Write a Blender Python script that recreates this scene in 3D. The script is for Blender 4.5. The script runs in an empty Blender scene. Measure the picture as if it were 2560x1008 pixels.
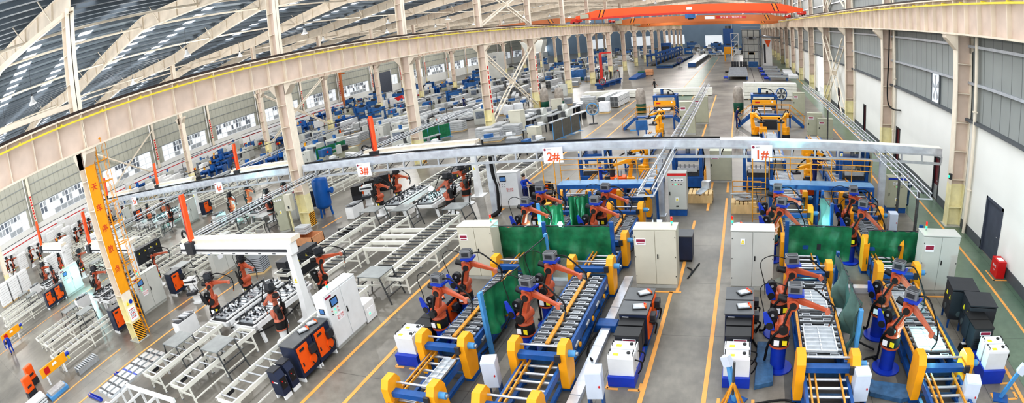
import bpy, bmesh, math, random
from mathutils import Matrix, Vector, Euler
random.seed(7)
SC = bpy.context.scene
COL = SC.collection
R = math.radians

# ---------------------------------------------------------------- materials
MATS = {}
def mat(name, col, rough=0.5, metal=0.0, var=0.12, scale=3.0, bump=0.0, emit=0.0, alpha=None, spec=None):
    """Procedural painted / metal surface: noise varies colour and roughness."""
    m = bpy.data.materials.new(name); m.use_nodes = True
    nt = m.node_tree; b = nt.nodes['Principled BSDF']
    tc = nt.nodes.new('ShaderNodeTexCoord')
    n = nt.nodes.new('ShaderNodeTexNoise'); n.inputs['Scale'].default_value = scale; n.inputs['Detail'].default_value = 3
    nt.links.new(tc.outputs['Object'], n.inputs['Vector'])
    cr = nt.nodes.new('ShaderNodeValToRGB')
    lo = [c * (1 - var) for c in col]; hi = [min(1, c * (1 + var * .7)) for c in col]
    cr.color_ramp.elements[0].position = .3; cr.color_ramp.elements[0].color = (*lo, 1)
    cr.color_ramp.elements[1].position = .7; cr.color_ramp.elements[1].color = (*hi, 1)
    nt.links.new(n.outputs['Fac'], cr.inputs['Fac']); nt.links.new(cr.outputs['Color'], b.inputs['Base Color'])
    b.inputs['Roughness'].default_value = rough; b.inputs['Metallic'].default_value = metal
    if spec is not None: b.inputs['Specular IOR Level'].default_value = spec
    if bump:
        bp = nt.nodes.new('ShaderNodeBump'); bp.inputs['Strength'].default_value = bump; bp.inputs['Distance'].default_value = .03
        nt.links.new(n.outputs['Fac'], bp.inputs['Height']); nt.links.new(bp.outputs['Normal'], b.inputs['Normal'])
    if emit:
        nt.links.new(cr.outputs['Color'], b.inputs['Emission Color']); b.inputs['Emission Strength'].default_value = emit
    if alpha is not None: b.inputs['Alpha'].default_value = alpha
    MATS[name] = m
    return m
def srgb(*c): return tuple(((x/255)/12.92 if x/255 <= .04045 else ((x/255+.055)/1.055)**2.4) for x in c)
def M(name, r, g, b, **k): return mat(name, srgb(r, g, b), **k)
M('beige', 222, 208, 190, rough=.6, var=.14, scale=.8)
M('pink_beige', 208, 188, 174, rough=.65, var=.12, scale=1.2)
M('cream', 234, 222, 204, rough=.55, var=.07)
M('pale_yellow', 238, 228, 182, rough=.55, var=.1)
M('amber', 236, 158, 12, rough=.5, var=.06)
M('rail_dark', 52, 40, 36, rough=.6, metal=.3, var=.3)
M('conductor_yellow', 220, 200, 60, rough=.5, var=.1)
M('blue', 26, 84, 150, rough=.42, var=.25, scale=4)
M('blue_deep', 28, 62, 176, rough=.38, var=.12)
M('blue_dirty', 58, 98, 136, rough=.5, var=.35, scale=5)
M('blue_light', 82, 150, 205, rough=.45, var=.15)
M('tank_blue', 12, 92, 170, rough=.35, var=.08)
M('yellow', 246, 168, 24, rough=.45, var=.07)
M('rail_yellow', 216, 150, 50, rough=.5, var=.25, scale=9)
M('robot_orange', 184, 86, 54, rough=.42, var=.12, scale=6)
M('robot_pink', 190, 108, 84, rough=.5, var=.14, scale=6)
M('orange', 240, 96, 18, rough=.42, var=.06)
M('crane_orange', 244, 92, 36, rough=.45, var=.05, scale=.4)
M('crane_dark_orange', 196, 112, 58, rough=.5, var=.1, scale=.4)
M('crane_red', 205, 52, 38, rough=.5, var=.1)
M('red', 200, 26, 30, rough=.4, var=.08)
M('red_lamp', 220, 30, 20, rough=.3, emit=.6)
M('green_lamp', 40, 240, 120, rough=.3, emit=3.0)
M('amber_lamp', 255, 180, 40, rough=.3, emit=3.0)
M('black', 26, 26, 28, rough=.5, var=.2)
M('rubber', 18, 18, 20, rough=.7, var=.2)
M('charcoal', 46, 48, 54, rough=.5, var=.12)
M('navy', 34, 44, 70, rough=.42, var=.12)
M('top_grey', 92, 94, 96, rough=.45, metal=.2, var=.1)
M('steel', 160, 162, 166, rough=.32, metal=.55, var=.18, scale=8)
M('roller_steel', 190, 193, 198, rough=.28, metal=.55, var=.12, scale=10)
M('dark_steel', 96, 98, 100, rough=.4, metal=.6, var=.25, scale=8)
M('galvanised', 214, 220, 230, rough=.22, metal=.45, var=.2, scale=2.5)
M('truss_grey', 186, 190, 196, rough=.4, metal=.2, var=.1)
M('alu', 208, 212, 216, rough=.3, metal=.5, var=.14, scale=5)
M('alu_dull', 178, 182, 186, rough=.4, metal=.4, var=.22, scale=6)
M('white', 236, 236, 236, rough=.45, var=.05)
M('white_warm', 232, 230, 220, rough=.5, var=.08)
M('white_wall', 236, 236, 232, rough=.8, var=.03, scale=.6)
M('cab_grey', 196, 197, 192, rough=.42, var=.05, scale=1.5)
M('cab_beige', 206, 202, 186, rough=.45, var=.05, scale=1.5)
M('cab_olive', 178, 178, 158, rough=.45, var=.06)
M('cab_lightblue', 206, 216, 232, rough=.4, var=.05)
M('cab_white', 228, 230, 232, rough=.4, var=.05)
M('plinth', 176, 176, 170, rough=.6, var=.1)
M('bench_grey', 142, 146, 146, rough=.45, metal=.3, var=.15, scale=3)
M('green_cloth', 34, 118, 80, rough=.36, var=.3, scale=4, bump=.5)
M('grey_green_cloth', 92, 122, 116, rough=.7, var=.25, scale=3, bump=.3)
M('brown_mesh', 92, 90, 84, rough=.7, var=.15)
M('maroon', 96, 22, 34, rough=.35, var=.15)
M('door_slate', 74, 80, 94, rough=.5, var=.12)
M('skirt_grey', 92, 96, 100, rough=.6, var=.1)
M('wood', 214, 184, 136, rough=.7, var=.15, scale=6)
M('crate_wood', 206, 150, 110, rough=.7, var=.12, scale=5)
M('coverall_blue', 18, 62, 170, rough=.8, var=.15)
M('coverall_navy', 22, 34, 92, rough=.8, var=.2)
M('shirt_black', 28, 28, 32, rough=.8)
M('shirt_teal', 44, 70, 90, rough=.8)
M('jeans', 58, 92, 132, rough=.85, var=.2)
M('skin', 206, 158, 130, rough=.6, var=.06)
M('hair', 22, 18, 18, rough=.6)
M('screen', 70, 110, 160, rough=.2, emit=.4)
M('sign_white', 244, 244, 248, rough=.4, var=.02)
M('ink_orange', 226, 92, 44, rough=.5, var=.02)
M('ink_red', 206, 40, 40, rough=.5, var=.02)
M('ink_grey', 80, 84, 92, rough=.5, var=.02)
M('ink_magenta', 150, 40, 70, rough=.5, var=.05)
M('warn_yellow', 238, 216, 40, rough=.5, var=.02)
M('sack_white', 232, 234, 238, rough=.6, var=.08, bump=.5)
M('film_grey', 182, 184, 186, rough=.35, var=.15, bump=.4)
M('clear_film', 176, 168, 160, rough=.3, var=.2, alpha=.6)
M('weld_glow', 200, 255, 248, emit=30)
M('line_orange', 228, 162, 84, rough=.5, var=.14, scale=1.5)
M('copper', 190, 110, 70, rough=.35, metal=.8)
M('hazard_black', 30, 26, 22, rough=.5)
M('roof_blue', 96, 108, 124, rough=.6, var=.12, scale=.5)
M('roof_dark', 112, 122, 132, rough=.6, var=.15, scale=.5)
M('end_wall', 132, 152, 172, rough=.7, var=.08, scale=.2)
M('glass_bright', 226, 232, 238, rough=.3, emit=.45, var=.03)
M('pane_dark', 120, 128, 140, rough=.2, var=.3)
M('pane_grey', 176, 182, 188, rough=.3, var=.2)
M('chute_film', 160, 150, 140, rough=.35, var=.3, bump=.3)
M('feeder_grey', 132, 134, 138, rough=.4, metal=.3, var=.12)
M('lamp_white', 240, 240, 236, rough=.4, emit=.5)
M('machine_blue', 44, 98, 156, rough=.4, var=.25, scale=2)
M('machine_green', 20, 84, 66, rough=.5, var=.2)
M('plat_blue', 108, 150, 188, rough=.4, metal=.2, var=.15)
M('workpiece', 206, 210, 214, rough=.26, metal=.6, var=.12, scale=7)

def node_mat(name):
    m = bpy.data.materials.new(name); m.use_nodes = True; MATS[name] = m
    nt = m.node_tree
    return m, nt, nt.nodes['Principled BSDF']
def N(nt, t, **k):
    n = nt.nodes.new(t)
    for a, v in k.items():
        if a in n.inputs: n.inputs[a].default_value = v
        else: setattr(n, a, v)
    return n

def floor_material(name, base, dark, gloss=.3):
    m, nt, b = node_mat(name); L = nt.links.new
    tc = N(nt, 'ShaderNodeTexCoord')
    n1 = N(nt, 'ShaderNodeTexNoise', Scale=.22, Detail=8.0, Roughness=.62); L(tc.outputs['Object'], n1.inputs['Vector'])
    n2 = N(nt, 'ShaderNodeTexNoise', Scale=3.5, Detail=6.0, Roughness=.7); L(tc.outputs['Object'], n2.inputs['Vector'])
    r1 = N(nt, 'ShaderNodeValToRGB'); r1.color_ramp.elements[0].position = .34; r1.color_ramp.elements[1].position = .62
    r1.color_ramp.elements[0].color = (*dark, 1); r1.color_ramp.elements[1].color = (*base, 1)
    L(n1.outputs['Fac'], r1.inputs['Fac'])
    r2 = N(nt, 'ShaderNodeValToRGB'); r2.color_ramp.elements[0].position = .3; r2.color_ramp.elements[1].position = .6
    r2.color_ramp.elements[0].color = (.78, .78, .78, 1); r2.color_ramp.elements[1].color = (1, 1, 1, 1)
    L(n2.outputs['Fac'], r2.inputs['Fac'])
    mx = N(nt, 'ShaderNodeMix', data_type='RGBA', blend_type='MULTIPLY'); mx.inputs[0].default_value = 1
    L(r1.outputs['Color'], mx.inputs[6]); L(r2.outputs['Color'], mx.inputs[7])
    # slab joints
    bk = N(nt, 'ShaderNodeTexBrick', offset=0.0, squash=1.0); bk.inputs['Scale'].default_value = 1
    bk.inputs['Brick Width'].default_value = 3.45; bk.inputs['Row Height'].default_value = 3.45; bk.inputs['Mortar Size'].default_value = .012
    bk.inputs['Color1'].default_value = bk.inputs['Color2'].default_value = (1, 1, 1, 1); bk.inputs['Mortar'].default_value = (.5, .5, .5, 1)
    L(tc.outputs['Object'], bk.inputs['Vector'])
    m2 = N(nt, 'ShaderNodeMix', data_type='RGBA', blend_type='MULTIPLY'); m2.inputs[0].default_value = 1
    L(mx.outputs[2], m2.inputs[6]); L(bk.outputs['Color'], m2.inputs[7]); L(m2.outputs[2], b.inputs['Base Color'])
    rr = N(nt, 'ShaderNodeMapRange'); rr.inputs['To Min'].default_value = gloss; rr.inputs['To Max'].default_value = gloss + .25
    L(n2.outputs['Fac'], rr.inputs['Value']); L(rr.outputs['Result'], b.inputs['Roughness'])
    return m
floor_material('floor_concrete', srgb(140, 134, 124), srgb(92, 88, 82), .22)
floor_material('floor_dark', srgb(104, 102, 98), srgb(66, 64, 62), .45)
floor_material('floor_green', srgb(112, 130, 110), srgb(86, 108, 92), .2)

def stripes_material(name, c1, c2, axis, period, duty=.12, rough=.6, slant=None):
    """Corrugated / striped sheet: wave along one axis."""
    m, nt, b = node_mat(name); L = nt.links.new
    tc = N(nt, 'ShaderNodeTexCoord'); sp = N(nt, 'ShaderNodeSeparateXYZ'); L(tc.outputs['Object'], sp.inputs[0])
    if slant:
        a = N(nt, 'ShaderNodeMath', operation='ADD'); L(sp.outputs[slant[0]], a.inputs[0]); L(sp.outputs[slant[1]], a.inputs[1]); src = a.outputs[0]
    else: src = sp.outputs[axis]
    mo = N(nt, 'ShaderNodeMath', operation='FRACT'); d = N(nt, 'ShaderNodeMath', operation='DIVIDE'); d.inputs[1].default_value = period
    L(src, d.inputs[0]); L(d.outputs[0], mo.inputs[0])
    lt = N(nt, 'ShaderNodeMath', operation='LESS_THAN'); lt.inputs[1].default_value = duty; L(mo.outputs[0], lt.inputs[0])
    no = N(nt, 'ShaderNodeTexNoise', Scale=.5, Detail=5.0); L(tc.outputs['Object'], no.inputs['Vector'])
    mx = N(nt, 'ShaderNodeMix', data_type='RGBA'); mx.inputs[6].default_value = (*c1, 1); mx.inputs[7].default_value = (*c2, 1); L(lt.outputs[0], mx.inputs[0])
    m2 = N(nt, 'ShaderNodeMix', data_type='RGBA', blend_type='MULTIPLY'); m2.inputs[0].default_value = .35
    L(mx.outputs[2], m2.inputs[6]); L(no.outputs['Color'], m2.inputs[7])
    hs = N(nt, 'ShaderNodeHueSaturation'); hs.inputs['Saturation'].default_value = .9; hs.inputs['Value'].default_value = 1.15; L(m2.outputs[2], hs.inputs['Color'])
    mm = N(nt, 'ShaderNodeMix', data_type='RGBA', blend_type='MULTIPLY'); mm.inputs[0].default_value = 1
    rb = N(nt, 'ShaderNodeMapRange'); rb.inputs['To Min'].default_value = .82; rb.inputs['To Max'].default_value = 1.12; L(no.outputs['Fac'], rb.inputs['Value'])
    L(mx.outputs[2], mm.inputs[6]); L(rb.outputs['Result'], mm.inputs[7]); L(mm.outputs[2], b.inputs['Base Color'])
    b.inputs['Roughness'].default_value = rough
    nt.nodes.remove(m2); nt.nodes.remove(hs)
    return m
stripes_material('panel_grey', srgb(150, 154, 152), srgb(104, 108, 108), 1, .9, .06)
stripes_material('panel_olive', srgb(182, 182, 170), srgb(150, 150, 138), 1, 1.0, .07)
stripes_material('hazard', srgb(238, 170, 40), srgb(34, 28, 22), 2, .14, .5, .5, slant=(1, 2))
stripes_material('corrugated_roof', srgb(136, 148, 158), srgb(92, 104, 116), 0, .55, .2)
stripes_material('alu_profile', srgb(224, 226, 228), srgb(110, 114, 118), 2, .13, .22, .35)
stripes_material('alu_profile_dark', srgb(168, 172, 178), srgb(70, 74, 80), 2, .1, .35, .4)
stripes_material('conv_stripes', srgb(214, 216, 214), srgb(70, 72, 72), 1, .22, .5, .4)
stripes_material('board_stack', srgb(226, 228, 230), srgb(168, 172, 178), 2, .16, .2, .5)
stripes_material('crane_stripe', srgb(250, 190, 60), srgb(24, 20, 20), 0, .3, .5, .5)

# ---------------------------------------------------------------- mesh builder
WHOLE = {'stiffening_ribs', 'rail_support', 'roller_bed', 'roller_slats'}
class MB:
    def __init__(s): s.v = []; s.f = []; s.m = []; s.sm = []; s.mk = []; s.isl = []
    def _mi(s, m):
        if m not in s.mk: s.mk.append(m)
        return s.mk.index(m)
    def add(s, vs, fs, m, smooth=False, mx=None):
        o = len(s.v); k = s._mi(m); f0 = len(s.f)
        s.v += [tuple(mx @ Vector(v)) if mx else tuple(v) for v in vs]
        for f in fs: s.f.append([i + o for i in f]); s.m.append(k); s.sm.append(smooth)
        s.isl.append((o, len(s.v), f0, len(s.f)))
        return s
    def box(s, x0, x1, y0, y1, z0, z1, m, mx=None):
        vs = [(x, y, z) for z in (z0, z1) for y in (y0, y1) for x in (x0, x1)]
        return s.add(vs, [(0, 2, 3, 1), (4, 5, 7, 6), (0, 1, 5, 4), (2, 6, 7, 3), (0, 4, 6, 2), (1, 3, 7, 5)], m, mx=mx)
    def cb(s, c, d, m, rot=None):
        mx = Matrix.Translation(c)
        if rot: mx = mx @ Euler([R(a) for a in rot]).to_matrix().to_4x4()
        return s.box(-d[0]/2, d[0]/2, -d[1]/2, d[1]/2, -d[2]/2, d[2]/2, m, mx)
    def _frame(s, p0, p1, up=(0, 0, 1)):
        p0, p1 = Vector(p0), Vector(p1); z = (p1 - p0); l = z.length; z = z / l if l > 1e-9 else Vector((0, 0, 1))
        u = Vector(up)
        if abs(z.dot(u)) > .98: u = Vector((0, 1, 0)) if abs(z.y) < .9 else Vector((1, 0, 0))
        x = u.cross(z).normalized(); y = z.cross(x)
        mx = Matrix((x, y, z)).transposed().to_4x4(); mx.translation = p0
        return mx, l
    def beam(s, p0, p1, w, h, m, w1=None, h1=None, up=(0, 0, 1)):
        mx, l = s._frame(p0, p1, up); w1 = w1 or w; h1 = h1 or h
        vs = [(a*w/2, b*h/2, 0) for b in (-1, 1) for a in (-1, 1)] + [(a*w1/2, b*h1/2, l) for b in (-1, 1) for a in (-1, 1)]
        return s.add(vs, [(0, 2, 3, 1), (4, 5, 7, 6), (0, 1, 5, 4), (2, 6, 7, 3), (0, 4, 6, 2), (1, 3, 7, 5)], m, mx=mx)
    def cyl(s, p0, p1, r, m, r1=None, n=14, cap=True):
        mx, l = s._frame(p0, p1); r1 = r if r1 is None else r1
        vs = []
        for i in range(n):
            a = 2*math.pi*i/n; vs.append((math.cos(a)*r, math.sin(a)*r, 0))
        for i in range(n):
            a = 2*math.pi*i/n; vs.append((math.cos(a)*r1, math.sin(a)*r1, l))
        s.add(vs, [(i, (i+1) % n, n+(i+1) % n, n+i) for i in range(n)], m, True, mx)
        if cap:
            s.add(vs[:n], [tuple(range(n-1, -1, -1))], m, False, mx); s.add(vs[n:], [tuple(range(n))], m, False, mx)
        return s
    def tube(s, pts, r, m, n=7, sub=0):
        pts = [Vector(p) for p in pts]
        if sub:
            q = []
            P = [pts[0]] + pts + [pts[-1]]
            for i in range(1, len(P)-2):
                for k in range(sub):
                    t = k/sub; a, b, c, d = P[i-1], P[i], P[i+1], P[i+2]
                    q.append(.5*((2*b)+(c-a)*t+(2*a-5*b+4*c-d)*t*t+(3*b-a-3*c+d)*t**3))
            q.append(pts[-1]); pts = q
        vs = []; up = Vector((.13, .21, .97)).normalized()
        for i, p in enumerate(pts):
            t = (pts[min(i+1, len(pts)-1)] - pts[max(i-1, 0)]).normalized()
            x = up.cross(t)
            if x.length < .1: x = Vector((1, 0, 0)).cross(t)
            x.normalize(); y = t.cross(x)
            for k in range(n):
                a = 2*math.pi*k/n; vs.append(p + (x*math.cos(a) + y*math.sin(a))*r)
        fs = [(i*n+k, i*n+(k+1) % n, (i+1)*n+(k+1) % n, (i+1)*n+k) for i in range(len(pts)-1) for k in range(n)]
        fs += [tuple(range(n-1, -1, -1)), tuple((len(pts)-1)*n+k for k in range(n))]
        return s.add(vs, fs, m, True)
    def prism(s, pts, axis, a, b, m, mx=None):
        """polygon pts (2D) extruded along axis from a to b. axis x: pts are (y,z); y: (x,z); z: (x,y)"""
        def P(p, t): return {'x': (t, p[0], p[1]), 'y': (p[0], t, p[1]), 'z': (p[0], p[1], t)}[axis]
        n = len(pts); vs = [P(p, a) for p in pts] + [P(p, b) for p in pts]
        return s.add(vs, [tuple(range(n)), tuple(range(2*n-1, n-1, -1))] + [(i, n+i, n+(i+1) % n, (i+1) % n) for i in range(n)], m, mx=mx)
    def lathe(s, prof, m, c=(0, 0, 0), n=20):
        vs = [(c[0]+r*math.cos(2*math.pi*k/n), c[1]+r*math.sin(2*math.pi*k/n), c[2]+z) for r, z in prof for k in range(n)]
        fs = [(i*n+k, i*n+(k+1) % n, (i+1)*n+(k+1) % n, (i+1)*n+k) for i in range(len(prof)-1) for k in range(n)]
        return s.add(vs, fs, m, True)
    def ball(s, c, r, m, n=10, sz=1.0):
        prof = [(max(1e-4, r*math.sin(math.pi*i/n)), -r*sz*math.cos(math.pi*i/n)) for i in range(n+1)]
        return s.lathe(prof, m, c, n+4)
    def mesh(s, name, bevel=0):
        me = bpy.data.meshes.new(name); me.from_pydata(s.v, [], s.f)
        for k in s.mk: me.materials.append(MATS[k])
        me.polygons.foreach_set('material_index', s.m); me.polygons.foreach_set('use_smooth', s.sm)
        bm = bmesh.new(); bm.from_mesh(me)
        if bevel:
            bmesh.ops.remove_doubles(bm, verts=bm.verts, dist=1e-5)
            es = [e for e in bm.edges if len(e.link_faces) == 2 and e.calc_face_angle(0) > .6]
            bmesh.ops.bevel(bm, geom=es, offset=bevel, segments=2, affect='EDGES', profile=.6, clamp_overlap=True)
        bmesh.ops.recalc_face_normals(bm, faces=bm.faces)
        bm.to_mesh(me); bm.free(); me.update()
        return me
    def parts(s):
        """clusters of shapes that stand apart from one another, each as a builder of its own"""
        n = len(s.isl); bb = []
        for v0, v1, f0, f1 in s.isl:
            vs = s.v[v0:v1]; bb.append([min(p[i] for p in vs) for i in range(3)] + [max(p[i] for p in vs) for i in range(3)])
        par = list(range(n))
        def find(i):
            while par[i] != i: i = par[i]
            return i
        for i in range(n):
            for j in range(i+1, n):
                a, b = bb[i], bb[j]; sz = max(max(a[k+3]-a[k], b[k+3]-b[k]) for k in range(3))
                gap = math.sqrt(sum(max(0, a[k]-b[k+3], b[k]-a[k+3])**2 for k in range(3)))
                if gap <= max(.02, .5*sz): par[find(j)] = find(i)
        out = {}
        for i, (v0, v1, f0, f1) in enumerate(s.isl):
            m = out.setdefault(find(i), MB()); o = len(m.v); m.isl.append((o, o+v1-v0, 0, 0)); m.v += s.v[v0:v1]; m.mk = s.mk
            for k in range(f0, f1): m.f.append([q-v0+o for q in s.f[k]]); m.m.append(s.m[k]); m.sm.append(s.sm[k])
        return list(out.values())
    def obj(s, name, parent=None, bevel=0, loc=None, rz=0):
        if parent is not None and 1 < len(s.isl) < 260 and name not in WHOLE:
            ps = s.parts()
            if 1 < len(ps) < 60:
                for q in ps[1:]: q._obj(name, parent, bevel)
                s = ps[0]
        return s._obj(name, parent, bevel, loc, rz)
    def _obj(s, name, parent=None, bevel=0, loc=None, rz=0):
        o = bpy.data.objects.new(name, s.mesh(name, bevel)); COL.objects.link(o)
        if parent: o.parent = parent
        if loc: o.location = loc
        if rz: o.rotation_euler.z = rz
        return o
def tag(o, label=None, cat=None, group=None, kind=None):
    if label: o['label'] = label
    if cat: o['category'] = cat
    if group: o['group'] = group
    if kind: o['kind'] = kind
    return o
def thing(name, label, cat, loc=(0, 0, 0), rz=0, group=None):
    o = bpy.data.objects.new(name, None); COL.objects.link(o); o.location = loc; o.rotation_euler.z = R(rz); o.empty_display_size = .2
    return tag(o, label, cat, group)
KIDS = {}
def dup(root, loc, rz=0, label=None, group=None, scale=None):
    if root.name not in KIDS: KIDS[root.name] = [(c, list(c.children)) for c in root.children]
    r = root.copy(); COL.objects.link(r); r.location = loc; r.rotation_euler.z = R(rz)
    if scale: r.scale = scale
    if label: r['label'] = label
    if group: r['group'] = group
    for c, gs in KIDS[root.name]:
        d = c.copy(); COL.objects.link(d); d.parent = r
        for g in gs:
            e = g.copy(); COL.objects.link(e); e.parent = d
    return r
class Kind:
    """First use moves the prototype itself, later uses copy it."""
    def __init__(s, fn): s.fn = fn; s.p = None
    def put(s, loc, rz, label, group=None, scale=None):
        if s.p is None:
            s.p = s.fn(); o = s.p; o.location = loc; o.rotation_euler.z = R(rz); o['label'] = label
            if scale: o.scale = scale
            if group: o['group'] = group
            KIDS[o.name] = [(c, list(c.children)) for c in o.children]
            return o
        return dup(s.p, loc, rz, label, group, scale)
def struct(name, mb, label=None, bevel=0, loc=None):
    o = mb.obj(name, None, bevel, loc); o['kind'] = 'structure'
    if label: o['label'] = label
    return o
FONT_CACHE = {}
def text(name, s, size, m, parent, loc, rot, extr=.004, align='CENTER'):
    c = bpy.data.curves.new(name, 'FONT'); c.body = s; c.size = size; c.extrude = extr; c.offset = size*.018 if len(s) < 3 and s.isascii() else 0; c.align_x = align; c.align_y = 'CENTER'
    c.materials.append(MATS[m])
    tmp = bpy.data.objects.new(name, c); COL.objects.link(tmp)
    me = bpy.data.meshes.new_from_object(tmp.evaluated_get(bpy.context.evaluated_depsgraph_get())); bpy.data.objects.remove(tmp); bpy.data.curves.remove(c)
    if not me.materials: me.materials.append(MATS[m])
    o = bpy.data.objects.new(name, me); COL.objects.link(o); o.parent = parent; o.location = loc; o.rotation_euler = [R(a) for a in rot]
    return o
ORD = ['first', 'second', 'third', 'fourth', 'fifth', 'sixth', 'seventh', 'eighth', 'ninth', 'tenth', 'eleventh', 'twelfth', 'thirteenth', 'fourteenth', 'fifteenth', 'sixteenth', 'seventeenth', 'eighteenth', 'nineteenth', 'twentieth']

# ---------------------------------------------------------------- camera
def make_camera():
    W, Hh, f, cx, cy = 2560, 1008, 1399.8, 1530.7, 668.7
    cd = bpy.data.cameras.new('camera'); cam = bpy.data.objects.new('camera', cd); COL.objects.link(cam); SC.camera = cam
    cd.type = 'PANO'; cd.panorama_type = 'FISHEYE_EQUISOLID'
    cd.sensor_fit = 'HORIZONTAL'; cd.sensor_width = 36.0; cd.sensor_height = 36.0*Hh/W
    cd.fisheye_lens = f/W*36.0; cd.fisheye_fov = R(180); cd.clip_end = 2000
    cd.shift_x = (W/2-cx)/W; cd.shift_y = (cy-Hh/2)/Hh
    r, u, w = (0.97287048, 0.21824831, -0.07675087), (-0.02118285, 0.41439098, 0.90985241), (-0.23037862, 0.88354275, -0.40777187)
    cam.matrix_world = Matrix(((r[0], u[0], -w[0], 0), (r[1], u[1], -w[1], 0), (r[2], u[2], -w[2], 8.5), (0, 0, 0, 1)))
make_camera()
# ================================================================ the hall
P0 = 9.7; PITCH = 13.8
GY = [P0 + PITCH*k for k in range(18)]
XL, XM, XW, XR = -24.3, -58.3, -91.6, 10.6
struct('floor', MB().box(-92, 12, -3, 262, -.3, 0, 'floor_concrete'))
struct('floor_walkway', MB().box(8.2, XR, 3, 150, 0, .005, 'floor_green'))
for x0, x1, y0, y1 in ((-8.9, -6.6, 4, 16.5), (-6.2, -3.9, 4, 16.5), (1.2, 3.1, 8, 16), (4.3, 6.2, 8, 16)): struct('floor_dark_patch', MB().box(x0, x1, y0, y1, 0, .003, 'floor_dark'))  # flat patches of darker concrete colour under the four lines
struct('floor_walkway', MB().box(-8.1, -5.95, 66, 165, 0, .005, 'floor_green'))
for x0, x1, y0, y1 in [(-11.86, -11.72, 6, 20.3), (-10.42, -10.28, 6, 15.5), (-2.42, -2.3, 5, 16.55), (-.87, -.75, 5, 27), (-.87, -.75, 28, 64),
                       (-2.22, -2.1, 17.5, 23.6), (-1.74, -1.62, 25, 34), (-3.2, -3.05, 38, 70), (-3.65, -2.02, 16.5, 16.6), (-2.22, -2.1, 16.6, 17.5),
                       (9.5, 9.62, 4, 110), (7.86, 7.98, 8, 12.7), (7.86, 7.98, 26, 50), (-25.22, -25.08, 2, 8.6), (-25.22, -25.08, 9.9, 17), (-23.1, -22.96, 3, 16),
                       (-23.2, -23.06, 23, 24.9), (-24, -23.9, 26.4, 34), (-12.3, -12.16, 23.6, 27), (-12.85, -12.7, 30, 70), (-10.95, -10.82, 40, 60), (-8.2, -8.1, 66, 165), (-5.95, -5.85, 66, 165), (-39.9, -39.78, 3, 17),
                       (6.05, 7.8, 16.55, 16.65), (1.05, 1.4, 16.55, 16.65)]:
    struct('floor_marking', MB().box(x0, x1, y0, y1, .0, .009, 'line_orange'))
# corner marks round the small machines
for cx, cy, sx, sy in [(-3.3, 11.05, 1, 1), (-2.45, 11.05, -1, 1), (-9.75, 11.05, 1, 1), (-8.95, 11.05, -1, 1), (7.0, 10.8, 1, 1), (7.75, 10.8, -1, 1), (7.75, 11.5, -1, -1), (-.45, 10.6, 1, 1), (.4, 10.6, -1, 1)]:
    struct('floor_marking', MB().box(min(cx, cx+sx*.3), max(cx, cx+sx*.3), cy-.04, cy+.04, 0, .01, 'line_orange').box(cx-.04, cx+.04, min(cy, cy+sy*.3), max(cy, cy+sy*.3), 0, .01, 'line_orange'))

# ---- right wall
w = MB()
doors = [(17.9, 19.45, 0, 2.3), (27.4, 28.3, 0, 2.25), (34.6, 35.5, 0, 2.2), (41.5, 42.4, 0, 2.2), (47.6, 48.5, 0, 2.2), (57, 58, 0, 2.2)]
DR = [(19.45, 21.1), (27.5, 28.4), (35.6, 36.5), (46.2, 47.1), (59, 60)]
y = 2.0
segs = []
for a, b in DR: segs.append((y, a)); w.box(XR, XR+.25, a, b, 2.3, 5.0, 'white_wall'); y = b
segs.append((y, 64.9)); segs.append((76.5, 150))
for a, b in segs: w.box(XR, XR+.25, a, b, 0, 5.0, 'white_wall')
struct('wall_right', w)
struct('wall_right_upper', MB().box(XR+.05, XR+.2, 2, 262, 5.0, 16.5, 'panel_grey').box(XR+.05, XR+.2, 150, 262, 0, 5, 'panel_grey'))
struct('wall_right_ledge', MB().box(XR-.22, XR+.2, 2, 262, 4.98, 5.1, 'skirt_grey'))
for z in (6.65, 8.3, 11.5, 13.2): struct('trim_girt', MB().box(XR-.14, XR+.05, 2, 262, z, z+.12, 'truss_grey'))
for a, b in segs: struct('baseboard_right', MB().box(XR-.03, XR, a, b, 0, .42, 'skirt_grey'))
for i, (a, b) in enumerate(DR):
    m = 'door_slate' if i == 0 else 'maroon'
    d = MB().box(XR+.06, XR+.14, a+.05, b-.05, .02, 2.25, m); o = struct('door_%d' % (i+1), d, 'slate grey double door in the white side wall beside the red hydrant box' if i == 0 else 'dark maroon door in the white side wall, ' + ORD[i-1] + ' maroon one from the near end')
    f = MB()
    for q in ((a-.06, a+.05, 0, 2.36), (b-.05, b+.06, 0, 2.36), (a-.06, b+.06, 2.25, 2.36)): f.box(XR-.03, XR+.2, q[0], q[1], q[2], q[3], 'door_slate' if i == 0 else 'charcoal')
    f.obj('door_frame', o)
    h = MB().cyl((XR+.02, a+.2, 1.05), (XR+.02, a+.32, 1.05), .018, 'steel').box(XR+.02, XR+.06, a+.2, a+.22, 1.04, 1.06, 'steel'); h.obj('door_handle', o)
    if i == 1: MB().box(XR+.04, XR+.06, a+.06, b-.06, .05, .8, 'steel').obj('kick_plate', o)
# bright open bay in the side wall, daylight outside
struct('wall_right_opening', MB().box(XR-.02, XR+.1, 64.9, 65.2, 0, 5, 'white').box(XR-.02, XR+.1, 76.2, 76.5, 0, 5, 'white'))
struct('ground_outside', MB().box(XR+.3, 40, 55, 90, -.3, -.02, 'white_wall'))
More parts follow.
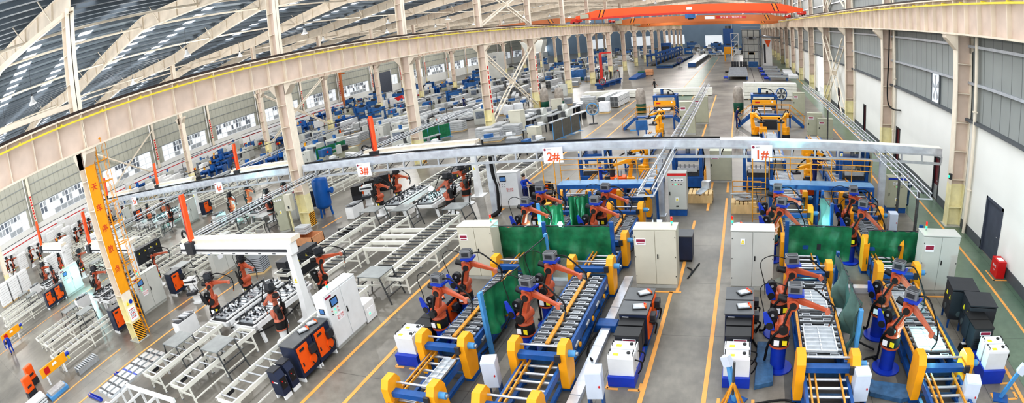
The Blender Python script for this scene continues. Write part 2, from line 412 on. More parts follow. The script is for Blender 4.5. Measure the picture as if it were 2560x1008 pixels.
# square fan window in the metal sheet
o = struct('window_1', MB().box(XR-.05, XR+.05, 28.1, 28.2, 5.0, 6.75, 'skirt_grey').box(XR-.05, XR+.05, 29.4, 29.5, 5.0, 6.75, 'skirt_grey').box(XR-.05, XR+.05, 28.1, 29.5, 6.65, 6.75, 'skirt_grey').box(XR-.05, XR+.05, 28.1, 29.5, 5.0, 5.1, 'skirt_grey'), 'small bright fan window high in the grey metal sheet of the side wall')
MB().box(XR, XR+.03, 28.2, 29.4, 5.1, 6.65, 'glass_bright').obj('window_pane', o)
p = MB()
for k in range(5):
    a = 2*math.pi*k/5; p.prism([(28.8, 5.87), (28.8+.6*math.cos(a), 5.87+.7*math.sin(a)), (28.8+.6*math.cos(a+.5), 5.87+.7*math.sin(a+.5))], 'x', XR-.03, XR-.01, 'truss_grey')
p.obj('fan_blades', o)
# drainpipes on the side wall
for i, k in enumerate(range(0, 9)):
    yy = P0 + PITCH*k - .55
    if 3 < yy:
        t = thing('drainpipe', 'cream drainpipe beside the %s beige wall column from the near end' % ORD[k], 'pipe', (XR-.15, yy, 0))
        MB().cyl((0, 0, 0), (0, 0, 16), .085, 'cream', n=10).obj('pipe', t)
        b = MB()
        for z in (2, 5.5, 9, 12.5): b.box(-.1, .1, -.1, .1, z, z+.06, 'cream')
        b.obj('clamp', t)
# ---- left wall with windows
w = MB().box(XW-.2, XW, -3, 262, 5.25, 16.5, 'panel_olive').box(XW-.2, XW, -3, 262, 0, 2.45, 'white_wall')
W1, W0 = 11.0, 1.6
for k in range(-1, 17):
    y0 = P0 + PITCH*k + W0
    w.box(XW-.2, XW, y0 + W1 - .1, y0 + PITCH, 2.45, 5.25, 'panel_olive')
struct('wall_left', w)
for z in (5.2, 6.8, 8.4, 10.0, 11.6, 13.2): struct('trim_girt', MB().box(XW, XW+.12, -3, 262, z, z+.14, 'panel_grey'))
def window_left():
    f = MB()
    f.box(0, .12, 0, W1-.1, 0, .08, 'white').box(0, .12, 0, W1-.1, 2.72, 2.8, 'white')
    n = 8
    for i in range(n+1):
        yy = (W1-.1)*i/n; f.box(0, .12, yy-.04, yy+.04, 0, 2.8, 'white')
    for z in (.9, 1.9): f.box(0, .1, 0, W1-.1, z-.03, z+.03, 'white')
    return f
fm = window_left().mesh('window_frame')
gm = MB().box(-.06, -.02, 0, W1-.1, 0, 2.8, 'glass_bright').mesh('window_glass')
random.seed(3)
pms = []
for v in range(3):
    pm = MB()
    for i in range(0 if v == 1 else 2, 7 - (v == 2)):
        for z in ((1.0, 1.83), (1.97, 2.62)):
            for q in (0, .68):
                if random.random() < .85: pm.box(-.015, .02, (W1-.1)*i/8+.1+q, (W1-.1)*i/8+.6+q, z[0], z[1], 'pane_dark' if random.random() < .7 else 'pane_grey')
        if random.random() < .6: pm.box(-.015, .02, (W1-.1)*i/8+.1, (W1-.1)*i/8+1.28, .12, .82, 'pane_grey')
    pms.append(pm.mesh('dark_pane'))
for k in range(-1, 17):
    o = bpy.data.objects.new('window_%d' % (k+3), fm); COL.objects.link(o); o.location = (XW-.1, P0+PITCH*k+W0, 2.45); o['kind'] = 'structure'
    for nm, me in (('window_glass', gm), ('open_pane', pms[k % 3])):
        g = bpy.data.objects.new(nm, me); COL.objects.link(g); g.parent = o
# ---- end wall
struct('wall_back', MB().box(-92, 12, 262, 262.4, 5.4, 17.5, 'end_wall').box(-92, -15.5, 262, 262.4, 0, 5.4, 'end_wall').box(-7.5, 12, 262, 262.4, 0, 5.4, 'end_wall'))
struct('window_30', MB().box(-15.5, -7.5, 262.2, 262.3, 0, 5.4, 'glass_bright'), 'bright open doorway in the blue end wall')
for x0 in (-70, -50, -34): struct('window_31', MB().box(x0, x0+9, 261.9, 262, 1.5, 6, 'glass_bright'))
struct('trim_end_post', MB().box(-3.2, -2.9, 261.6, 262, 0, 17, 'truss_grey'))

# ---- roof : gable heights of the rafters
GAB = [(-91.6, 14.6), (-75, 16.2), (-58.3, 15.7), (-41.3, 17.2), (-24.3, 15.5), (-6.9, 17.2), (10.6, 15.5)]
def gz(x):
    for (a, za), (b, zb) in zip(GAB, GAB[1:]):
        if a <= x <= b: return za + (zb-za)*(x-a)/(b-a)
    return 15.5
def rafter(x0, x1):
    m = MB(); n = 24
    xs = [x0+(x1-x0)*i/n for i in range(n+1)]
    for a, b in zip(xs, xs[1:]):
        za, zb = gz(a), gz(b)
        for lo, hi, w_ in ((-.55, .55, .03), (.52, .6, .26), (-.6, -.52, .26)):
            vs = [(a, -w_/2, za+lo), (b, -w_/2, zb+lo), (b, -w_/2, zb+hi), (a, -w_/2, za+hi), (a, w_/2, za+lo), (b, w_/2, zb+lo), (b, w_/2, zb+hi), (a, w_/2, za+hi)]
            m.add(vs, [(0, 1, 2, 3), (7, 6, 5, 4), (3, 2, 6, 7), (0, 4, 5, 1)], 'beige' if w_ < .1 else 'cream')
        m.box(a-.02, a+.02, -.12, .12, za-.52, za+.52, 'cream')
    for i in range(1, n, 2):  # knee stays up to the purlins
        a = xs[i]
        for s in (-1, 1): m.beam((a, 0, gz(a)-.5), (a, s*.95, gz(a)+.85), .05, .05, 'cream')
    return m
mL = rafter(-91.6, -24.3).mesh('roof_beam'); mR = rafter(-24.3, 10.6).mesh('roof_beam')
for k in range(-1, 18):
    o = bpy.data.objects.new('roof_beam', mL); COL.objects.link(o); o.location.y = P0+PITCH*k; o['kind'] = 'structure'
    if k >= 6:
        o = bpy.data.objects.new('roof_beam', mR); COL.objects.link(o); o.location.y = P0+PITCH*k; o['kind'] = 'structure'
def roof_band(x0, x1, y0, y1, m='corrugated_roof'):
    b = MB(); xs = [x for x, _ in GAB if x0 <= x <= x1]
    for a, c in zip(xs, xs[1:]):
        za, zb = gz(a)+.95, gz(c)+.95
        b.add([(a, y0, za), (c, y0, zb), (c, y1, zb), (a, y1, za), (a, y0, za+.08), (c, y0, zb+.08), (c, y1, zb+.08), (a, y1, za+.08)], [(0, 1, 2, 3), (7, 6, 5, 4), (0, 4, 5, 1), (2, 6, 7, 3)], m)
    return b
for k in range(-1, 18):
    for j, (a, b) in enumerate(((-1.2, 3.2), (4.6, 8.3), (9.7, 12.6))):
        y = P0 + PITCH*k
        struct('ceiling', roof_band(-91.6, -24.3, y+a, y+b))
        if k >= 6: struct('ceiling', roof_band(-24.3, 10.6, y+a, y+b))
for a, b, ks in ((-91.6, -24.3, 38), (-24.3, 10.6, 16)):
    for i in range(ks+1):
        x = a + (b-a)*i/ks
        struct('trim_purlin', MB().box(x-.12, x+.12, -4 if b < 0 else 92, 262, gz(x)+.68, gz(x)+.93, 'roof_dark'))
# longitudinal tie pipes in the roof
for x in (-32.5, -41.3, -50, -66.5, -75, -83): struct('trim_tie_pipe', MB().cyl((x, -4, gz(x)-.3), (x, 250, gz(x)-.3), .09, 'cream', n=8))

# ---- columns
def column_mesh(dx, wy, h, ntop=True, ft='beige', wt='pink_beige'):
    """I column, flanges face +-x; local x from -dx (back) to 0 (front flange)."""
    fl = MB(); we = MB(); st = MB()
    for z0, z1, a, b in ((0, 2.0, 'pale_yellow', 'pale_yellow'), (2.0, h, 'cream', 'pink_beige')):
        fl.box(-.05, 0, -wy/2, wy/2, z0, z1, a); fl.box(-dx, -dx+.05, -wy/2, wy/2, z0, z1, a)
        we.box(-dx+.05, -.05, -.03, .03, z0, z1, b)
    z = .9
    while z < h-.3:
        st.box(-dx+.05, -.05, -wy/2+.01, wy/2-.01, z, z+.04, 'pale_yellow' if z < 1.9 else 'beige'); z += 1.32
    return fl, we, st
def column(label, loc, flip=False, h_low=8.8, h_top=15.2, dx=.85, wy=.55, group=None, rail=True):
    t = thing('steel_column', label, 'column', loc, 180 if flip else 0, group)
    fl, we, st = column_mesh(dx, wy, h_low)
    fl.obj('flange', t); we.obj('web', t); st.obj('stiffening_ribs', t)
    if rail:
        MB().prism([(-.05, h_low-.75), (.55, h_low-.18), (.55, h_low-.02), (-.05, h_low-.02)], 'y', -wy/2, wy/2, 'beige').box(-dx-.1, .6, -wy/2-.05, wy/2+.05, h_low-.03, h_low, 'beige').obj('bracket', t)
        if dx > .7: MB().prism([(-dx+.05, h_low-.75), (-dx-.5, h_low-.18), (-dx-.5, h_low-.02), (-dx+.05, h_low-.02)], 'y', -wy/2, wy/2, 'beige').obj('bracket', t)
    u = MB(); x1, x0 = -dx+.5, -dx+.0
    if dx > .7: x0, x1 = -dx+.05, -.2
    u.box(x1-.04, x1, -wy/2+.03, wy/2-.03, h_low, h_top, 'cream').box(x0, x0+.04, -wy/2+.03, wy/2-.03, h_low, h_top, 'cream').box(x0, x1, -.02, .02, h_low, h_top, 'pink_beige')
    z = h_low+.4
    while z < h_top: u.box(x0+.04, x1-.04, -wy/2+.04, wy/2-.04, z, z+.04, 'beige'); z += 1.3
    u.obj('upper_shaft', t)
    MB().box(-dx-.1, .1, -wy/2-.1, wy/2+.1, 0, .03, 'plinth').obj('base_plate', t)
    return t
proto = None
COLS = {}
for k in range(18):
    y = GY[k]
    lab = ('' if k == 0 else
           'beige nave column with yellow foot under the crane girder, %s behind the amber faced one' % ORD[k-1])
    if k == 0: lab = 'steel column with amber front face, red characters and a hazard striped foot'
    if proto is None or k == 1: t = column(lab, (XL, y, 0)); proto = t if k == 1 else None; COLS[k] = t
    else: COLS[k] = dup(proto, (XL, y, 0), 0, lab)
proto2 = None
for k in range(18):
    lab = 'slimmer beige column of the inner row between side halls, %s from the near end' % ORD[k]
    if proto2 is None: proto2 = column(lab, (XM, GY[k], 0), rail=True, dx=.8, wy=.5)
    else: dup(proto2, (XM, GY[k], 0), 0, lab)
proto3 = None
for k in range(18):
    lab = 'beige wall column with yellow foot along the white side wall, %s from the near end' % ORD[k]
    if k == 0: continue
    if proto3 is None: proto3 = column(lab, (9.8, GY[k]+.5, 0), flip=True, dx=.78, wy=.5, h_top=16)
    else: dup(proto3, (9.8, GY[k]+.5, 0), 180, lab)
# pilasters at the left wall
def pil():
    t = thing('wall_pilaster', '', 'column'); m = MB(); m.box(-.05, 0, -.25, .25, 1.7, 14.4, 'cream').box(-.05, 0, -.25, .25, 0, 1.7, 'pale_yellow').box(-.4, -.05, -.03, .03, 0, 14.4, 'pink_beige'); m.obj('shaft', t)
    MB().cyl((0, -.75, 0), (0, -.75, 14), .09, 'white', n=8).obj('drainpipe', t)
    b = MB()
    for i in range(9): b.box(.001, .02, -.16, .16, 3.2+i*.42, 3.48+i*.42, 'ink_red')
    b.obj('slogan_board', t)
    return t
KP = Kind(pil)
for k in range(17): KP.put((XW+.45, GY[k], 0), 0, 'cream pilaster with white drainpipe on the windowed wall, %s from the near end' % ORD[k])
# far wall columns extra row at the gate side
# ---- crane girders (one per bay)
def girder(L=PITCH, left=True):
    t = thing('crane_girder', '', 'girder')
    web = MB().box(-.02, .02, .02, L-.02, .08, 1.58, 'pink_beige'); web.obj('web', t)
    MB().box(-.26, .26, 0, L, 0, .08, 'beige').box(-.26, .26, 0, L, 1.55, 1.62, 'beige').obj('flange', t)
    st = MB(); n = 10
    for i in range(n+1): yy = min(max(L*i/n, .03), L-.03); st.box(-.22, .22, yy-.02, yy+.02, .08, 1.55, 'beige')
    st.obj('stiffening_ribs', t)
    MB().box(-.09, .09, 0, L, 1.62, 1.76, 'rail_dark').obj('rail', t)
    MB().box(.3, .36, 0, L, 1.3, 1.38, 'conductor_yellow').obj('power_rail', t)
    b = MB()
    for i in range(6): b.box(.02, .34, L*(i+.5)/6-.03, L*(i+.5)/6+.03, 1.36, 1.44, 'conductor_yellow')
    b.obj('rail_support', t)
    MB().box(-.55, -.26, 0, L, 1.5, 1.56, 'rail_dark').obj('walkway_edge', t)
    return t
KG = Kind(girder)
for k in range(-1, 17):
    y = P0+PITCH*k
    KG.put((XL-.12, y, 8.8), 0, 'beige crane girder on the nave columns with dark rail, %s span from the near end' % ORD[k+1])
for k in range(-1, 17):
    y = P0+PITCH*k+.5
    KG.put((9.92, y+PITCH, 8.8), 180, 'beige crane girder along the side wall, %s segment from the near end' % ORD[k+1])
for k in range(3, 9): KG.put((XM-.12, P0+PITCH*k, 8.8), 0, 'beige crane girder on the inner column row, %s of its row' % ORD[k-3])
# ---- bracing
def xbrace(L, z0, z1, lattice=True):
    t = thing('cross_brace', '', 'brace')
    for a, b in (((0, 0, z0), (0, L, z1)), ((.0, 0, z1), (.0, L, z0))):
        m = MB(); A, B = Vector(a), Vector(b)
        for s in (-.22, .22):
            m.beam(A+Vector((s, 0, 0)), B+Vector((s, 0, 0)), .09, .14, 'cream')
        n = 9
        for i in range(1, n): p = A.lerp(B, i/n); m.beam(p-Vector((.22, 0, 0)), p+Vector((.22, 0, 0)), .05, .05, 'cream')
        m.obj('brace_arm', t)
    MB().box(-.3, .3, L/2-.25, L/2+.25, (z0+z1)/2-.25, (z0+z1)/2+.25, 'beige').obj('gusset', t)
    return t
t = xbrace(13.2, .5, 7.8); t['label'] = 'large cream cross brace with ladder rungs between two nave columns'; t.location = (XL-.4, 51.4, 0)
t = xbrace(13.0, .2, 7.8); t['label'] = 'cream cross brace of laddered arms against the white side wall'; t.location = (9.9, 52.2, 0)
t = xbrace(13.0, 1.5, 8.5); t['label'] = 'cream cross brace of the inner column row before the windowed wall'; t.location = (XM-.3, 51.4, 0)
t = xbrace(13.0, .5, 8.5); t['label'] = 'cream cross brace between the windowed wall pilasters'; t.location = (XW+1.0, 37.7, 0)
t = xbrace(13.2, 10.8, 15.2); t['label'] = 'upper cream cross brace above the crane girder of the nave row'; t.location = (XL-.4, 51.4, 0)
t = xbrace(12.8, 10.8, 15.5); t['label'] = 'upper cream cross brace above the girder at the side wall'; t.location = (10.2, 52.2, 0)

t = thing('knee_brace', 'beige struts from the amber faced column towards the viewer', 'brace', (XL-.45, P0, 0))
MB().beam((0, -.2, 15.0), (0, -6.2, 12.6), .16, .2, 'beige').obj('upper_strut', t); MB().beam((0, -.2, 10.9), (0, -6.0, 11.1), .18, .22, 'beige').obj('lower_strut', t)
# ---- details of the amber-faced column (k=0)
t = COLS[0]
MB().box(0, .012, -.27, .27, 2.35, 8.15, 'amber').obj('painted_face', t)
MB().box(0, .012, -.27, .27, 0, .9, 'hazard').obj('hazard_plate', t)
for i, ch in enumerate('天车停放点'): text('lettering', ch, .34, 'ink_red', t, (.02, 0, 7.15-i*.93), (90, 0, 90))
s = MB().box(0, .02, -.22, .22, 1.0, 1.62, 'sign_white'); so = s.obj('notice', t)
b = MB()
for z in (1.5, 1.3, 1.12): b.box(.02, .024, -.16, .16, z, z+.035, 'ink_red')
for z in (1.43, 1.37, 1.24, 1.19): b.box(.02, .024, -.17, .17, z, z+.015, 'ink_grey')
b.obj('notice_lines', so)
MB().prism([(-.2, 1.75), (-.02, 1.75), (-.11, 1.92)], 'x', .0, .02, 'warn_yellow').obj('warning_triangle', t)
MB().cyl((0, .11, 1.84), (.02, .11, 1.84), .1, 'blue_deep').obj('mandatory_disc', t)
for k in (1, 2, 4):
    MB().box(0, .012, -.27, .27, .0, .85, 'hazard').obj('hazard_plate', COLS[k])
for k in (3, 4):
    b = MB()
    for i in range(10): b.box(.0, .02, -.12, .12, 1.7+i*.5, 2.05+i*.5, 'ink_red')
    b.obj('slogan_board', COLS[k])
# caged ladder
t = thing('caged_ladder', 'yellow caged ladder climbing behind the amber faced steel column', 'ladder', (-24.75, 10.28, 0))
for s in (-.22, .22): MB().beam((s, 0, 0), (s, 0, 9.8), .05, .05, 'amber').obj('rail', t)
r_ = MB()
for i in range(32): r_.cyl((-.22, 0, .3+i*.3), (.22, 0, .3+i*.3), .014, 'amber', n=6)
r_.obj('rungs', t)
for i in range(8):
    z = 2.4+i*.95
    MB().tube([(-.22, 0, z), (-.38, .3, z), (-.2, .62, z), (.2, .62, z), (.38, .3, z), (.22, 0, z)], .022, 'amber', n=5).obj('cage_hoop', t)
c_ = MB()
for x, y in ((-.38, .3), (-.2, .62), (.2, .62), (.38, .3)): c_.beam((x, y, 2.4), (x, y, 9.1), .03, .02, 'amber')
c_.obj('cage_bars', t)

# ---- high-bay lamps: real lamps of the hall
def bell():
    t = thing('bell_lamp', '', 'lamp'); MB().cyl((0, 0, .42), (0, 0, 2.2), .012, 'charcoal', n=6).obj('cord', t)
    MB().lathe([(.06, .4), (.1, .3), (.12, .12), (.3, -.12), (.31, -.15)], 'white').obj('lamp_shade', t)
    MB().cyl((0, 0, .3), (0, 0, .46), .08, 'charcoal').obj('ballast', t)
    return t
KB = Kind(bell)
n = 0
for x in (-36.5, -46.5, -66, -80):
    for k in range(-1, 13):
        y = P0+PITCH*k+1.2; z = 13.2
        KB.put((x, y, z), 0, 'white bell lamp hanging under the blue side hall roof', 'bell lamps under the side hall roof')
        if k % 2 == 0 or k < 3:
            l = bpy.data.lights.new('bell_lamp_light', 'POINT'); l.energy = 1700 if k > 1 else 1100; l.shadow_soft_size = .28; l.color = (1, .98, .95)
            o = bpy.data.objects.new('bell_lamp_light', l); COL.objects.link(o); o.location = (x, y, z-.45); n += 1
for x in (-16, 2):
    for k in range(6, 17):
        y = P0+PITCH*k+6; KB.put((x, y, 14.2), 0, 'white bell lamp under the far nave roof', 'bell lamps under the far nave roof')
        if k % 2 == 0:
            l = bpy.data.lights.new('bell_lamp_light', 'POINT'); l.energy = 1500; l.shadow_soft_size = .28; l.color = (1, .98, .95)
            o = bpy.data.objects.new('bell_lamp_light', l); COL.objects.link(o); o.location = (x, y, 13.7)
# ---- daylight
wd = bpy.data.worlds.new('daylight'); SC.world = wd; wd.use_nodes = True
bg = wd.node_tree.nodes['Background']; bg.inputs['Color'].default_value = (.93, .97, 1, 1); bg.inputs['Strength'].default_value = 1.85
SC.view_settings.view_transform = 'Standard'; SC.view_settings.look = 'Medium High Contrast'
SC.view_settings.exposure = .12
SC.cycles.use_adaptive_sampling = True; SC.cycles.adaptive_threshold = .03; SC.cycles.max_bounces = 6; SC.cycles.diffuse_bounces = 3; SC.cycles.glossy_bounces = 3; SC.cycles.transparent_max_bounces = 6
SC.cycles.sample_clamp_indirect = 6
SC.cycles.use_denoising = True
# ================================================================ kit of machines
def robot(ped='blue_deep', ph=.72, pitch=-.28, lean=.2, feeder='feeder_grey', arm='robot_orange', brk='blue_deep'):
    t = thing('welding_robot', '', 'robot')
    MB().cyl((0, 0, 0), (0, 0, .04), .4, ped, n=20).cyl((0, 0, .04), (0, 0, ph), .2, ped, n=20).obj('pedestal', t)
    b = MB().cyl((0, 0, ph), (0, 0, ph+.05), .27, arm, n=18).cyl((0, 0, ph+.05), (0, 0, ph+.34), .25, 'black', n=18)
    b.box(.08, .2, -.262, -.24, ph+.12, ph+.26, 'warn_yellow').box(-.14, .0, -.262, -.24, ph+.1, ph+.26, 'sign_white'); b.obj('base', t)
    z0 = ph+.34
    s = MB().cyl((0, 0, z0), (0, 0, z0+.1), .24, arm, r1=.2, n=16).box(-.14, .2, -.17, .14, z0+.08, z0+.34, arm).cyl((.08, -.26, z0+.28), (.08, .2, z0+.28), .16, arm, n=14)
    s.obj('shoulder', t, bevel=.012)
    MB().cyl((.08, -.26, z0+.28), (.08, -.38, z0+.28), .12, 'black').cyl((-.2, .02, z0+.1), (-.2, .02, z0+.42), .11, 'black').obj('motor', t)
    w = MB().prism([(-.46, z0+.68), (-.38, z0+.7), (-.2, z0+.4), (-.14, z0+.18), (-.28, z0+.18), (-.42, z0+.38)], 'y', -.2, -.16, brk)
    w.cyl((-.28, -.215, z0+.3), (-.28, -.14, z0+.3), .1, 'black'); w.obj('cable_bracket', t)
    MB().cyl((-.22, .0, z0+.5), (-.22, .16, z0+.5), .14, 'black').cyl((-.22, -.02, z0+.5), (-.22, .0, z0+.5), .04, 'alu_dull').obj('hose_reel', t)
    ex, ez = .08+lean, z0+.28+.62
    a = MB().beam((.08, -.05, z0+.28), (ex, -.05, ez), .15, .2, arm, .12, .14, up=(0, 1, 0)); a.obj('lower_arm', t, bevel=.02)
    MB().cyl((ex, -.2, ez), (ex, .14, ez), .15, arm).cyl((ex, -.24, ez), (ex, -.2, ez), .09, 'black').box(ex-.16, ex+.14, -.12, .1, ez, ez+.16, arm).obj('elbow', t)
    MB().cyl((ex-.16, 0, ez+.08), (ex-.38, 0, ez+.14), .09, 'black').obj('wrist_motor', t)
    fx, fz = ex+1.0*math.cos(pitch), ez+.08+1.0*math.sin(pitch)
    MB().beam((ex+.05, 0, ez+.1), (fx, 0, fz), .14, .17, arm if pitch > -.4 else 'robot_pink', .08, .08).obj('forearm', t, bevel=.02)
    MB().cyl((fx-.06, -.07, fz), (fx-.06, .07, fz), .075, 'robot_pink').cyl((fx-.02, 0, fz), (fx+.1, 0, fz-.05), .055, 'dark_steel').obj('wrist', t)
    MB().tube([(fx+.08, 0, fz-.04), (fx+.12, 0, fz-.16), (fx+.04, 0, fz-.36)], .028, 'dark_steel').cyl((fx+.04, 0, fz-.36), (fx+.02, 0, fz-.43), .016, 'copper').obj('torch', t)
    f = MB().box(ex-.16, ex+.2, -.14, .12, ez+.3, ez+.52, feeder).box(ex-.1, ex+.14, -.155, -.14, ez+.34, ez+.48, 'charcoal').box(ex-.13, ex+.17, -.11, .09, ez+.52, ez+.55, 'charcoal')
    fo = f.obj('wire_feeder', t, bevel=.015)
    MB().box(ex-.14, ex+.26, -.2, .16, ez+.24, ez+.3, brk).box(ex-.02, ex+.1, -.1, .08, ez+.12, ez+.26, brk).obj('feeder_bracket', t)
    MB().tube([(ex+.2, 0, ez+.4), (ex+.5, -.02, ez+.42), (ex+.85, 0, fz+.32), (fx+.1, 0, fz+.12), (fx+.12, 0, fz-.1)], .024, 'rubber', n=6, sub=4).obj('torch_cable', t)
    MB().tube([(ex-.16, 0, ez+.42), (ex-.55, .05, ez+.5), (ex-.85, .05, ez+.3), (-.45, .02, z0+.6), (-.44, -.1, z0+.3)], .013, 'rubber', n=6, sub=4).obj('wire_conduit', t)
    MB().tube([(ex, -.18, ez+.05), (ex-.12, -.24, ez-.2), (.04, -.26, z0+.3), (-.18, -.2, z0), (-.3, .0, ph-.1), (-.36, .1, .12), (-.5, .2, .04)], .035, 'rubber', n=6, sub=4).obj('hose_bundle', t)
    return t
K_ROB = {'a': Kind(lambda: robot()), 'b': Kind(lambda: robot(pitch=-.62, lean=.28)), 'c': Kind(lambda: robot(ped='white', ph=.5, pitch=-.15, lean=.05, feeder='charcoal', arm='robot_orange', brk='black')),
         'd': Kind(lambda: robot(ped='white', ph=.5, pitch=-.5, lean=-.12, feeder='charcoal', arm='robot_pink', brk='black'))}

def cabinet(w, d, h, body, doors=2, plinth=.12, top=None, plaque=True, handle=True, fan=False, seam='charcoal'):
    def fn():
        t = thing('control_cabinet', '', 'cabinet')
        MB().box(-w/2+.01, w/2-.01, -d/2+.01, d/2-.01, 0, plinth, 'plinth').obj('plinth', t)
        MB().box(-w/2, w/2, -d/2+.03, d/2, plinth, h-.04, body).obj('carcass', t, bevel=.008)
        MB().box(-w/2-.015, w/2+.015, -d/2-.01, d/2+.015, h-.04, h, top or body).obj('roof_panel', t, bevel=.012)
        dw = w/doors
        for i in range(doors):
            x0 = -w/2+i*dw
            dd = MB().box(x0+.008, x0+dw-.008, -d/2, -d/2+.03, plinth+.02, h-.06, body).obj('door', t, bevel=.008)
            if handle and i == doors-1:
                xx = x0+.06 if doors > 1 else x0+.06
                MB().box(xx, xx+.035, -d/2-.03, -d/2, plinth+(h-plinth)*.48, plinth+(h-plinth)*.56, 'black').obj('handle', dd)
            for z in (.15, .5, .85):
                xx = x0+(.03 if i == 0 else dw-.05)
                MB().box(xx, xx+.02, -d/2-.012, -d/2, plinth+(h-plinth)*z, plinth+(h-plinth)*z+.04, 'black').obj('lock', dd)
        if plaque:
            p = MB().box(-w/2+.07, -w/2+.4, -d/2-.01, -d/2, h*.74, h*.74+.22, 'sign_white').obj('notice', t)
            MB().box(-w/2+.09, -w/2+.38, -d/2-.014, -d/2-.01, h*.74+.09, h*.74+.2, 'ink_magenta').box(-w/2+.11, -w/2+.36, -d/2-.014, -d/2-.01, h*.74+.03, h*.74+.06, 'ink_magenta').obj('notice_print', p)
        return t
    return fn
def beacon(loc, label):
    t = thing('signal_tower', label, 'signal light', loc)
    MB().cyl((0, 0, 0), (0, 0, .08), .02, 'steel', n=8).obj('stem', t)
    MB().cyl((0, 0, .08), (0, 0, .16), .035, 'green_lamp', n=10).obj('green_lens', t); MB().cyl((0, 0, .16), (0, 0, .22), .035, 'orange', n=10).obj('amber_lens', t); MB().cyl((0, 0, .22), (0, 0, .3), .035, 'red_lamp', n=10).obj('red_lens', t)
def warn_plate(x, y, z, t, s=.16):
    o = MB().box(x, x+s, y-.008, y, z, z+s*1.3, 'sign_white').obj('warning_plate', t)
    MB().prism([(x+.02, z+s*.45), (x+s-.02, z+s*.45), (x+s/2, z+s*1.2)], 'y', y-.012, y-.008, 'warn_yellow').box(x+.02, x+s-.02, y-.012, y-.008, z+.02, z+s*.35, 'warn_yellow').obj('warning_print', o)

# ---- positioner: pair of yellow housings with a crossbar
def positioner(w=1.34, bar='blue'):
    def fn():
        t = thing('clamping_frame', '', 'machine frame')
        for s in (-1, 1):
            x = s*w/2; pts = [(-.3, .12), (-.3, 1.16), (-.17, 1.36), (.17, 1.36), (.3, 1.16), (.3, .5), (.2, .12)]
            MB().prism(pts, 'x', x-.11, x+.11, 'yellow').obj('side_housing', t, bevel=.012)
            MB().box(x-.12, x+.12, -.24, .24, 0, .13, 'blue').obj('foot', t)
        MB().box(-w/2+.1, w/2-.1, -.2, .02, .88, 1.02, bar).obj('crossbar', t)
        MB().cyl((-w/2+.1, .12, 1.12), (w/2-.1, .12, 1.12), .03, 'roller_steel' if bar == 'blue' else 'rail_yellow').obj('shaft', t)
        MB().cyl((w/2+.11, -.05, 1.05), (w/2+.3, -.05, 1.05), .09, 'blue_light').cyl((w/2+.3, -.05, 1.05), (w/2+.36, -.05, 1.05), .05, 'steel').obj('gear_motor', t)
        MB().box(w/2-.16, w/2-.02, -.38, -.3, .95, 1.15, 'charcoal').obj('limit_switch', t)
        return t
    return fn
K_POS = {'a': Kind(positioner()), 'b': Kind(positioner(1.34, 'blue'))}
def blue_conveyor(L, w=1.06, rollers=True, pitch=.34, solid=False):
    def fn():
        t = thing('roller_conveyor', '', 'conveyor')
        for s in (-1, 1):
            MB().box(s*w/2-.04, s*w/2+.04, 0, L, .52, .7, 'blue').box(s*w/2-.05, s*w/2+.05, 0, L, .1, .2, 'blue').obj('side_frame', t)
        n = max(2, int(L/1.3))
        lg = MB()
        for i in range(n+1):
            y = .05+(L-.1)*i/n
            for s in (-1, 1): lg.box(s*w/2-.045, s*w/2+.045, y-.045, y+.045, 0, .55, 'blue')
            lg.box(-w/2, w/2, y-.03, y+.03, .12, .18, 'blue_dirty')
        lg.obj('leg_frame', t)
        for x in (-w/2+.1, -w/2+.24, w/2-.2): MB().box(x-.02, x+.02, 0, L, .72, .78, 'rail_yellow').obj('guide_rail', t)
        y = .15
        if solid:
            m = MB()
            while y < L-.05: m.cyl((-w/2+.04, y, .67), (w/2-.04, y, .67), .04, 'roller_steel', n=8); y += pitch
            o = m.obj('roller_bed', t)
        else:
            me = MB().cyl((-w/2+.04, 0, .67), (w/2-.04, 0, .67), .04, 'roller_steel', n=10).mesh('roller')
            while y < L-.05:
                o = bpy.data.objects.new('roller', me); COL.objects.link(o); o.parent = t; o.location.y = y; y += pitch
        return t
    return fn
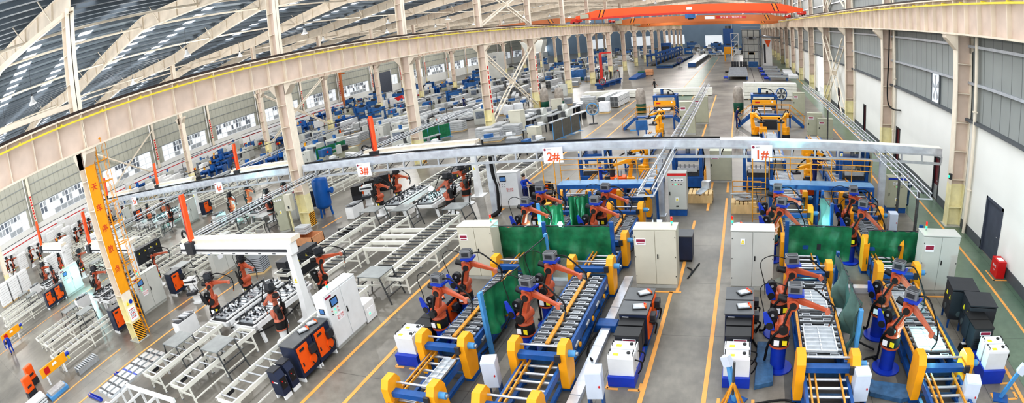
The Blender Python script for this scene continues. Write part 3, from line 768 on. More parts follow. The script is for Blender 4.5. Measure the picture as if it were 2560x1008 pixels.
def welding_bed(L, w=1.1, style=0):
    """blue beams, crosswise clamp bars with slots, rusty middle rail."""
    def fn():
        t = thing('welding_bed', '', 'welding bed')
        for s in (-1, 1): MB().box(s*w/2-.04, s*w/2+.04, 0, L, .5, .8, 'blue').box(s*w/2-.06, s*w/2+.06, 0, L, .1, .24, 'blue').obj('side_beam', t)
        if style == 0: MB().box(-.05, .06, .1, L-.1, .9, .95, 'rail_yellow').obj('middle_rail', t)
        else:
            for s in (-1, 1): MB().box(s*(w/2+.02)-.035, s*(w/2+.02)+.035, .1, L-.1, .8, .86, 'rail_yellow').obj('edge_rail', t)
        lg = MB(); n = 4
        for i in range(n+1):
            y = .1+(L-.2)*i/n
            for s in (-1, 1): lg.box(s*w/2-.05, s*w/2+.05, y-.06, y+.06, 0, .5, 'blue')
            lg.box(-w/2, w/2, y-.05, y+.05, .3, .42, 'blue_dirty')
        lg.obj('leg_frame', t)
        bar = MB().box(-w/2+.05, w/2-.05, -.045, .045, .8, .85, 'alu_dull').box(-w/2+.05, w/2-.05, .1, .13, .8, .87, 'dark_steel')
        for x in (-.3, .28): bar.box(x-.11, x+.11, -.075, -.06, .85, .88, 'roller_steel').box(x-.11, x+.11, .06, .075, .85, .88, 'roller_steel').box(x-.12, x-.1, -.075, .075, .85, .88, 'roller_steel').box(x+.1, x+.12, -.075, .075, .85, .88, 'roller_steel')
        me = bar.mesh('clamp_bar'); y = .2
        while y < L-.1:
            o = bpy.data.objects.new('clamp_bar', me); COL.objects.link(o); o.parent = t; o.location.y = y; y += .29
        for i in range(4):
            y = L*(i+.5)/4
            MB().cyl((w/2+.05, y, .55), (w/2+.05, y+.3, .58), .05, 'steel', n=8).obj('air_cylinder', t)
        for i in range(3):
            y = L*(i+.7)/3.2; MB().cyl((w/2+.04, y, .4), (w/2+.08, y, .4), .08, 'yellow', n=8).obj('hand_wheel', t)
        MB().tube([(w/2+.1, .3, .3), (w/2+.16, L*.3, .2), (w/2+.14, L*.6, .34), (w/2+.1, L-.3, .25)], .025, 'rubber', sub=4, n=5).obj('air_hose', t)
        return t
    return fn
def formwork(L=1.3, w=.62):
    def fn():
        t = thing('aluminium_formwork', '', 'metal panel')
        m = MB().box(-w/2, w/2, 0, L, 0, .012, 'workpiece'); m.obj('face_sheet', t)
        r = MB()
        for s in (-1, 1): r.box(s*w/2-.012, s*w/2+.012, 0, L, 0, .065, 'workpiece')
        for i in range(7): y = L*i/6; r.box(-w/2, w/2, y-.012, y+.012, 0, .065, 'workpiece')
        r.box(-.012, .012, 0, L, 0, .05, 'alu')
        r.obj('stiffening_ribs', t)
        return t
    return fn
K_FORM = Kind(formwork())
K_FORM_BLUE = None
def cloth(w, h, m, seed=0, amp=.05, tilt=0):
    random.seed(seed); nx, nz = 28, 14; ph = [random.random()*6 for _ in range(6)]
    vs = []
    for j in range(nz+1):
        for i in range(nx+1):
            u, v = i/nx, j/nz; z = h*v
            sag = -.05*math.sin(u*math.pi*4+ph[0])**2*v
            y = amp*(1.1-v*.8)*(math.sin(u*9+ph[1]+v*2)+.6*math.sin(u*21+ph[2]-v*3)+.4*math.sin(v*9+ph[3]+u*5))
            zz = z+sag + (.03*math.sin(u*7+ph[4]) if j == 0 else 0)
            vs.append((u*w, y, zz))
    fs = [(j*(nx+1)+i, j*(nx+1)+i+1, (j+1)*(nx+1)+i+1, (j+1)*(nx+1)+i) for j in range(nz) for i in range(nx)]
    return MB().add(vs, fs, m, True)
def curtain(w, h, z0, loc, rz, label, m='green_cloth', seed=0, posts=(1, 1), post_h=1.95, amp=.05, group=None):
    t = thing('welding_curtain', label, 'curtain', loc, rz, group)
    o = cloth(w, h, m, seed, amp*2.1).obj('cloth', t); o.location.z = z0
    for i, x in enumerate((-.06, w+.06)):
        if posts[i]: MB().box(x-.07, x+.07, -.05, .05, 0, post_h, 'blue_light' if seed % 2 else 'blue').obj('post', t)
    MB().cyl((-.06, 0, z0+h), (w+.06, 0, z0+h), .018, 'charcoal', n=6).obj('top_rod', t)
    return t
# ---- small machines beside the lines
def chiller():
    t = thing('water_cooler', '', 'cooler')
    MB().box(-.33, .33, -.17, .17, 0, .58, 'cab_white').obj('case', t, bevel=.012)
    MB().box(-.33, .33, -.175, -.17, .5, .56, 'sign_white').box(-.2, -.06, -.12, -.02, .58, .588, 'warn_yellow').obj('stickers', t)
    MB().cyl((.18, .02, .58), (.18, .02, .61), .05, 'black').obj('filler_cap', t)
    for s in (-1, 1): MB().tube([(s*.3, -.1, .58), (s*.3, -.1, .63), (s*.3, .1, .63), (s*.3, .1, .58)], .012, 'black', n=5).obj('handle', t)
    MB().tube([(.34, 0, .4), (.5, .05, .3), (.46, .1, .05), (.38, .12, -.1)], .02, 'rubber', n=5, sub=3).obj('water_hose', t)
    return t
def blackbox():
    t = thing('welding_power_source', '', 'welder')
    MB().box(-.32, .32, -.22, .22, 0, .66, 'charcoal').obj('case', t, bevel=.015)
    MB().box(-.34, .34, -.24, .24, .66, .69, 'black').obj('lid', t)
    o = MB().box(-.12, .24, -.232, -.22, .46, .58, 'sign_white').obj('nameplate', t); MB().box(-.1, .22, -.236, -.232, .48, .56, 'ink_magenta').obj('nameplate_print', o)
    g = MB()
    for i in range(5): g.box(-.26, .26, -.228, -.22, .08+i*.06, .11+i*.06, 'black')
    g.obj('vent_slots', t)
    return t
def topcab():
    t = thing('robot_controller', '', 'controller')
    MB().box(-.38, .38, -.36, .36, .08, 1.0, 'navy').obj('case', t, bevel=.012)
    MB().box(-.4, .4, -.38, .38, 1.0, 1.03, 'top_grey').obj('top_plate', t)
    MB().box(.38, .42, -.3, .3, .2, .9, 'orange').obj('door', t)
    MB().box(-.36, .36, -.34, .34, 0, .08, 'black').obj('plinth', t)
    MB().box(-.3, -.12, -.37, -.36, .82, .93, 'sign_white').obj('sticker', t)
    MB().tube([(.43, -.2, .7), (.6, -.1, .62), (.55, .1, .3), (.5, .2, .1)], .025, 'rubber', sub=3, n=5).obj('cable', t)
    MB().box(.42, .56, -.1, .18, .66, .84, 'charcoal').cyl((.42, .24, .5), (.52, .24, .5), .12, 'charcoal').obj('pendant_hook', t)
    return t
def pendant():
    t = thing('teach_pendant', '', 'pendant')
    MB().box(-.17, .17, -.12, .12, .02, .075, 'alu_dull').obj('case', t, bevel=.02)
    MB().box(-.12, .08, -.07, .07, .075, .08, 'sign_white').obj('display', t)
    MB().box(.13, .2, -.1, .1, .02, .08, 'orange').cyl((.15, .08, .08), (.15, .08, .1), .025, 'red', n=8).obj('emergency_stop', t)
    MB().box(-.19, .21, -.14, .14, 0, .02, 'black').obj('rubber_edge', t)
    return t
KC, KBx, KTC, KPn = Kind(chiller), Kind(blackbox), Kind(topcab), Kind(pendant)
def power_stack(x, y, where, tray_w=.7, dark=False, n=2, side=1, trayl=1.5):
    t = thing('drip_tray', 'blue steel tray stand under the white coolers ' + where, 'tray', (x, y, 0))
    MB().box(-tray_w/2, tray_w/2, 0, trayl, 0, .3, 'blue_deep').obj('tray', t, bevel=.01)
    MB().box(-tray_w/2-.02, tray_w/2+.02, trayl, 4.2, .02, .1, 'blue').obj('skid_rail', t)
    for i, nm in enumerate(('front', 'rear')):
        KC.put((x, y+.25+i*.42, .3), 0, '%s white water cooler on the blue tray %s' % (nm, where))
    for i, nm in enumerate(('front', 'rear')):
        KBx.put((x, y+1.15+i*.52, .3 if i == 0 else .32), 0, '%s black welding power source %s' % (nm, where))
    for i in range(n):
        yy = y+2.2+i*.84
        KTC.put((x, yy, .1), 0, '%s dark robot controller with flat grey top %s' % (('front', 'rear')[i], where))
        KPn.put((x+.12*side, yy, 1.13), 10+i*20, 'orange ended teach pendant on the %s controller %s' % (('front', 'rear')[i], where))
def switchbox():
    t = thing('switch_box', '', 'box')
    MB().box(-.26, .26, -.14, .14, .32, 1.0, 'cab_lightblue').obj('case', t, bevel=.012)
    MB().box(-.25, .25, -.152, -.14, .34, .98, 'cab_lightblue').obj('door', t, bevel=.006)
    MB().cyl((.17, -.17, .66), (.17, -.15, .66), .025, 'red', n=8).obj('lock', t)
    for s in (-1, 1): MB().box(s*.22-.03, s*.22+.03, -.12, .12, 0, .34, 'blue').obj('leg', t)
    return t
K_SW = Kind(switchbox)
def post_box():
    t = thing('operator_post', '', 'control post')
    MB().box(-.22, .22, -.2, .2, 0, .03, 'blue').obj('foot_plate', t)
    MB().beam((0, .05, 0), (.28, -.05, .95), .1, .1, 'blue_light', up=(0, 1, 0)).obj('post', t)
    MB().cb((.34, -.06, 1.02), (.22, .16, .26), 'cab_lightblue', (0, 25, 0)).obj('button_box', t)
    return t
K_PB = Kind(post_box)
# ---- white conveyors of the 3# type cells
def white_conveyor(L, w=.9, pitch=.42, indiv=True, legs=2.2, z=.78, mot=True):
    def fn():
        t = thing('roller_conveyor', '', 'conveyor')
        for s in (-1, 1):
            MB().box(s*w/2-.035, s*w/2+.035, 0, L, z-.14, z, 'white_warm').obj('side_rail', t)
        MB().box(-w/2, w/2, 0, .05, z-.14, z-.02, 'white_warm').box(-w/2, w/2, L-.05, L, z-.14, z-.02, 'white_warm').obj('end_rail', t)
        n = max(1, int(round(L/legs)))
        for i in range(n+1):
            y = .25+(L-.5)*i/n; m = MB()
            for s in (-1, 1): m.beam((s*w/2, y, z-.14), (s*(w/2+.06), y, .02), .06, .06, 'white_warm').box(s*(w/2+.06)-.05, s*(w/2+.06)+.05, y-.05, y+.05, 0, .02, 'steel')
            m.box(-w/2, w/2, y-.025, y+.025, .3, .36, 'white_warm'); m.obj('leg_frame', t)
        for s in (-1, 1): MB().box(s*(w/2+.04)-.02, s*(w/2+.04)+.02, .2, L-.2, .16, .2, 'white_warm').obj('lower_rail', t)
        if indiv:
            me = MB().cyl((-w/2+.03, 0, z-.05), (w/2-.03, 0, z-.05), .03, 'roller_steel', n=8).mesh('roller')
            y = .25
            while y < L-.1:
                o = bpy.data.objects.new('roller', me); COL.objects.link(o); o.parent = t; o.location.y = y; y += pitch
        else:
            m = MB(); y = .2
            while y < L-.1: m.cyl((-w/2+.03, y, z-.05), (w/2-.03, y, z-.05), .032, 'dark_steel' if mot == 2 else 'steel', n=6); y += pitch
            m.obj('roller_bed', t)
        if mot: MB().box(-w/2-.12, -w/2-.03, .5, .8, z-.3, z-.1, 'charcoal').obj('drive_motor', t)
        return t
    return fn
def stepover():
    t = thing('stepover_table', '', 'table'); a, b, h = .55, .5, 1.1
    MB().box(-a, a, -b, b, h-.04, h, 'bench_grey').obj('table_top', t, bevel=.006)
    for sx in (-1, 1):
        for sy in (-1, 1): MB().beam((sx*(a-.04), sy*(b-.04), h-.04), (sx*(a+.28), sy*(b-.02), .0), .045, .045, 'dark_steel').obj('leg', t)
        m = MB()
        for z in (.3, .62): m.beam((sx*(a+.28-.28*z/h), -b+.04, z), (sx*(a+.28-.28*z/h), b-.04, z), .04, .04, 'dark_steel')
        m.obj('step', t)
    return t
K_ST = Kind(stepover)
def jig_bed(L=3.6, w=1.35):
    def fn():
        t = thing('welding_jig', '', 'welding jig')
        MB().box(-w/2, w/2, 0, .14, .6, .76, 'white').box(-w/2, w/2, L-.14, L, .6, .76, 'white').box(-w/2, -w/2+.14, 0, L, .6, .78, 'white').box(w/2-.14, w/2, 0, L, .6, .78, 'white').obj('base_frame', t)
        for s in (-1, 1):
            for y in (.3, L-.3): MB().beam((s*(w/2-.1), y, .6), (s*(w/2+.02), y, 0), .12, .12, 'white').obj('leg', t)
        MB().box(-w/2+.14, w/2-.14, .05, L-.05, .7, .78, 'black').obj('deck', t)
        n = 9
        for i in range(n):
            y = .2+(L-.5)*i/(n-1)
            m = MB().box(-w/2+.2, w/2-.2, y, y+.12, .78, .84, 'alu_dull').box(-w/2+.28, w/2-.3, y+.14, y+.3, .8, .86, 'workpiece')
            for x in (-w/2+.16, w/2-.2): m.box(x, x+.09, y, y+.1, .78, .96, 'dark_steel').cyl((x+.05, y+.05, .96), (x+.12, y+.05, 1.04), .025, 'steel', n=6)
            g = random.Random(40+i)
            for q in range(5):
                x = g.uniform(-w/2+.22, w/2-.3); yy = y+g.uniform(.05, .3)
                if q % 2: m.cyl((x, yy, .82), (x+g.uniform(-.1, .1), yy+g.uniform(-.12, .12), g.uniform(.9, 1.02)), g.uniform(.018, .035), g.choice(['black', 'steel', 'charcoal']), n=6)
                else: m.box(x, x+g.uniform(.05, .12), yy, yy+g.uniform(.04, .1), .8, g.uniform(.86, .96), g.choice(['black', 'charcoal', 'dark_steel', 'white']))
            m.obj('clamp', t)
        MB().box(w/2-.13, w/2-.05, .1, L-.1, .86, .92, 'white').box(-w/2+.05, -w/2+.12, .1, L-.1, .86, .92, 'charcoal').obj('edge_guide', t)
        MB().tube([(w/2, .1, .5), (w/2+.08, L*.4, .35), (w/2+.02, L*.8, .5)], .03, 'rubber', sub=3, n=5).obj('air_hose', t)
        return t
    return fn
K_JIG = Kind(jig_bed())
def gantry(L=8.0):
    """white post with a long white beam and an orange mast at its far end; local x runs from the post (0) to -L"""
    def fn():
        t = thing('transfer_gantry', '', 'gantry')
        MB().prism([(-.3, 0), (.3, 0), (.17, .9), (.15, 2.75), (-.15, 2.75), (-.17, .9)], 'x', -.14, .14, 'white').obj('post', t)
        MB().box(-.4, .4, -.4, .4, 0, .04, 'white').obj('foot_plate', t)
        MB().box(-L, .25, -.18, .2, 2.66, 3.12, 'white').obj('beam', t, bevel=.02)
        MB().box(-L+.1, .3, -.1, .42, 3.12, 3.3, 'cream').obj('cable_cover', t)
        MB().box(-L, .0, -.22, -.18, 2.8, 2.9, 'charcoal').obj('linear_rail', t)
        MB().beam((-L+1.1, -.05, 3.1), (-L+1.0, .1, 5.35), .16, .22, 'crane_orange').beam((-L+.98, -.08, 3.1), (-L+.88, .07, 5.3), .05, .18, 'crane_red').beam((-L+.8, .05, 3.1), (-L+.72, .15, 5.2), .07, .08, 'black').obj('mast', t)
        MB().box(-L+.75, -L+1.4, -.35, .3, 2.7, 3.25, 'charcoal').obj('carriage', t)
        MB().tube([(-L+.2, .3, 3.1), (-L-.3, .3, 3.35), (-L-.1, .3, 3.6), (-L+.6, .25, 3.5), (-L+.9, .2, 5.2)], .06, 'black', sub=4).obj('drag_chain', t)
        s = MB()
        for i in range(8): s.box(-L+.8+i*.9, -L+.98+i*.9, -.19, -.18, 2.7, 2.73, 'charcoal')
        s.obj('beam_slots', t)
        warn_plate(-.08, -.165, 1.55, t, .18)
        return t
    return fn
K_GAN = Kind(gantry())
def orange_source():
    t = thing('orange_controller', '', 'controller')
    MB().box(-.34, .34, -.44, .44, .14, 1.22, 'navy').obj('case', t, bevel=.012)
    MB().box(-.36, .36, -.46, .46, 1.22, 1.25, 'top_grey').obj('top_plate', t)
    d = MB().box(.34, .37, -.36, .16, .3, 1.14, 'orange').obj('door', t, bevel=.008)
    MB().box(.37, .385, -.26, -.04, .98, 1.06, 'charcoal').box(.37, .385, -.3, -.25, .5, .62, 'charcoal').obj('door_handle', d)
    MB().box(.34, .5, .12, .4, .72, .96, 'charcoal').cyl((.36, .2, .5), (.4, .2, .5), .16, 'orange', n=14).obj('pendant_holder', t)
    MB().tube([(.4, .1, .45), (.52, .2, .3), (.5, .35, .55), (.42, .3, .7)], .02, 'rubber', n=5, sub=4).obj('cable_coil', t)
    for y in (-.4, .4): MB().box(-.3, .34, y-.03, y+.03, .0, .14, 'white').obj('skid', t)
    return t
K_OS = Kind(orange_source)
def black_source():
    t = thing('welding_power_source', '', 'welder')
    MB().prism([(-.22, .14), (.22, .14), (.22, .72), (.1, .95), (-.22, .95)], 'y', -.17, .17, 'navy').obj('case', t, bevel=.01)
    MB().box(-.24, .12, -.18, .18, .95, .98, 'charcoal').obj('lid', t)
    p = MB().box(.221, .23, -.12, .12, .35, .7, 'black').obj('front_panel', t)
    MB().cyl((.23, -.05, .6), (.25, -.05, .6), .02, 'red', n=8).cyl((.23, .05, .5), (.25, .05, .5), .02, 'steel', n=8).obj('knob', p)
    MB().cyl((-.1, -.176, .6), (-.1, -.17, .6), .045, 'red', n=12).box(-.05, .12, -.176, -.17, .575, .62, 'sign_white').obj('side_logo', t)
    for x in (-.2, .18): MB().box(x-.03, x+.03, -.17, .17, 0, .14, 'white').obj('skid', t)
    return t
K_BS = Kind(black_source)
def cab3(body='cab_white'):
    """two-door cabinet, doors face +x, screen and buttons on the near door"""
    t = thing('control_cabinet', '', 'cabinet'); L, D, h = 1.75, .5, 1.95
    MB().box(-D, 0, 0, L, .1, h-.03, body).obj('carcass', t, bevel=.01)
    MB().box(-D+.02, -.02, .02, L-.02, 0, .1, 'plinth').obj('plinth', t)
    MB().box(-D-.01, .02, -.01, L+.01, h-.03, h, body).obj('roof_panel', t, bevel=.01)
    for i in range(2):
        d = MB().box(0, .025, .015+i*L/2, L/2-.01+i*L/2, .14, h-.07, body).obj('door', t, bevel=.006)
        if i == 0:
            MB().box(.025, .045, .22, .6, 1.45, 1.74, 'black').box(.045, .048, .26, .56, 1.49, 1.7, 'screen').obj('touch_screen', d)
            for q in range(6): MB().cyl((.025, .2+.16*(q % 3), 1.34-.12*(q//3)), (.05, .2+.16*(q % 3), 1.34-.12*(q//3)), .02, ('charcoal', 'green_lamp', 'red')[q % 3] if q else 'red', n=8).obj('push_button', d)
            w = MB().box(.025, .03, .36, .72, .88, 1.13, 'sign_white').obj('warning_plate', d)
            text('lettering', '禁止合闸\n有人工作', .085, 'ink_red', w, (.032, .54, 1.005), (90, 0, 90), .001)
            MB().box(.025, .03, .04, .36, 1.8, 1.87, 'ink_magenta').obj('nameplate', d)
        else: MB().box(.025, .05, L/2+.05, L/2+.09, .95, 1.15, 'black').obj('handle', d)
    s = MB().box(-.36, -.12, -.01, 0, 1.3, 1.5, 'charcoal').box(-.33, -.15, -.014, -.01, 1.33, 1.47, 'screen').obj('side_meter', t)
    return t
K_C3W = Kind(lambda: cab3('cab_white')); K_C3G = Kind(lambda: cab3('cab_grey'))
def tool_tower():
    t = thing('gripper_stand', '', 'tool stand')
    MB().box(-.25, .25, -.15, .15, 0, .1, 'white').obj('foot', t); MB().box(-.2, .2, -.08, .08, .1, 1.35, 'white').obj('column', t)
    MB().box(-.45, .45, -.14, -.08, 1.0, 1.3, 'white').box(-.4, .4, -.16, -.14, 1.1, 1.2, 'charcoal').box(.1, .5, -.2, -.1, 1.35, 1.42, 'white').obj('gripper_head', t)
    MB().box(-.3, .3, -.4, -.1, .55, .7, 'charcoal').cyl((-.2, -.3, .7), (-.2, -.3, .85), .05, 'steel', n=8).cyl((.2, -.3, .7), (.2, -.3, .85), .05, 'steel', n=8).obj('valve_block', t)
    return t
K_TT = Kind(tool_tower)
def bin_():
    t = thing('swarf_bin', '', 'bin'); MB().box(-.3, .3, -.55, .55, .02, .72, 'white').obj('body', t, bevel=.01)
    MB().box(-.26, .26, -.5, .5, .72, .74, 'charcoal').obj('opening', t)
    m = MB()
    for i in range(4): m.cyl((-.35, -.4+i*.25, .8), (.35, -.3+i*.25, .84), .03, 'steel', n=6)
    m.box(-.3, .3, -.1, .3, .76, .82, 'alu_dull'); m.obj('offcuts', t)
    return t
K_BIN = Kind(bin_)
# ================================================================ cells 1# and 2# : four blue lines
LINES = [('cell two outer line', -7.75, 'A'), ('cell two aisle line', -4.95, 'B'), ('cell one aisle line', 2.15, 'C'), ('cell one wall line', 5.2, 'D')]
K_BC = {3.0: Kind(blue_conveyor(3.0)), 2.0: Kind(blue_conveyor(2.0)), 5.5: Kind(blue_conveyor(5.6, solid=True, pitch=.26))}
K_BED = {0: Kind(welding_bed(4.6, style=0)), 1: Kind(welding_bed(4.6, style=1))}
for nm, x, k in LINES:
    two = k in 'AB'
    if two: K_POS['a'].put((x+(.25 if k == 'A' else 0), 8.85, 0), 0, 'yellow clamping frame at the near end of the %s' % nm)
    K_POS['a'].put((x, 11.05, 0), 0, 'yellow clamping frame before the first welding bed of the %s' % nm)
    K_POS['a'].put((x, 16.3, 0), 0, 'yellow clamping frame behind the first welding bed of the %s' % nm)
    K_POS['a'].put((x, 18.6, 0), 0, 'yellow clamping frame before the second welding bed of the %s' % nm)
    K_POS['a'].put((x, 22.05 if two else 21.9, 0), 0, 'yellow clamping frame close to the blue platform on the %s' % nm)
    K_POS['a'].put((x, 24.0, 0), 0, 'yellow clamping frame behind the blue platform on the %s' % nm)
    K_BC[3.0].put((x, 8.0, 0), 0, 'short blue roller conveyor at the near end of the %s' % nm)
    K_BED[0 if two else 1].put((x, 11.45, 0), 0, 'blue welding bed with cross clamps, frontmost on the %s' % nm)
    K_BC[2.0].put((x, 16.4, 0), 0, 'blue roller conveyor between the two welding beds of the %s' % nm)
    o = K_BED[0 if two else 1].put((x, 18.95, 0), 0, 'blue welding bed with cross clamps, second on the %s' % nm); o.scale = (1, .62, 1)
    K_BC[5.5].put((x, 24.4, 0), 0, 'blue roller conveyor beyond the blue platform on the %s' % nm)
    rx = x - 1.12 if not two else x - .88
    yaw = {'A': (-8, 6), 'B': (-12, -5), 'C': (-4, 8), 'D': (-38, -30)}[k]
    K_ROB['a' if k != 'D' else 'b'].put((rx, 12.35, 0), yaw[0], 'orange welding robot on blue pedestal, frontmost one on the %s' % nm)
    K_ROB['a' if k != 'D' else 'b'].put((rx+.05, 14.05, 0), yaw[1], 'orange welding robot on blue pedestal, second one on the %s' % nm)
    K_ROB['b' if not two else 'a'].put((rx+.05, 19.4, 0), -22 if not two else -10, 'orange welding robot behind the green curtain, near one on the %s' % nm)
    K_ROB['a'].put((rx+.05, 21.05, 0), -6, 'orange welding robot in front of the blue platform on the %s' % nm)
# aluminium panels lying on the beds
for x, y, l in [(2.1, 11.75, 'near bed of cell one aisle line, by the yellow frame'), (2.1, 13.9, 'near bed of cell one aisle line, further back'), (5.15, 11.8, 'near bed of cell one wall line, lit by the arc'),
                (5.1, 13.9, 'near bed of cell one wall line, further back'), (2.15, 19.2, 'second bed of the cell one aisle line'), (-7.4, 9.3, 'near conveyor of the cell two outer line')]:
    K_FORM.put((x, y, .88 if y != 9.3 else .78), 0, 'silver ribbed panel on the ' + l, scale=(1.3, .9, 1) if x > 0 else (.6, 1, 1))
# cabinets in a row at y 17
K = Kind(cabinet(1.42, .68, 2.13, 'cab_grey', plaque=False)); oc_ = K.put((.33, 17.17, 0), 0, 'tall light grey two-door cabinet beside the aisle at the cell one')
o = dup(K.p, (6.9, 17.17, 0), 0, 'tall light grey two-door cabinet beside the green walkway'); warn_plate(-.4, -.35, 1.65, oc_, .15)
p = MB().box(-.62, -.28, -.36, -.35, 1.55, 1.8, 'sign_white').obj('notice', o); MB().box(-.6, -.3, -.364, -.36, 1.63, 1.78, 'ink_magenta').obj('notice_print', p)
KBg = Kind(cabinet(1.42, .68, 2.13, 'cab_beige')); KBg.put((-2.88, 17.17, 0), 0, 'tall beige two-door cabinet beside the aisle at the cell two'); KBg.put((-9.58, 17.45, 0), 0, 'tall beige two-door cabinet beside the yellow floor line, half behind a curtain')
for (x, y), l in (((-2.35, 17.2), 'beige cabinet by the aisle'), ((-.35, 17.35), 'grey cabinet by the aisle'), ((6.4, 17.3), 'grey cabinet by the green walkway'), ((-9.0, 17.5), 'beige cabinet by the curtain')): beacon((x, y, 2.13), 'small red and green signal tower standing on the ' + l)
# curtains
curtain(2.25, 1.35, .45, (-9.45, 18.0, 0), 0, 'green welding curtain across the cell two outer line beside the beige cabinet', seed=2)
curtain(2.4, 1.35, .45, (-7.05, 18.0, 0), 0, 'green welding curtain across the cell two aisle line', seed=4, posts=(0, 1))
curtain(2.3, 1.35, .45, (1.62, 18.3, 0), 0, 'green welding curtain across the cell one aisle line', seed=6, posts=(1, 0))
curtain(1.95, 1.3, .4, (4.55, 18.3, 0), 0, 'green welding curtain across the cell one wall line, folded at its edge', seed=8, posts=(0, 1))
curtain(1.9, 1.3, .62, (-7.0, 12.3, 0), 78, 'green curtain standing between the lines of cell two, frontmost panel', seed=3, posts=(1, 0), post_h=2.0)
curtain(1.75, 1.3, .75, (-6.7, 14.5, 0), 82, 'green curtain between the lines of cell two, panel behind the frontmost one', seed=5, posts=(0, 1), post_h=2.15)
curtain(1.6, 1.45, .5, (3.06, 12.2, 0), 92, 'grey green curtain between the lines of cell one, frontmost panel', 'grey_green_cloth', seed=7, posts=(1, 0), post_h=1.9, amp=.09)
curtain(1.5, 1.4, .55, (3.0, 14.0, 0), 92, 'grey green curtain between the lines of cell one, middle panel', 'grey_green_cloth', seed=10, posts=(0, 1), post_h=2.0, amp=.09)
curtain(1.5, 1.5, .6, (3.3, 19.4, 0), 95, 'tall pointed grey green curtain between the cell one lines before the platform', 'grey_green_cloth', seed=12, posts=(1, 1), post_h=2.3, amp=.1)
curtain(.9, 1.5, .5, (-7.9, 19.75, 0), 12, 'narrow green curtain strip beside the bright welding arc', seed=13, posts=(1, 0), post_h=2.1, amp=.08)
curtain(.8, 1.7, .6, (-6.75, 19.95, 0), 20, 'narrow green curtain hanging from the blue platform post', seed=14, posts=(0, 1), post_h=2.4, amp=.08)
# power stacks
power_stack(-2.93, 11.15, 'by the aisle at the cell two'); power_stack(-.05, 11.35, 'by the aisle at the cell one', tray_w=.7)
for i, nm in enumerate(('front', 'rear')): KC.put((7.15, 11.75+i*.42, .42), 0, '%s white water cooler beside the green walkway' % nm)
t = thing('drip_tray', 'blue steel tray stand beside the green walkway', 'tray', (7.15, 11.5, 0)); MB().box(-.36, .36, 0, 1.3, 0, .42, 'blue_deep').obj('tray', t, bevel=.01)
for i, nm in enumerate(('front', 'rear')): KBx.put((7.0, 12.75+i*.5, .45), 0, '%s black welding power source beside the green walkway' % nm)
def darkcab():
    t = thing('robot_controller', '', 'controller')
    MB().box(-.45, .45, -.45, .45, .3, 1.25, 'charcoal').box(-.45, .45, -.45, .45, 1.27, 1.3, 'charcoal').obj('case', t, bevel=.012)
    MB().box(-.47, .47, -.47, .47, 1.3, 1.33, 'charcoal').obj('top_plate', t)
    for y in (-.3, .1): MB().prism([(y, .9), (y+.14, .9), (y+.07, 1.03)], 'x', -.462, -.45, 'warn_yellow').obj('warning_triangle', t)
    MB().box(-.458, -.45, -.43, .43, .75, .77, 'black').obj('door_gap', t); MB().cyl((-.47, .1, .5), (-.45, .1, .5), .1, 'top_grey').obj('fan_grille', t)
    MB().cyl((-.1, -.455, .5), (-.1, -.45, .5), .1, 'top_grey').obj('fan_grille', t)
    for sx in (-1, 1):
        for sy in (-1, 1): MB().box(sx*.4-.03, sx*.4+.03, sy*.4-.03, sy*.4+.03, 0, .3, 'blue').obj('leg', t)
    return t
KDC = Kind(darkcab); KDC.put((7.35, 13.9, 0), -6, 'dark robot controller with yellow triangles beside the green walkway, nearer of two'); KDC.put((7.1, 14.9, 0), -6, 'dark robot controller with yellow triangles beside the green walkway, further of two')
for y in (13.7, 14.1):
    t = thing('transformer', 'small black transformer with white label on the floor by the blue plate' if y < 14 else 'second small black transformer further along the blue plate', 'transformer', (6.75, y-.9, 0)); MB().cyl((-.1, 0, .12), (.1, 0, .12), .12, 'black').box(-.12, .12, -.1, .1, 0, .1, 'black').obj('body', t); MB().box(-.06, .08, -.04, .06, .22, .245, 'sign_white').obj('label_plate', t)
# power stack of the cell two outer line
power_x, power_y = -9.35, 11.15
t = thing('drip_tray', 'blue steel tray stand between the yellow floor lines at the cell two outer line', 'tray', (power_x, power_y, 0)); MB().box(-.4, .4, 0, 1.1, 0, .36, 'blue_deep').obj('tray', t, bevel=.01)
for i, nm in enumerate(('front', 'rear')):
    KC.put((power_x, power_y+.3+i*.42, .36), 0, '%s white water cooler beside the cell two outer line' % nm); KBx.put((power_x+.05, power_y+1.35+i*.5, .05), 0, '%s black welding power source beside the cell two outer line' % nm)
KTC.put((-9.25, 13.55, 0), 0, 'dark robot controller beside the cell two outer line, nearer of two'); KTC.put((-9.25, 14.45, 0), 0, 'dark robot controller beside the cell two outer line, further of two')
KPn.put((-9.3, 13.5, 1.03), 40, 'teach pendant lying on the controller beside the cell two outer line')
KTC.put((-9.4, 19.5, 0), 0, 'dark robot controller behind the curtain of the cell two outer line'); KPn.put((-9.4, 19.5, 1.03), 60, 'teach pendant on the controller behind the green curtain')
KTC.put((.1, 20.3, 0), 0, 'grey topped controller behind the tall grey cabinet at the aisle'); KPn.put((-.2, 20.3, 1.03), 20, 'teach pendant on the controller behind the tall grey cabinet')
KTC.put((-2.25, 19.4, 0), 180, 'controller with cables behind the tall beige cabinet at the aisle')
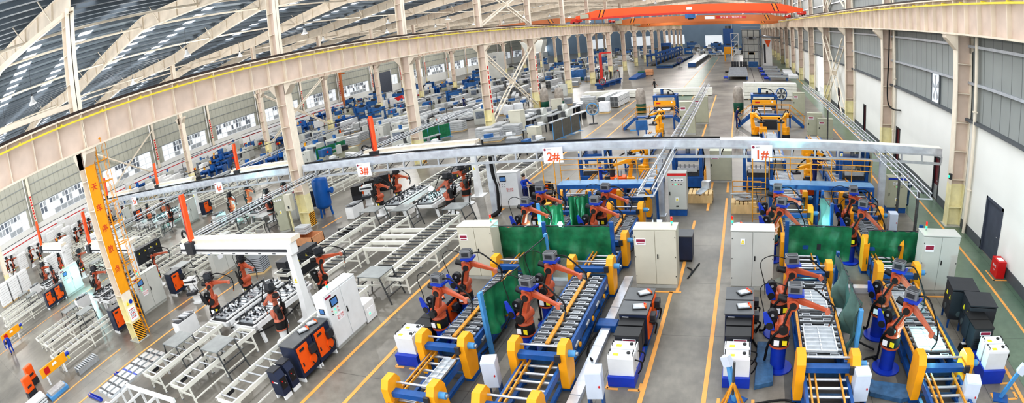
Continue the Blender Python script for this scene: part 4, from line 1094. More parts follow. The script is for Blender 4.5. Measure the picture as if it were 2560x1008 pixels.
# switch boxes, posts, plates
for (x, y, rz), l in (((-6.08, 10.35, 14), 'between the lines of cell two'), ((-3.35, 10.3, 8), 'beside the aisle line of the cell two'), ((2.95, 10.6, 2), 'between the lines of cell one'), ((5.78, 10.2, -12), 'beside the cell one wall line'), ((-3.35, 20.3, 0), 'behind the tall beige cabinet'), ((6.5, 22.0, 0), 'behind the curtain of the cell one wall line')):
    K_SW.put((x, y, 0), rz, 'pale switch box on blue legs ' + l, scale=(.74, 1.4, 1.15))
K_PB.put((7.2, 10.85, 0), -20, 'light blue operator post leaning beside the green walkway'); K_PB.put((-.02, 10.85, 0), 150, 'light blue operator post before the water coolers at the aisle')
for pts, x, l in (([(.42, 11.3), (.9, 11.5), (.95, 13.4), (.5, 13.4)], 0, 'blue floor plate between coolers and robot pedestals at the cell one'), ([(6.05, 12.2), (6.5, 12.2), (6.45, 15.0), (6.0, 15.0)], 0, 'long blue floor plate before the dark controllers'),
                  ([(3.4, 11.1), (4.2, 10.8), (4.5, 10.9), (4.5, 11.4), (3.6, 11.6), (3.3, 11.9)], 0, 'worn blue floor plate in front of the cell one wall line'), ([(5.9, 19.8), (6.8, 19.8), (6.8, 20.8), (5.9, 20.8)], 0, 'blue floor plate behind the folded green curtain'),
                  ([(-5.95, 13.2), (-5.55, 13.2), (-5.55, 14.6), (-5.95, 14.6)], 0, 'blue plate beside the second robot of the cell two aisle line')):
    o = MB().prism(pts, 'z', .0, .14, 'blue_dirty').obj('floor_plate', bevel=.01); tag(o, l, 'plate')
# aluminium cable duct on the floor
t = thing('cable_duct', 'long grey metal cable duct on the floor between line and coolers', 'duct', (-3.95, 8.2, 0))
for i in range(4): MB().box(-.14, .14, i*2.3, i*2.3+2.27, 0, .16, 'galvanised').obj('duct_section', t)
t = thing('duct_bridge', 'blue arched step bridging the grey floor duct', 'bridge', (-3.95, 14.0, 0)); MB().prism([(-.45, 0), (-.3, .24), (.3, .24), (.45, 0)], 'y', -.22, .22, 'blue').obj('arch', t, bevel=.01)
t = thing('cable_duct', 'short grey metal duct crossing behind the first welding bed at the cell two', 'duct', (-6.9, 16.9, 0)); MB().box(0, 1.2, -.14, .14, 0, .2, 'galvanised').obj('duct_section', t)
t = thing('cable_duct', 'short grey metal duct crossing between the lines of cell one', 'duct', (3.0, 16.9, 0)); MB().box(0, 1.5, -.14, .14, 0, .2, 'galvanised').obj('duct_section', t)
t = thing('cable_duct', 'pale metal strip lying between the lines of cell one under the curtain', 'duct', (3.15, 14.2, 0)); MB().box(-.1, .1, 0, 2.6, 0, .1, 'galvanised').obj('duct_section', t)
for pts, l in (([(.4, 10.7, .02), (1.2, 10.9, .02), (1.6, 10.6, .02), (1.7, 10.4, .02)], 'black cable curling over the floor by the water coolers at the cell one'), ([(1.0, 13.0, .03), (.55, 13.2, .03), (.35, 13.9, .03), (.6, 14.5, .03)], 'thick black cable beside the second pedestal of cell one'),
               ([(3.9, 13.2, .05), (3.3, 13.4, .3), (3.15, 13.8, .6), (3.3, 14.2, .9)], 'thick black hose loop beside the robots of the cell one wall line'), ([(3.9, 12.9, .03), (3.5, 12.7, .03), (3.5, 12.2, .03)], 'black cable at the foot of the frontmost wall side robot'),
               ([(-3.9, 12.0, .2), (-4.2, 12.6, .03), (-4.25, 13.4, .03), (-3.9, 14.2, .2)], 'black cable between the welding bed of cell two and the grey duct'), ([(-2.0, 18.5, .02), (-1.8, 18.2, .02), (-1.9, 17.6, .02), (-1.6, 18.9, .02)], 'thin black cable on the floor behind the tall beige cabinet')):
    o = MB().tube([Vector(p) for p in pts], .03, 'rubber', n=6, sub=6).obj('floor_cable'); tag(o, l, 'cable')
# yellow lifting frame at the bottom edge
t = thing('lifting_frame', 'yellow triangular lifting frame standing before the aisle side coolers', 'lifting frame', (-.1, 10.3, 0))
for a in ((-.3, -.25, 0), (.3, -.25, 0), (-.3, .3, 0), (.3, .3, 0)): MB().beam(a, (0, 0, .95), .045, .045, 'rail_yellow').obj('strut', t)
MB().cyl((0, 0, .6), (0, .02, 1.5), .03, 'dark_steel').obj('spindle', t); MB().box(-.35, .35, -.3, .35, 0, .05, 'rail_yellow').obj('base', t); MB().box(-.12, .14, -.1, .1, .05, .16, 'red').obj('block', t)
# red hydrant box
t = thing('hydrant_box', 'red fire equipment box on the floor beside the slate door', 'fire box', (10.28, 18.45, 0))
MB().box(-.2, .2, -.32, .32, 0, .68, 'red').obj('case', t, bevel=.01); o = MB().box(-.12, .14, -.2, .1, .68, .685, 'sign_white').obj('notice', t)
text('lettering', '消火栓', .11, 'sign_white', t, (-.205, 0, .42), (90, 0, -90), .001)
text('lettering', '119', .1, 'sign_white', t, (-.205, 0, .25), (90, 0, -90), .001)
struct('floor_marking', MB().box(9.9, 10.55, 17.95, 18.02, 0, .01, 'line_orange').box(9.9, 9.97, 17.95, 18.9, 0, .01, 'line_orange'))
# arcs
for p, e in (((-7.0, 19.4, 1.35), 260), ((5.2, 12.0, 1.1), 120), ((2.5, 19.3, 1.15), 120), ((-7.9, 19.6, 1.1), 80), ((-16.6, 25.6, 1.25), 200), ((-45.6, 12.6, 1.3), 110), ((-34, 25.6, 1.2), 150), ((-47, 26, 1.2), 150), ((-40.5, 13.0, 1.2), 120)):
    l = bpy.data.lights.new('welding_arc', 'POINT'); l.energy = e; l.color = (.35, .95, 1); l.shadow_soft_size = .05
    o = bpy.data.objects.new('welding_arc', l); COL.objects.link(o); o.location = p
for p, r, lab in (((-7.02, 19.45, 1.33), .1, 'blinding blue white welding arc between the narrow green curtains'), ((-16.6, 25.6, 1.22), .14, 'bright welding arc at the far jig of cell three'), ((5.3, 12.05, 1.02), .03, 'small welding arc on the panel of the wall line in cell one'), ((-45.6, 12.6, 1.2), .14, 'bright welding arc at the near jig of cell five')):
    o = MB().ball(p, r, 'weld_glow', 16).obj('arc_flame'); tag(o, lab, 'welding arc')

# ================================================================ cells 3#, 4#, 5#, 6# : white lines
WC = {('f', 1): Kind(white_conveyor(3.9)), ('l', 1): Kind(white_conveyor(7.6)), ('m', 0): Kind(white_conveyor(7.2, indiv=False, mot=2, pitch=.36)), ('s', 0): Kind(white_conveyor(5.2, w=.78, indiv=False, mot=2, pitch=.34)), ('f', 0): Kind(white_conveyor(3.9, indiv=False)), ('l', 0): Kind(white_conveyor(7.6, indiv=False)), ('b', 0): Kind(white_conveyor(8.5, indiv=False, mot=2, pitch=.4))}
def cross_rails():
    t = thing('transfer_rails', '', 'rails')
    for i, y in enumerate((0, .75, 1.5, 2.3)): MB().box(-1.78, .18, y, y+.12, .62, .78, 'white_warm').obj('cross_rail', t)
    for x in (-1.7, .1):
        for y in (0, 2.3): MB().box(x-.05, x+.05, y, y+.1, 0, .62, 'white_warm').obj('leg', t)
    return t
K_CR = Kind(cross_rails)
def cell3(no, dx, front=True, back=True, cabfront=True):
    n = {3: 'three', 4: 'four', 5: 'five', 6: 'six'}[no]; near = no == 3; q = 1 if near else 0
    if front:
        WC['f', q].put((dx-18.7, 7.0 if near else 6.0, 0), 0, 'white roller conveyor leading to the outer jig of cell %s' % n)
        WC['f', q].put((dx-16.45, 7.0 if near else 6.0, 0), 0, 'white roller conveyor leading to the inner jig of cell %s' % n)
        WC['l', q].put((dx-13.6, 7.1 if near else 5.5, 0), 0, 'long white roller conveyor running past the controllers of cell %s' % n)
        K_ST.put((dx-18.9, 9.0, 0), 0, 'grey step-over table on the outer near conveyor of cell %s' % n); K_ST.put((dx-16.3, 9.25, 0), 0, 'grey step-over table on the inner near conveyor of cell %s' % n)
        K_JIG.put((dx-18.6, 11.0, 0), 0, 'white welding jig with rows of clamps, outer near one of cell %s' % n); K_JIG.put((dx-16.8, 11.0, 0), 0, 'white welding jig with rows of clamps, inner near one of cell %s' % n)
        K_ROB['c'].put((dx-20.1, 12.0, 0), 35, 'orange robot on white pedestal at the outer near corner of the jigs of cell %s' % n); K_ROB['c'].put((dx-19.9, 14.0, 0), -8, 'orange robot on white pedestal at the outer far corner of near cell %s jigs' % n)
        K_ROB['d'].put((dx-15.2, 11.6, 0), 168, 'orange robot on white pedestal at the inner near corner of the jigs of cell %s' % n); K_ROB['c'].put((dx-15.5, 14.6, 0), 60, 'orange robot raised behind the white gantry post of cell %s' % n)
        K_GAN.put((dx-15.35, 13.25, 0), 0, 'white transfer gantry with orange mast over the near jigs of cell %s' % n)
        K_OS.put((dx-12.72, 10.0, 0), 0, 'orange doored robot controller, nearer of the pair at the cell %s' % n); K_OS.put((dx-12.72, 10.92, 0), 0, 'orange doored robot controller, further of the pair at the cell %s' % n)
        if near:
            KPn.put((dx-12.75, 10.5, 1.25), 60, 'teach pendant with red button on the orange doored controllers, nearer'); KPn.put((dx-12.75, 10.95, 1.25), 60, 'teach pendant with red button on the orange doored controllers, further')
            K_BS.put((dx-12.65, 8.75, 0), 0, 'dark welding power source with red and white mark, frontmost at cell three'); K_BS.put((dx-12.65, 9.2, 0), 0, 'dark welding power source behind the frontmost one at cell three')
            t = thing('small_box', 'small white control box with green button beside the white cabinet of cell three', 'box', (-12.65, 13.6, 0)); MB().box(-.25, .25, -.3, .3, .02, .72, 'white').obj('case', t, bevel=.01); MB().box(.25, .26, -.2, .2, .2, .5, 'sign_white').cyl((.25, -.1, .3), (.28, -.1, .3), .03, 'green_lamp', n=8).obj('button_panel', t)
        (K_C3W if near else K_C3G).put((dx-12.42, 11.5, 0), 0, '%s control cabinet with touch screen at the near cell %s' % ('white' if near else 'pale grey', n)); beacon((dx-12.6, 12.0, 1.95), 'signal tower on the near touch screen cabinet of cell %s' % n)
        K_TT.put((dx-23.9+ (0 if near else .2), 13.4, 0), 20, 'white gripper tool stand below the orange mast of cell %s' % n)
        K_BIN.put((dx-21.4, 10.9, 0), 0, 'white bin with metal offcuts beside the outer near robot of cell %s' % n)
    # middle strips
    WC['m', 0].put((dx-18.9, 15.3, 0), 0, 'outer white roller strip between the jig groups of cell %s' % n); WC['m', 0].put((dx-16.6, 15.3, 0), 0, 'inner white roller strip between the jig groups of cell %s' % n)
    WC['m', 0].put((dx-13.6, 15.3, 0), 0, 'white roller strip in line with the long conveyor of cell %s' % n); WC['s', 0].put((dx-12.45, 15.4, 0), 0, 'narrow white roller strip at the aisle side of cell %s' % n)
    K_CR.put((dx-14.3, 18.2, 0), 0, 'white cross transfer rails between the roller strips of cell %s' % n)
    K_ST.put((dx-13.1, 15.2, 0), 0, 'grey step-over table behind the near cabinet of cell %s' % n)
    for x, l in ((-18.8, 'outer'), (-16.7, 'middle'), (-13.5, 'aisle side'))[:2 if no == 6 else 3]: K_ST.put((dx+x, 22.8, 0), 0, 'grey step-over table, %s one before the far jigs of cell %s' % (l, n))
    if back:
        K_JIG.put((dx-18.5, 24.1, 0), 0, 'white welding jig, outer far one of cell %s' % n); K_JIG.put((dx-16.3, 24.1, 0), 0, 'white welding jig, inner far one of cell %s' % n)
        K_ROB['c'].put((dx-19.9, 25.0, 0), -15, 'orange robot on white pedestal, outer near one at the far jigs of cell %s' % n); K_ROB['c'].put((dx-19.8, 26.8, 0), -10, 'orange robot on white pedestal, outer far one at the far jigs of cell %s' % n)
        K_ROB['d'].put((dx-14.95, 24.7, 0), 165, 'orange robot on white pedestal, inner near one at the far jigs of cell %s' % n); K_ROB['c'].put((dx-14.9, 26.5, 0), 150, 'orange robot on white pedestal, inner far one at the far jigs of cell %s' % n)
        K_GAN.put((dx-14.9, 28.0, 0), 0, 'white transfer gantry with orange mast over the far jigs of cell %s' % n)
        for x, l in ((-18.8, 'outer'), (-16.3, 'middle'), (-13.4, 'aisle side')): WC['b', 0].put((dx+x, 28.4, 0), 0, 'white roller conveyor leaving the far jigs of cell %s, %s one' % (n, l))
        K_BIN.put((dx-21.9, 24.9, 0), 0, 'white bin beside the far outer robot of cell %s' % n); K_TT.put((dx-22.3, 26.9, 0), 15, 'white gripper tool stand beside the far jigs of cell %s' % n)
        if not near:
            K_C3G.put((dx-12.2, 24.6, 0), 10, 'pale grey control cabinet with screen at the far jigs of cell %s' % n); K_OS.put((dx-12.3, 27.2, 0), 0, 'orange doored controller beside the far cabinet of cell %s' % n)
cell3(3, 0); cell3(4, -14.7); cell3(5, -29.4); cell3(6, -44.1, front=False)
# dark cabinets of the middle of cells 3 and 4
def dark_long():
    t = thing('dark_cabinet', '', 'cabinet')
    MB().box(-.35, .35, 0, 2.4, 0, 1.05, 'charcoal').obj('carcass', t, bevel=.01)
    for i in range(3): MB().box(.35, .362, .04+i*.8, .76+i*.8, .12, 1.0, 'charcoal').obj('door', t)
    for i in range(4): MB().prism([(.2+i*.58, .7), (.36+i*.58, .7), (.28+i*.58, .86)], 'x', .363, .37, 'warn_yellow').obj('warning_triangle', t)
    return t
KDL = Kind(dark_long); KDL.put((-19.4, 15.9, 0), 0, 'dark low cabinet with yellow triangles behind the near gantry of cell three'); KDL.put((-38.0, 17.0, 0), 0, 'long dark cabinet with four yellow triangles in cell four'); KDL.put((-17.6, 29.6, 0), 0, 'dark cabinet with yellow triangles behind the far jigs of cell three')
K_C3G.put((-25.3, 16.0, 0), 0, 'pale two-door cabinet under the beam end of the near gantry of cell three')
K_OS.put((-27.0, 14.1, 0), 0, 'orange doored controller standing alone behind the pale cabinet of cell four')
# beige column cabinets and blue tank
Kc = Kind(cabinet(.75, .6, 2.3, 'cab_olive', doors=1, plaque=False)); o = Kc.put((-26.1, 22.7, 0), 30, 'tall olive grey cabinet with meters beside the second nave column')
m = MB()
for i in range(4): m.box(-.3+i*.15, -.2+i*.15, -.33, -.31, 2.0, 2.1, 'sign_white')
m.obj('meter_row', o); warn_plate(-.08, -.31, 1.2, o, .15)
t = thing('wall_cabinet', 'small beige cabinet fixed to the second nave column', 'cabinet', (-25.25, 22.7, 0)); MB().box(-.3, .3, -.15, .15, 1.3, 2.3, 'cab_beige').obj('case', t, bevel=.01); MB().box(-.05, .1, -.16, -.15, 1.45, 1.6, 'charcoal').obj('meter', t); MB().box(-.2, -.12, -.05, .05, 0, 1.3, 'pale_yellow').obj('conduit', t)
t = thing('air_tank', 'large blue upright air tank behind the second nave column', 'tank', (-24.75, 25.25, 0))
MB().lathe([(.01, .45), (.3, .5), (.48, .62), (.53, .78), (.53, 2.3), (.48, 2.46), (.3, 2.58), (.01, 2.64)], 'tank_blue', n=24).obj('vessel', t)
for i in range(3):
    a = 2*math.pi*i/3+.5; MB().beam((.4*math.cos(a), .4*math.sin(a), .6), (.46*math.cos(a), .46*math.sin(a), 0), .1, .1, 'tank_blue').obj('leg', t)
MB().cyl((0, 0, 1.6), (.75, .2, 1.6), .13, 'tank_blue').cyl((.72, .19, 1.6), (.8, .21, 1.6), .2, 'tank_blue').obj('manhole', t)
def trolley():
    t = thing('controller_trolley', '', 'trolley')
    MB().box(-.35, .35, -.5, .5, .15, 1.05, 'charcoal').obj('case', t, bevel=.02); MB().box(.35, .38, -.35, .2, .25, .95, 'orange').obj('door', t); MB().box(-.3, .42, -.55, -.5, .5, 1.1, 'black').box(.1, .45, .2, .55, .6, .9, 'black').obj('pendant_holder', t)
    MB().tube([(.4, .4, .9), (.55, .5, .5), (.45, .5, .1)], .05, 'rubber', sub=3).obj('cable', t); MB().box(-.35, .35, -.5, .5, 0, .15, 'black').obj('base', t)
    return t
KT = Kind(trolley)
for i, p in enumerate([(-22.9, 26.6), (-22.6, 27.8), (-22.3, 29.0)]): KT.put((p[0]-1.2, p[1]+1.5, 0), 25, 'black and orange controller beside the blue air tank, %s from it' % ORD[i])
# cabinet and workers' corner at far jigs of cell three
o = Kind(cabinet(1.2, .5, 1.95, 'cab_white', doors=1, plaque=False)).put((-11.85, 25.75, 0), 0, 'white control cabinet with screen near the far jigs of cell three')
s = MB().box(-.4, -.05, -.27, -.255, 1.45, 1.75, 'black').box(-.37, -.08, -.275, -.27, 1.5, 1.7, 'screen').obj('touch_screen', o)
for i in range(6): MB().cyl((-.42+.13*(i % 3), -.255, 1.3-.12*(i//3)), (-.42+.13*(i % 3), -.28, 1.3-.12*(i//3)), .022, ('red', 'black', 'steel')[i % 3], n=8).obj('push_button', o)
text('lettering', '禁止合闸\n有人工作', .1, 'ink_red', o, (.12, -.27, 1.0), (90, 0, 0), .002)
KT.put((-10.4, 26.4, 0), -20, 'black and orange controller beside the white cabinet at the far jigs of cell three')
t = thing('wire_trolley', 'black tubular wire trolley beside the yellow floor line at the far jigs of cell three', 'trolley', (-9.75, 25.9, 0))
for sx in (-1, 1):
    for sy in (-1, 1): MB().cyl((sx*.3, sy*.3, .1), (sx*.3, sy*.3, 1.1), .022, 'black', n=6).obj('post', t)
MB().box(-.32, .32, -.32, .32, .15, .2, 'black').obj('shelf', t); MB().box(-.32, .32, -.32, .32, .7, .74, 'black').obj('shelf', t); MB().cyl((-.15, -.1, .35), (.15, -.1, .35), .2, 'rubber').obj('wire_spool', t)
# cable riser wrapped in black film
t = thing('cable_riser', 'bundle of black cables dropping from the overhead tray at the white cabinet', 'cable bundle', (-12.0, 24.3, 0))
MB().tube([(0, 0, 3.1), (.05, -.05, 2.2), (.18, 0, 1.6), (.1, .05, .8), (.02, .1, .25), (-.3, -.2, .05)], .11, 'rubber', sub=5).obj('cables', t)
MB().tube([(.12, 0, 3.2), (.2, -.06, 2.0), (.26, 0, 1.2), (.14, .05, .5)], .05, 'film_grey', sub=5).obj('film', t)
# crate with plates, pallets
t = thing('wooden_crate', 'open brown wooden crate on feet behind the dark cabinet of cell three', 'crate', (-21.9, 20.4, 0))
MB().box(-.85, .85, -.5, .5, .12, .16, 'crate_wood').box(-.85, .85, -.5, -.46, .12, .62, 'crate_wood').box(-.85, .85, .46, .5, .12, .62, 'crate_wood').box(-.85, -.81, -.5, .5, .12, .62, 'crate_wood').box(.81, .85, -.5, .5, .12, .62, 'crate_wood').obj('box', t)
for x in (-.7, 0, .7): MB().box(x-.08, x+.08, -.5, .5, 0, .12, 'crate_wood').obj('runner', t)
for i, (z, s) in enumerate(((.0, 1), (1, .92), (2, .96))):
    o = MB().box(-.45*s, .45*s, -.3*s, .3*s, 0, .13, 'film_grey').obj('sheet_bundle', bevel=.02, loc=(-22.3, 20.6, .64+z*.14)); tag(o, ('lowest', 'middle', 'top')[i] + ' silver sheet bundle on the brown crate', 'bundle')
def scaffold_stack():
    t = thing('steel_plate_stack', '', 'stack')
    for i in range(4): MB().box(-.5, .5, -.4, .4, .12+i*.2, .3+i*.2, 'alu_profile_dark').obj('bundle', t)
    MB().box(-.52, .52, -.42, .42, 0, .1, 'wood').obj('pallet', t)
    return t
KSS = Kind(scaffold_stack); KSS.put((-22.6, 17.0, 0), 15, 'dark grey bundled plates on a pallet below the near gantry of cell three beam')
t = thing('motor_unit', 'black motor unit on the floor beside the brown crate', 'motor', (-20.5, 21.9, 0)); MB().cyl((-.3, 0, .2), (.3, .1, .22), .16, 'black').cyl((-.2, .35, .18), (.35, .45, .2), .13, 'black').box(-.35, .35, -.2, .55, 0, .08, 'charcoal').obj('motors', t)
# yellow guard plates and left foreground
for (x, y, rz), l in (((-27.5, 4.3, 0), 'yellow guard plate with red notice on the near conveyor of cell four'), ((-40.1, 4.4, 0), 'yellow guard plate on the near conveyor of cell five at the edge')):
    t = thing('guard_plate', l, 'guard', (x, y, 0)); MB().box(-.06, .06, 0, 1.8, .45, .9, 'yellow').obj('plate', t, bevel=.01); s = MB().box(.06, .07, .25, .6, .52, .82, 'red').box(.06, .07, .85, 1.15, .68, .8, 'sign_white').obj('notice', t)
    for y_ in (.3, 1.5): MB().box(-.05, .05, y_-.05, y_+.05, 0, .45, 'white').obj('leg', t)
    MB().cyl((0, 1.8, .72), (0, 2.05, .72), .09, 'blue_deep').cyl((0, 1.92, .6), (0, 1.98, .45), .06, 'warn_yellow').obj('motor', t)
def board_stack(n=9, w=1.1, l=1.2):
    def fn():
        t = thing('board_stack', '', 'stack')
        for i in range(n): MB().box(-w/2+.01*(i % 3), w/2-.01*((i+1) % 3), -l/2, l/2, .1+i*.2, .1+i*.2+.19, 'white').obj('panel_bundle', t, bevel=.01)
        MB().box(-w/2, w/2, -l/2, l/2, 0, .09, 'wood').obj('pallet', t)
        return t
    return fn
KBS = Kind(board_stack())
for i, (x, y) in enumerate([(-55.2, 8.2), (-55.2, 9.5), (-55.3, 10.8), (-53.6, 14.2), (-53.9, 16.0), (-51.6, 19.5), (-49.5, 21.0), (-58.5, 16.6), (-60.5, 18.5), (-62.5, 24.5)]): KBS.put((x, y, 0), 8*(i % 3), 'tall stack of white panel bundles, %s of the stacks beyond cell five' % ORD[i])
t = thing('pallet_rack', 'grey steel slatted pallet on the floor behind the orange floor line', 'pallet', (-26.1, 6.7, 0))
for i in range(10): MB().box(-.35, .35, -.65+i*.14, -.58+i*.14, .22, .27, 'alu_dull').obj('slat', t)
for x in (-.3, .3): MB().box(x-.04, x+.04, -.65, .72, 0, .22, 'alu_dull').obj('bearer', t)
t = thing('blue_pallet', 'blue plastic pallet carrying grey sheets near the near edge', 'pallet', (-25.9, 4.5, 0))
MB().box(-.45, .45, -.6, .6, .1, .15, 'blue_light').obj('deck', t)
for x in (-.38, 0, .38): MB().box(x-.06, x+.06, -.6, .6, 0, .1, 'blue_light').obj('runner', t)
o = MB().box(-.38, .38, -.5, .5, 0, .1, 'alu_dull').obj('sheet_pack', loc=(-25.9, 4.5, .15)); tag(o, 'grey sheet pack lying on the blue pallet', 'sheets')
for i, (x, y, rz) in enumerate(((-22.2, 7.15, 12), (-22.25, 5.4, 4))):
    t = thing('steel_channel', ('blue steel channel lying on the floor between the column and the conveyors of cell three', 'second blue steel channel lying nearer the near edge')[i], 'channel', (x, y, 0), rz)
    MB().box(-.68, .68, -.07, .07, 0, .02, 'blue_deep').box(-.68, .68, -.07, -.05, 0, .13, 'blue_deep').box(-.68, .68, .05, .07, 0, .13, 'blue_deep').obj('profile', t)
def red_unit():
    t = thing('orange_feeder', '', 'feeder'); MB().box(-.2, .2, -.28, .28, .3, 1.0, 'orange').obj('case', t, bevel=.05); MB().box(-.22, .22, -.3, .3, 0, .3, 'charcoal').obj('base', t); MB().box(.2, .22, -.15, .15, .5, .6, 'charcoal').obj('handle', t); return t
KR = Kind(red_unit); KR.put((-29.3, 4.0, 0), 10, 'rounded orange unit at the near corner, further one'); KR.put((-27.9, 3.4, 0), 10, 'rounded orange unit at the near corner, nearer one')
for i in range(3):
    o = MB().box(-.5, .5, -.75, .75, 0, .12, 'alu_profile').obj('formwork_bundle', loc=(-26.2, 3.0, .0+i*.13), bevel=.005); tag(o, ('lowest', 'middle', 'top')[i]+' grid patterned aluminium bundle in the near corner', 'bundle')
# rails at the near edge, tall white frame
t = thing('end_transfer_rail', 'white green edged transfer rail frame before the conveyors of cell three', 'rail frame', (-18.2, 6.2, 0), 4)
MB().box(-1.2, 2.4, 0, .1, .66, .8, 'white').box(-1.2, 2.4, -1.2, -1.1, .66, .8, 'white').obj('rail', t)
for x in (-1.1, 0, 1.1, 2.3): MB().box(x-.04, x+.04, -1.2, .1, .62, .7, 'white').box(x-.04, x+.04, 0, .08, 0, .62, 'white').obj('cross_member', t)
MB().box(-1.2, 2.4, .1, .12, .74, .78, 'machine_green').obj('green_edge', t)
for i in range(3):
    t = thing('profile_bundle', ('outer', 'middle', 'inner')[i]+' strip of silver profiles at the near end of the outer conveyor', 'bundle', (-20.5+i*.5, 6.9, .7)); MB().box(-.17, .17, -1.6, 1.5, 0, .1, 'alu').obj('profile', t)
    for q in range(7): MB().box(-.17, .17, -1.5+q*.45, -1.42+q*.45, .1, .12, ('charcoal', 'blue_deep')[q == 3]).obj('strap', t)
t = thing('profile_trestle', 'white trestle below the silver profile bundle at the outer conveyor of cell three', 'trestle', (-19.9, 7.0, 0))
for x in (-.6, .6):
    for y in (-1.2, 1.2): MB().box(x-.04, x+.04, y-.04, y+.04, 0, .7, 'white').obj('leg', t)
# ================================================================ overhead trays and signs
def tray(L, solid=True, joints=4):
    t = thing('cable_tray', '', 'cable tray')
    MB().box(0, L, -.02, .02, .38, .68, 'galvanised').obj('side_plate', t)
    MB().box(0, L, 0, .5, .68, .7, 'galvanised' if not solid else 'white_warm').obj('cover', t)
    MB().box(0, L, .48, .52, .38, .68, 'galvanised').obj('side_plate', t)
    MB().box(0, L, -.03, .03, .3, .38, 'truss_grey').box(0, L, .47, .53, .28, .36, 'charcoal').obj('upper_chord', t)
    MB().box(0, L, -.035, .035, -.12, .0, 'truss_grey').obj('lower_chord', t)
    n = int(L/1.05); v = MB()
    for i in range(n+1): x = L*i/n; v.box(x-.04, x+.04, -.035, .035, 0, .3, 'truss_grey').beam((x+.04, .02, 0), (x+.2, .46, .3), .03, .03, 'dark_steel')
    v.obj('stays', t)
    if not solid: MB().tube([(0, .3, .74), (L*.3, .2, .76), (L*.6, .32, .74), (L, .25, .76)], .05, 'rubber', n=6, sub=6).obj('cables', t)
    return t
def bar_between(label, p, q, solid, h=(1, 1)):
    L = math.dist(p[:2], q[:2]); t = tray(L, solid); t['label'] = label; t.location = p; t.rotation_euler = (0, -math.atan2(q[2]-p[2], L), math.atan2(q[1]-p[1], q[0]-p[0])); return t
bar_between('long galvanised overhead cable tray carrying the 3# and 2# signs', (-24.2, 23.5, 3.05), (-1.0, 24.3, 2.86), False)
bar_between('white covered overhead cable tray from the 1# sign to the side wall', (-1.0, 24.3, 2.86), (9.75, 25.15, 2.66), True)
bar_between('grey overhead cable tray over cell four with a black cable', (-38.9, 23.4, 3.0), (-25.5, 23.5, 3.0), False)
bar_between('grey overhead cable tray over the cells five and six', (-58, 23.3, 3.0), (-38.9, 23.4, 3.0), False)
for (x, y, n_), l in (((-19.35, 23.5, '3'), 'white sign with orange 3# hanging from the tray beyond the blue air tank'), ((-8.55, 23.84, '2'), 'white sign with orange 2# hanging from the tray between white cabinet and yellow railing'), ((.85, 24.15, '1'), 'white sign with orange 1# hanging where the tray cover turns white'), ((-33.2, 23.3, '4'), 'small white sign with orange 4# over the side hall beyond the nave columns'), ((-48, 23.2, '5'), 'smallest white number sign on the last overhead tray')):
    t = thing('number_sign', l, 'sign', (x, y-.06, 2.78 if n_ != '1' else 2.66), 3)
    MB().box(-.47, .47, -.012, 0, -.02, .72, 'sign_white').obj('board', t)
    text('lettering', n_+'#', .55, 'ink_orange', t, (.0, -.016, .27), (90, 0, 0), .003)
    b = MB()
    b.cyl((-.37, -.014, .62), (-.37, -.02, .62), .062, 'ink_magenta', n=6); b.obj('emblem', t)
    text('lettering', 'SAITO', .07, 'ink_grey', t, (-.18, -.016, .62), (90, 0, 0), .002)
# cable ladders running lengthwise
def ladder_tray(L):
    t = thing('cable_ladder', '', 'cable tray')
    for x in (-.28, .28): MB().cyl((x, 0, 0), (x, L, 0), .032, 'roller_steel', n=8).obj('rail', t)
    for x in (-.2, .24): MB().cyl((x, 0, .22), (x, L, .22), .03, 'roller_steel', n=8).obj('rail', t)
    m = MB(); n = int(L/.9)
    for i in range(n+1): y = L*i/n; m.box(-.28, .28, y-.02, y+.02, -.02, .02, 'truss_grey')
    for i in range(n): y = L*i/n; m.beam((-.28, y, 0), (-.2, y+.45, .22), .02, .02, 'truss_grey').beam((.28, y, 0), (.24, y+.45, .22), .02, .02, 'truss_grey')
    m.obj('rungs', t); MB().tube([(.1, .5, .05), (0, L*.3, .06), (.12, L*.6, .05), (.02, L-.3, .06)], .03, 'charcoal', sub=5, n=5).obj('cables', t)
    return t
for p, rz, L, l in (((-3.25, 17.6, 3.02), 0, 36, 'long tubular cable ladder above the cell two beside the aisle'), ((6.55, 18.2, 2.95), .6, 35, 'long tubular cable ladder beside the green walkway'), ((-23.3, 14.0, 3.0), 0, 30, 'tubular cable ladder beside the nave columns over cell three'), ((-38.3, 14, 3.0), 0, 32, 'tubular cable ladder over cell four')):
    t = ladder_tray(L); t['label'] = l; t.location = p; t.rotation_euler.z = R(rz)
for (x, y), l in (((-3.75, 24.3), 'by the red topped cabinet'), ((6.6, 24.75), 'beside the meter cabinet near the green walkway'), ((-12.2, 24.5), 'beside the white cabinet at far cell three jigs')):
    t = thing('tray_post', 'galvanised square post under the overhead tray ' + l, 'post', (x, y, 0)); MB().box(-.15, .15, -.15, .15, 0, 2.86, 'galvanised').obj('shaft', t); MB().box(-.2, .2, -.2, .2, 0, .03, 'galvanised').obj('foot_plate', t)
for (x, y), l in (((6.75, 19.6), 'slim dark post under the end of the walkway side cable ladder'), ((6.95, 23.0), 'slim dark post below the walkway side cable ladder, further one'), ((6.6, 42), 'slim dark post under the far part of the walkway side ladder'), ((-3.0, 17.8), 'slim grey post under the end of the aisle side cable ladder')):
    t = thing('ladder_post', l, 'post', (x, y, 0)); MB().box(-.05, .05, -.05, .05, 0, 2.95, 'dark_steel').obj('shaft', t); MB().box(-.12, .12, -.12, .12, 0, .02, 'dark_steel').obj('foot_plate', t)
t = thing('hanging_hose', 'black hose hanging in a loop from the side wall girder', 'hose', (10.2, 37, 0)); MB().tube([(-.3, -1.0, 8.8), (-.25, -.6, 7.2), (-.2, .0, 5.0), (-.1, .1, 3.8), (.1, -.5, 3.5), (.3, -1.6, 3.6)], .05, 'rubber', sub=6).obj('hose', t)
